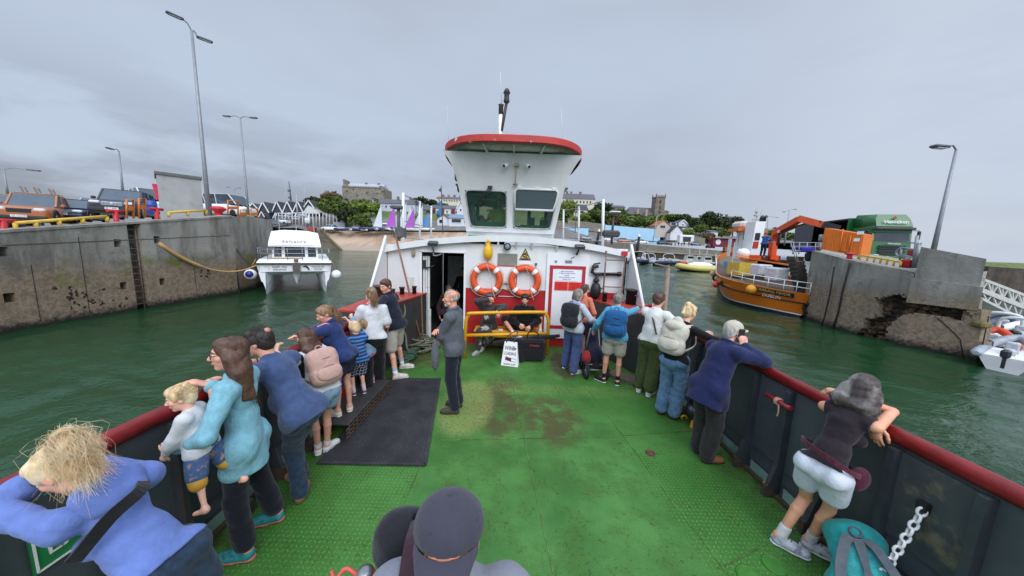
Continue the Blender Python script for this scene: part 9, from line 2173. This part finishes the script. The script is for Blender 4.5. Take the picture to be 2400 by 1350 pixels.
 # ------------------------------------------------------------------ loose things on the ferry deck
 # black ribbed mat
mt=NT('mat_rubber');p_=mt.pos();g_=mt.noise(3,4,.6,world=True);f_=mt.noise(60,3,.7,world=True)
mt=mt.done(mt.mix(mt.math('MULTIPLY',mt.map(f_,.55,.75),mt.map(g_,.35,.6)),mt.mix(mt.map(g_,.3,.7),srgb(36,36,40),srgb(52,52,56)),srgb(104,104,104)),.7)
a,c,d_,e=V(-2.02,3.04,0),V(-.87,3.07,0),V(-1.22,5.25,0),V(-2.12,5.2,0);m=MB()
m.hexa([a+V(0,0,.004),c+V(0,0,.004),d_+V(0,0,.004),e+V(0,0,.004),a+V(0,0,.014),c+V(0,0,.014),d_+V(0,0,.014),e+V(0,0,.014)])
N_=46
for i in range(N_+1):u=i/N_;p0,p1=lerp(a,c,u),lerp(e,d_,u);m.bar(p0+V(0,.01,.017),p1+V(0,-.01,.017),.011,.010)
m.bar(a+V(0,0,.016),c+V(0,0,.016),.03,.02);m.bar(c+V(0,0,.016),d_+V(0,0,.016),.03,.02)
o=m.build('rubber_mat',mt);tag(o,'large black ribbed rubber mat lying on the green deck','mat')
# lifebuoys on the cabin wall
for x,z,lb in((-.60,1.58,'orange and white lifebuoy on the cabin wall, nearest the open doorway'),(.29,1.58,'orange and white lifebuoy on the cabin wall, nearest the storeroom door')):
 t=thing('lifebuoy',V(x,YB-.07,z-.38),lb,'lifebuoy','lifebuoys on the cabin wall');c=V(x,YB-.08,z)
 m=MB();m.torus(c,.305,.078,(0,1,0),40,12);m.build('ring',ORANGE,t)
 for k in range(4):m=MB();a0=R(45+90*k);m.torus(c,.305,.0815,(0,1,0),6,12,a0-.13,a0+.13);m.build('white_band',WHITEP,t)
 m=MB();pts=[]
 for k in range(40):a0=2*math.pi*k/40;rr=.305+.085+.022*abs(math.sin(2*a0));pts.append(c+V(math.cos(a0)*rr,-.02,math.sin(a0)*rr))
 m.tube(pts,.008,5,True,True);m.tube(spline([c+V(.0,-.08,.36),c+V(.10,-.09,.1),c+V(.14,-.09,-.2),c+V(.22,-.09,-.42)]),.007,5);m.build('grab_line',M('line_buff',srgb(206,186,160),.9),t)
m=MB();m.tube(spline([V(-.28,YB-.05,1.62),V(-.1,YB-.05,1.5),V(.02,YB-.05,1.42),V(-.05,YB-.05,1.34),V(-.22,YB-.05,1.38)]),.007,5);o=m.build('loose_line',M('line_buff'));tag(o,'thin loose cord hanging between the two lifebuoys','cord')
# yellow barrier
bt=thing('yellow_barrier',V(0,6.4,0),'yellow tubular barrier rail on the deck in front of the bench','barrier');m=MB()
pl=[V(-.95,6.30,0),V(-.93,6.30,.80),V(-.88,6.30,.93),V(-.74,6.30,.98),V(.62,6.62,.98),V(.76,6.65,.93),V(.82,6.66,.80),V(.84,6.67,0)]
m.tube([pl[0]]+spline(pl[1:-1],4)+[pl[-1]],.036,12);m.build('frame',YELLOW,bt);m=MB();m.tube([V(-.93,6.30,.50),V(.83,6.66,.50)],.036,12);m.build('lower_rail',YELLOW,bt)
# yellow bench
bn=thing('yellow_bench',V(0,6.95,0),'yellow wooden bench with two men against the cabin wall','bench');m=MB();m.box((-.05,6.98,.46),(1.55,.42,.06),bev=.02);m.box((.0,6.72,.40),(1.25,.14,.10),bev=.03);m.build('seat',M('bench_yellow',srgb(214,154,30),.5,.1,6,stain=srgb(150,110,50),samt=.6),bn)
for x in(-.6,.55):m=MB();m.box((x,6.95,.22),(.07,.34,.44));m.build('leg',RUST,bn)
m=MB();m.box((-.05,7.0,.16),(1.2,.1,.18));m.build('brace',M('bench_board',srgb(86,62,44),.8,.2),bn)
m=MB();m.lathe((-.13,6.92,.49),[(.032,0),(.034,.1),(.030,.14),(.014,.17),(.014,.19)],14);o=m.build('juice_bottle',M('juice_orange',srgb(226,140,40),.2));tag(o,'small bottle of orange drink on the yellow bench','bottle')
for i,(x,y,r_,c,lb)in enumerate(((-.22,6.80,.05,srgb(220,222,224),'crumpled white wrapper on the bench'),(.02,6.82,.06,srgb(196,130,110),'salmon-coloured food tray on the bench'),(-.02,6.95,.05,srgb(60,60,64),'dark food box on the bench'))):m=MB();m.box((x,y,.505),(r_*2.2,r_*1.6,.035),bev=.012,rz=i);o=m.build('food_wrapper',M('wrap_%d'%i,c,.6));tag(o,lb,'wrapper')
# bags before the barrier
hb=thing('black_holdall',V(.48,6.36,0),'big square black holdall standing before the yellow barrier','bag');bkm=cloth('holdall_black',srgb(30,30,33));m=MB();m.box((.48,6.34,.24),(.52,.26,.46),bev=.05);m.build('bag_body',bkm,hb);m=MB();m.box((.48,6.20,.17),(.36,.03,.22),bev=.012);pk_=m.build('front_pocket',bkm,hb);m=MB();m.tube(spline([V(.36,6.3,.45),V(.38,6.26,.62),V(.56,6.26,.62),V(.60,6.3,.45)]),.014,6);m.build('handle',bkm,hb)
text('logo','Crosbie',.062,V(.50,6.205,.36),(1,0,0),(0,0,1),M('logo_red',srgb(186,60,72),.7),hb,.003,shear=.3)
rg=thing('long_rod_bag',V(.5,6.4,.5),'long narrow black rod bag lying across the holdall','bag');m=MB();m.tube([V(-.35,6.38,.32),V(-.1,6.38,.36),V(.5,6.36,.46),V(1.05,6.45,.52)],[.045,.062,.06,.035],10);m.build('bag_body',cloth('rodbag_black',srgb(36,36,40)),rg)
m=MB();b=SDF(.03);b.cone((.16,6.24,.08),(.18,6.28,.36),.17,.12,.03,(0,1,0),1.7);v,f=b.mesh(.012,.004,2);o=np_mesh('slumped_bag',v,f,bkm,None,origin=(.16,6.24,0));tag(o,'slumped black bag behind the white shopping bag','bag')
wb_=thing('shopping_bag',V(-.02,6.02,0),'white shopping bag with black lettering standing on the deck','bag');m=MB();n_=0
q0,q1,q2,q3=V(-.17,5.98,.005),V(.17,5.90,.005),V(.14,6.05,.46),V(-.11,6.10,.46);bk_=V(.03,.12,0);m.hexa([q0,q1,q1+bk_,q0+bk_,q3,q2,q2+bk_*.3,q3+bk_*.3]);bg=m.build('bag_body',M('bag_paper_white',srgb(232,232,234),.6,.03,8,bump=.3,bscale=14),wb_)
rt=(q1-q0).normalized();up_=((q2+q3)*.5-(q0+q1)*.5).normalized();nr=rt.cross(up_);nr=-nr if nr.y>0 else nr
cen=lambda u,v:lerp(lerp(q0,q1,u),lerp(q3,q2,u),v)+nr*.004
BKI=M('print_black',srgb(24,22,26),.6);text('lettering','WINE',.115,cen(.46,.74),rt,up_,BKI,bg,.002,width=.21);text('lettering','LOADING',.085,cen(.5,.52),rt,up_,M('print_grey',srgb(110,100,106),.6),bg,.002,width=.25);text('lettering','PLEASE WAIT',.042,cen(.52,.08),rt,up_,BKI,bg,.002,width=.24)
m=MB();m.prism([cen(.22,.38),cen(.60,.33),cen(.60,.20),cen(.22,.25)],nr*.003);m.build('loading_bar',M('print_wine',srgb(104,26,48),.6),bg);m=MB();m.tube([cen(.22,.38),cen(.92,.30),cen(.92,.18),cen(.22,.25)],.003,4,True,True);m.build('bar_outline',BKI,bg)
m=MB();c_=cen(.86,.74);m.prism([c_+rt*-.03+up_*.015,c_+rt*.03+up_*.015,c_+rt*.012-up_*.02,c_-rt*.012-up_*.02],nr*.003);m.build('glass_symbol',M('print_wine'),bg)
m=MB();m.tube(spline([q3+rt*.04+V(0,0,-.02),q3+rt*.06+V(0,0,.12),q2-rt*.02+V(.02,.02,.24),q2-rt*.04+V(0,0,.08),q2-rt*.06]),.010,6);m.build('handle',M('handle_plum',srgb(110,42,70),.6),wb_)
# pushchair between the two women
pc_=thing('pushchair',V(1.62,5.75,0),'dark pushchair with red trim parked between the two women with rucksacks','pushchair');FR=M('frame_silver',srgb(140,142,146),.4,metal=.5)
for i,(x,y)in enumerate(((1.42,5.50),(1.78,5.50),(1.45,6.0),(1.80,6.0))):
 m=MB();m.torus((x,y,.15),.125,.028,(1,.1,0),22,8);w_=m.build('wheel',TYRE,pc_);m=MB();[m.tube([V(x,y,.15),V(x,y+.11*math.cos(k*1.257),.15+.11*math.sin(k*1.257))],.008,5)for k in range(5)];m.lathe((x-.02,y,.15),[(.03,0),(.03,.04)],10,(1,0,0));m.build('spokes',FR,w_)
m=MB()
for x in(1.45,1.78):m.tube([V(x,5.5,.17),V(x,6.0,.5),V(x,6.25,.98)],.015,6);m.tube([V(x,6.0,.15),V(x,5.72,.55),V(x,5.5,.95)],.015,6)
for z,y in((.17,5.5),(.25,5.56)):m.tube([V(1.42,y,z),V(1.8,y,z)],.012,6)
m.build('frame',FR,pc_);b=SDF(.03);b.cone((1.62,5.66,.42),(1.62,5.95,.48),.13,.13);b.cone((1.62,5.95,.48),(1.62,6.1,.85),.13,.12);v,f=b.mesh(.014,.004,4);np_mesh('seat',v,f,cloth('pram_navy',srgb(36,38,62)),pc_)
b=SDF(.03);b.ell((1.45,5.66,.36),(.08,.13,.12));v,f=b.mesh(.012,.004,1);np_mesh('side_bag',v,f,cloth('pram_red',srgb(176,44,54)),pc_)
b=SDF(.03);b.ell((1.62,5.7,.22),(.15,.2,.07));v,f=b.mesh(.012,.004,1);np_mesh('under_basket',v,f,bkm,pc_)
# ropes, boat hook, chain on the left
m=MB();rng=np.random.RandomState(3)
for k in range(13):
 c=V(-2.0+rng.uniform(-.14,.14),6.75+rng.uniform(-.18,.18),.03+k*.018);rr=rng.uniform(.16,.27);ax=(rng.uniform(-.35,.35),rng.uniform(-.35,.35),1);m.torus(c,rr,.019,ax,26,7)
o=m.build('rope_coil',ROPE);tag(o,'untidy coil of old grey rope on the deck beside the cabin doorway','rope')
m=MB();pts=[]
for k in range(110):t_=k/109;pts.append(V(-2.12+.20*math.sin(k*.9)+.05*math.sin(k*2.3),5.72+.62*t_+.10*math.cos(k*1.3),.03+.10*abs(math.sin(k*.55))))
m.tube(pts,.017,6);o=m.build('rope_heap',ROPEG);tag(o,'heap of green rope at the foot of the left bulwark box','rope')
m=MB();m.tube(spline([V(-2.42,6.45,1.24),V(-2.26,6.3,1.20),V(-2.20,6.32,.95),V(-2.24,6.2,.72),V(-2.17,6.25,.45),V(-2.12,6.2,.2),V(-2.05,6.35,.06)]),.022,7);o=m.build('hanging_rope',M('rope_sage',srgb(122,126,98),.95,.25,50,bump=.5,bscale=140));tag(o,'thick rope hanging over the inner side of the left bulwark box','rope')
bh=thing('boat_hook',V(-1.98,6.7,.1),'long wooden boat hook leaning against the left end of the cabin','pole');a,c=V(-1.95,6.72,.05),Y(926,548,7.1);m=MB();m.tube([a,c],.022,8);m.build('shaft',M('shaft_wood',srgb(128,92,70),.7,.2,6,stretch=(1,1,.2)),bh);m=MB();m.tube([c-(c-a).normalized()*.02,c+(c-a).normalized()*.18],[.025,.012],8);m.build('iron_tip',STEEL,bh)
def chain(a,c,n,r_,w_,mat,name,label,sag=0):
 m=MB();pts=catenary(a,c,sag,n)
 for i in range(n):
  p,q_=Vector(pts[i]),Vector(pts[i+1]);d=(q_-p).normalized();s_=d.cross(V(0,0,1)if abs(d.z)<.9 else V(1,0,0)).normalized();s2_=d.cross(s_)
  s_=(s_*.85+s2_*.5).normalized()if i%2 else(s2_*.85-s_*.5).normalized()
  mid=(p+q_)*.5;hl_=(q_-p).length*.5;ring=[]
  for k in range(14):a_=2*math.pi*k/14;ring.append(mid+d*((hl_+r_*.3)*math.cos(a_))+s_*(w_*math.sin(a_)))
  m.tube(ring,r_,6,True,True)
 o=m.build(name,mat);tag(o,label,'chain');return o
chain(V(-2.06,7.0,1.2),V(-2.02,6.98,.12),26,.006,.016,M('chain_rust',srgb(150,116,80),.8,.3),'rusty_chain','thin rusty chain hanging down the left bulwark box')
chain(X(2165,1192,XR-.05),Z(2015,1420,.12),17,.0085,.019,WHITEP,'plastic_chain','white plastic chain sloping down from the right bulwark',.03)
m=MB();p=X(2168,1187,XR-.03);m.box(p,(.06,.05,.06));o=m.build('chain_bracket',BLACK);o.parent=ferry;o.location=Vector(o.location)-wloc(ferry)
# turquoise rucksack on the deck by the right rail
tr=thing('turquoise_rucksack',Z(2005,1300,0),'turquoise hiking rucksack with grey straps lying on the deck by the right rail','backpack');TQ=cloth('pack_turquoise',srgb(44,164,162),.12);GRS=cloth('pack_grey',srgb(104,112,118));MESH=cloth('pack_mesh',srgb(70,176,176),.2)
base=Vector((2.44,1.78,.20));ax=Vector((.22,.42,.30)).normalized();nn=Vector((-.55,-.55,.62));nn=(nn-ax*nn.dot(ax)).normalized();sd_=ax.cross(nn);RM=np.stack([np.array(sd_),np.array(nn),np.array(ax)],1)
tw_=lambda x,y,z:base+sd_*x+nn*y+ax*z
b=SDF(.05);b.cone(tw_(0,0,-.20),tw_(0,0,.24),.17,.15,.05,nn,1.45);b.ell(tw_(0,-.01,.33),(.165,.13,.10),RM,.04);b.ell(tw_(-.16,-.02,-.1),(.07,.09,.17),RM);b.ell(tw_(.16,-.02,-.1),(.07,.09,.17),RM);b.ell(tw_(0,-.01,-.3),(.16,.12,.1),RM)
v,f=b.mesh(.008,.005,6);np_mesh('bag_body',v,f,TQ,tr)
b=SDF(.015);b.ell(tw_(0,.115,.02),(.11,.014,.24),RM);v,f=b.mesh(.007);np_mesh('back_mesh',v,f,MESH,tr)
for sx in(-1,1):
 m=MB();pts=spline([tw_(sx*.04,.13,.27),tw_(sx*.08,.16,.20),tw_(sx*.135,.165,.03),tw_(sx*.145,.14,-.12),tw_(sx*.12,.11,-.25)],5);rings=[]
 for j,q_ in enumerate(pts):t_=(pts[min(j+1,len(pts)-1)]-pts[max(j-1,0)]).normalized();sv=t_.cross(nn).normalized();rings.append([q_+sv*.028,q_+sv*.026+nn*.016,q_-sv*.026+nn*.016,q_-sv*.028])
 m.loft(rings,smooth=False);m.build('shoulder_strap',GRS,tr)
 b=SDF(.02);b.ell(tw_(sx*.15,.10,-.28),(.085,.028,.05),RM);v,f=b.mesh(.008,.002);np_mesh('hip_belt',v,f,GRS if sx>0 else TQ,tr)
m=MB();m.prism([tw_(-.03,.135,.26),tw_(.03,.135,.26),tw_(.016,.14,.08),tw_(.05,.135,-.16),tw_(-.05,.135,-.16),tw_(-.016,.14,.08)],nn*.012);m.build('back_panel',GRS,tr)
m=MB();m.torus(tw_(0,.12,.31),.03,.008,tuple(nn),14,6);m.build('grab_handle',GRS,tr)
for sx in(-1,1):
 for z in(.15,-.02,-.2):m=MB();m.tube([tw_(sx*.16,.05,z),tw_(sx*.17,-.04,z+.05),tw_(sx*.14,-.11,z+.06)],.007,5);m.build('side_strap',GRS,tr)
 # things by the blonde woman: green exit sign and a hanging bag
m=MB();c=X(150,1262,XL+.02);sgn=None
es=thing('exit_sign',V(XL+.02,c.y,c.z),'green and white emergency exit sign on the left bulwark behind the blonde woman','sign');m.box((XL+.012,c.y+.05,c.z),(.012,.32,.20));m.build('plate',M('sign_green',srgb(28,128,70),.5),es)
m=MB();[m.box((XL+.022,c.y+.05,c.z+s*.09),(.006,.30,.008))for s in(-1,1)];[m.box((XL+.022,c.y+.05+s*.15,c.z),(.006,.008,.18))for s in(-1,1)];m.build('border',WHITEP,es);text('lettering','EXIT',.11,V(XL+.022,c.y+.05,c.z),(0,1,0),(0,0,1),WHITEP,es,.003,width=.22)
b=SDF(.03);c=V(-1.92,.95,.42);b.ell(c,(.16,.12,.22));b.ell(c+V(.04,-.06,-.16),(.15,.12,.12));v,f=b.mesh(.010,.008,9);o=np_mesh('jacket_bundle',v,f,M('shell_grey_black',srgb(44,44,48),.5,.3,6,stain=srgb(110,110,114),samt=.8,sscale=4),None,origin=c);tag(o,'bundled black and grey jacket hanging under the blonde woman','jacket')
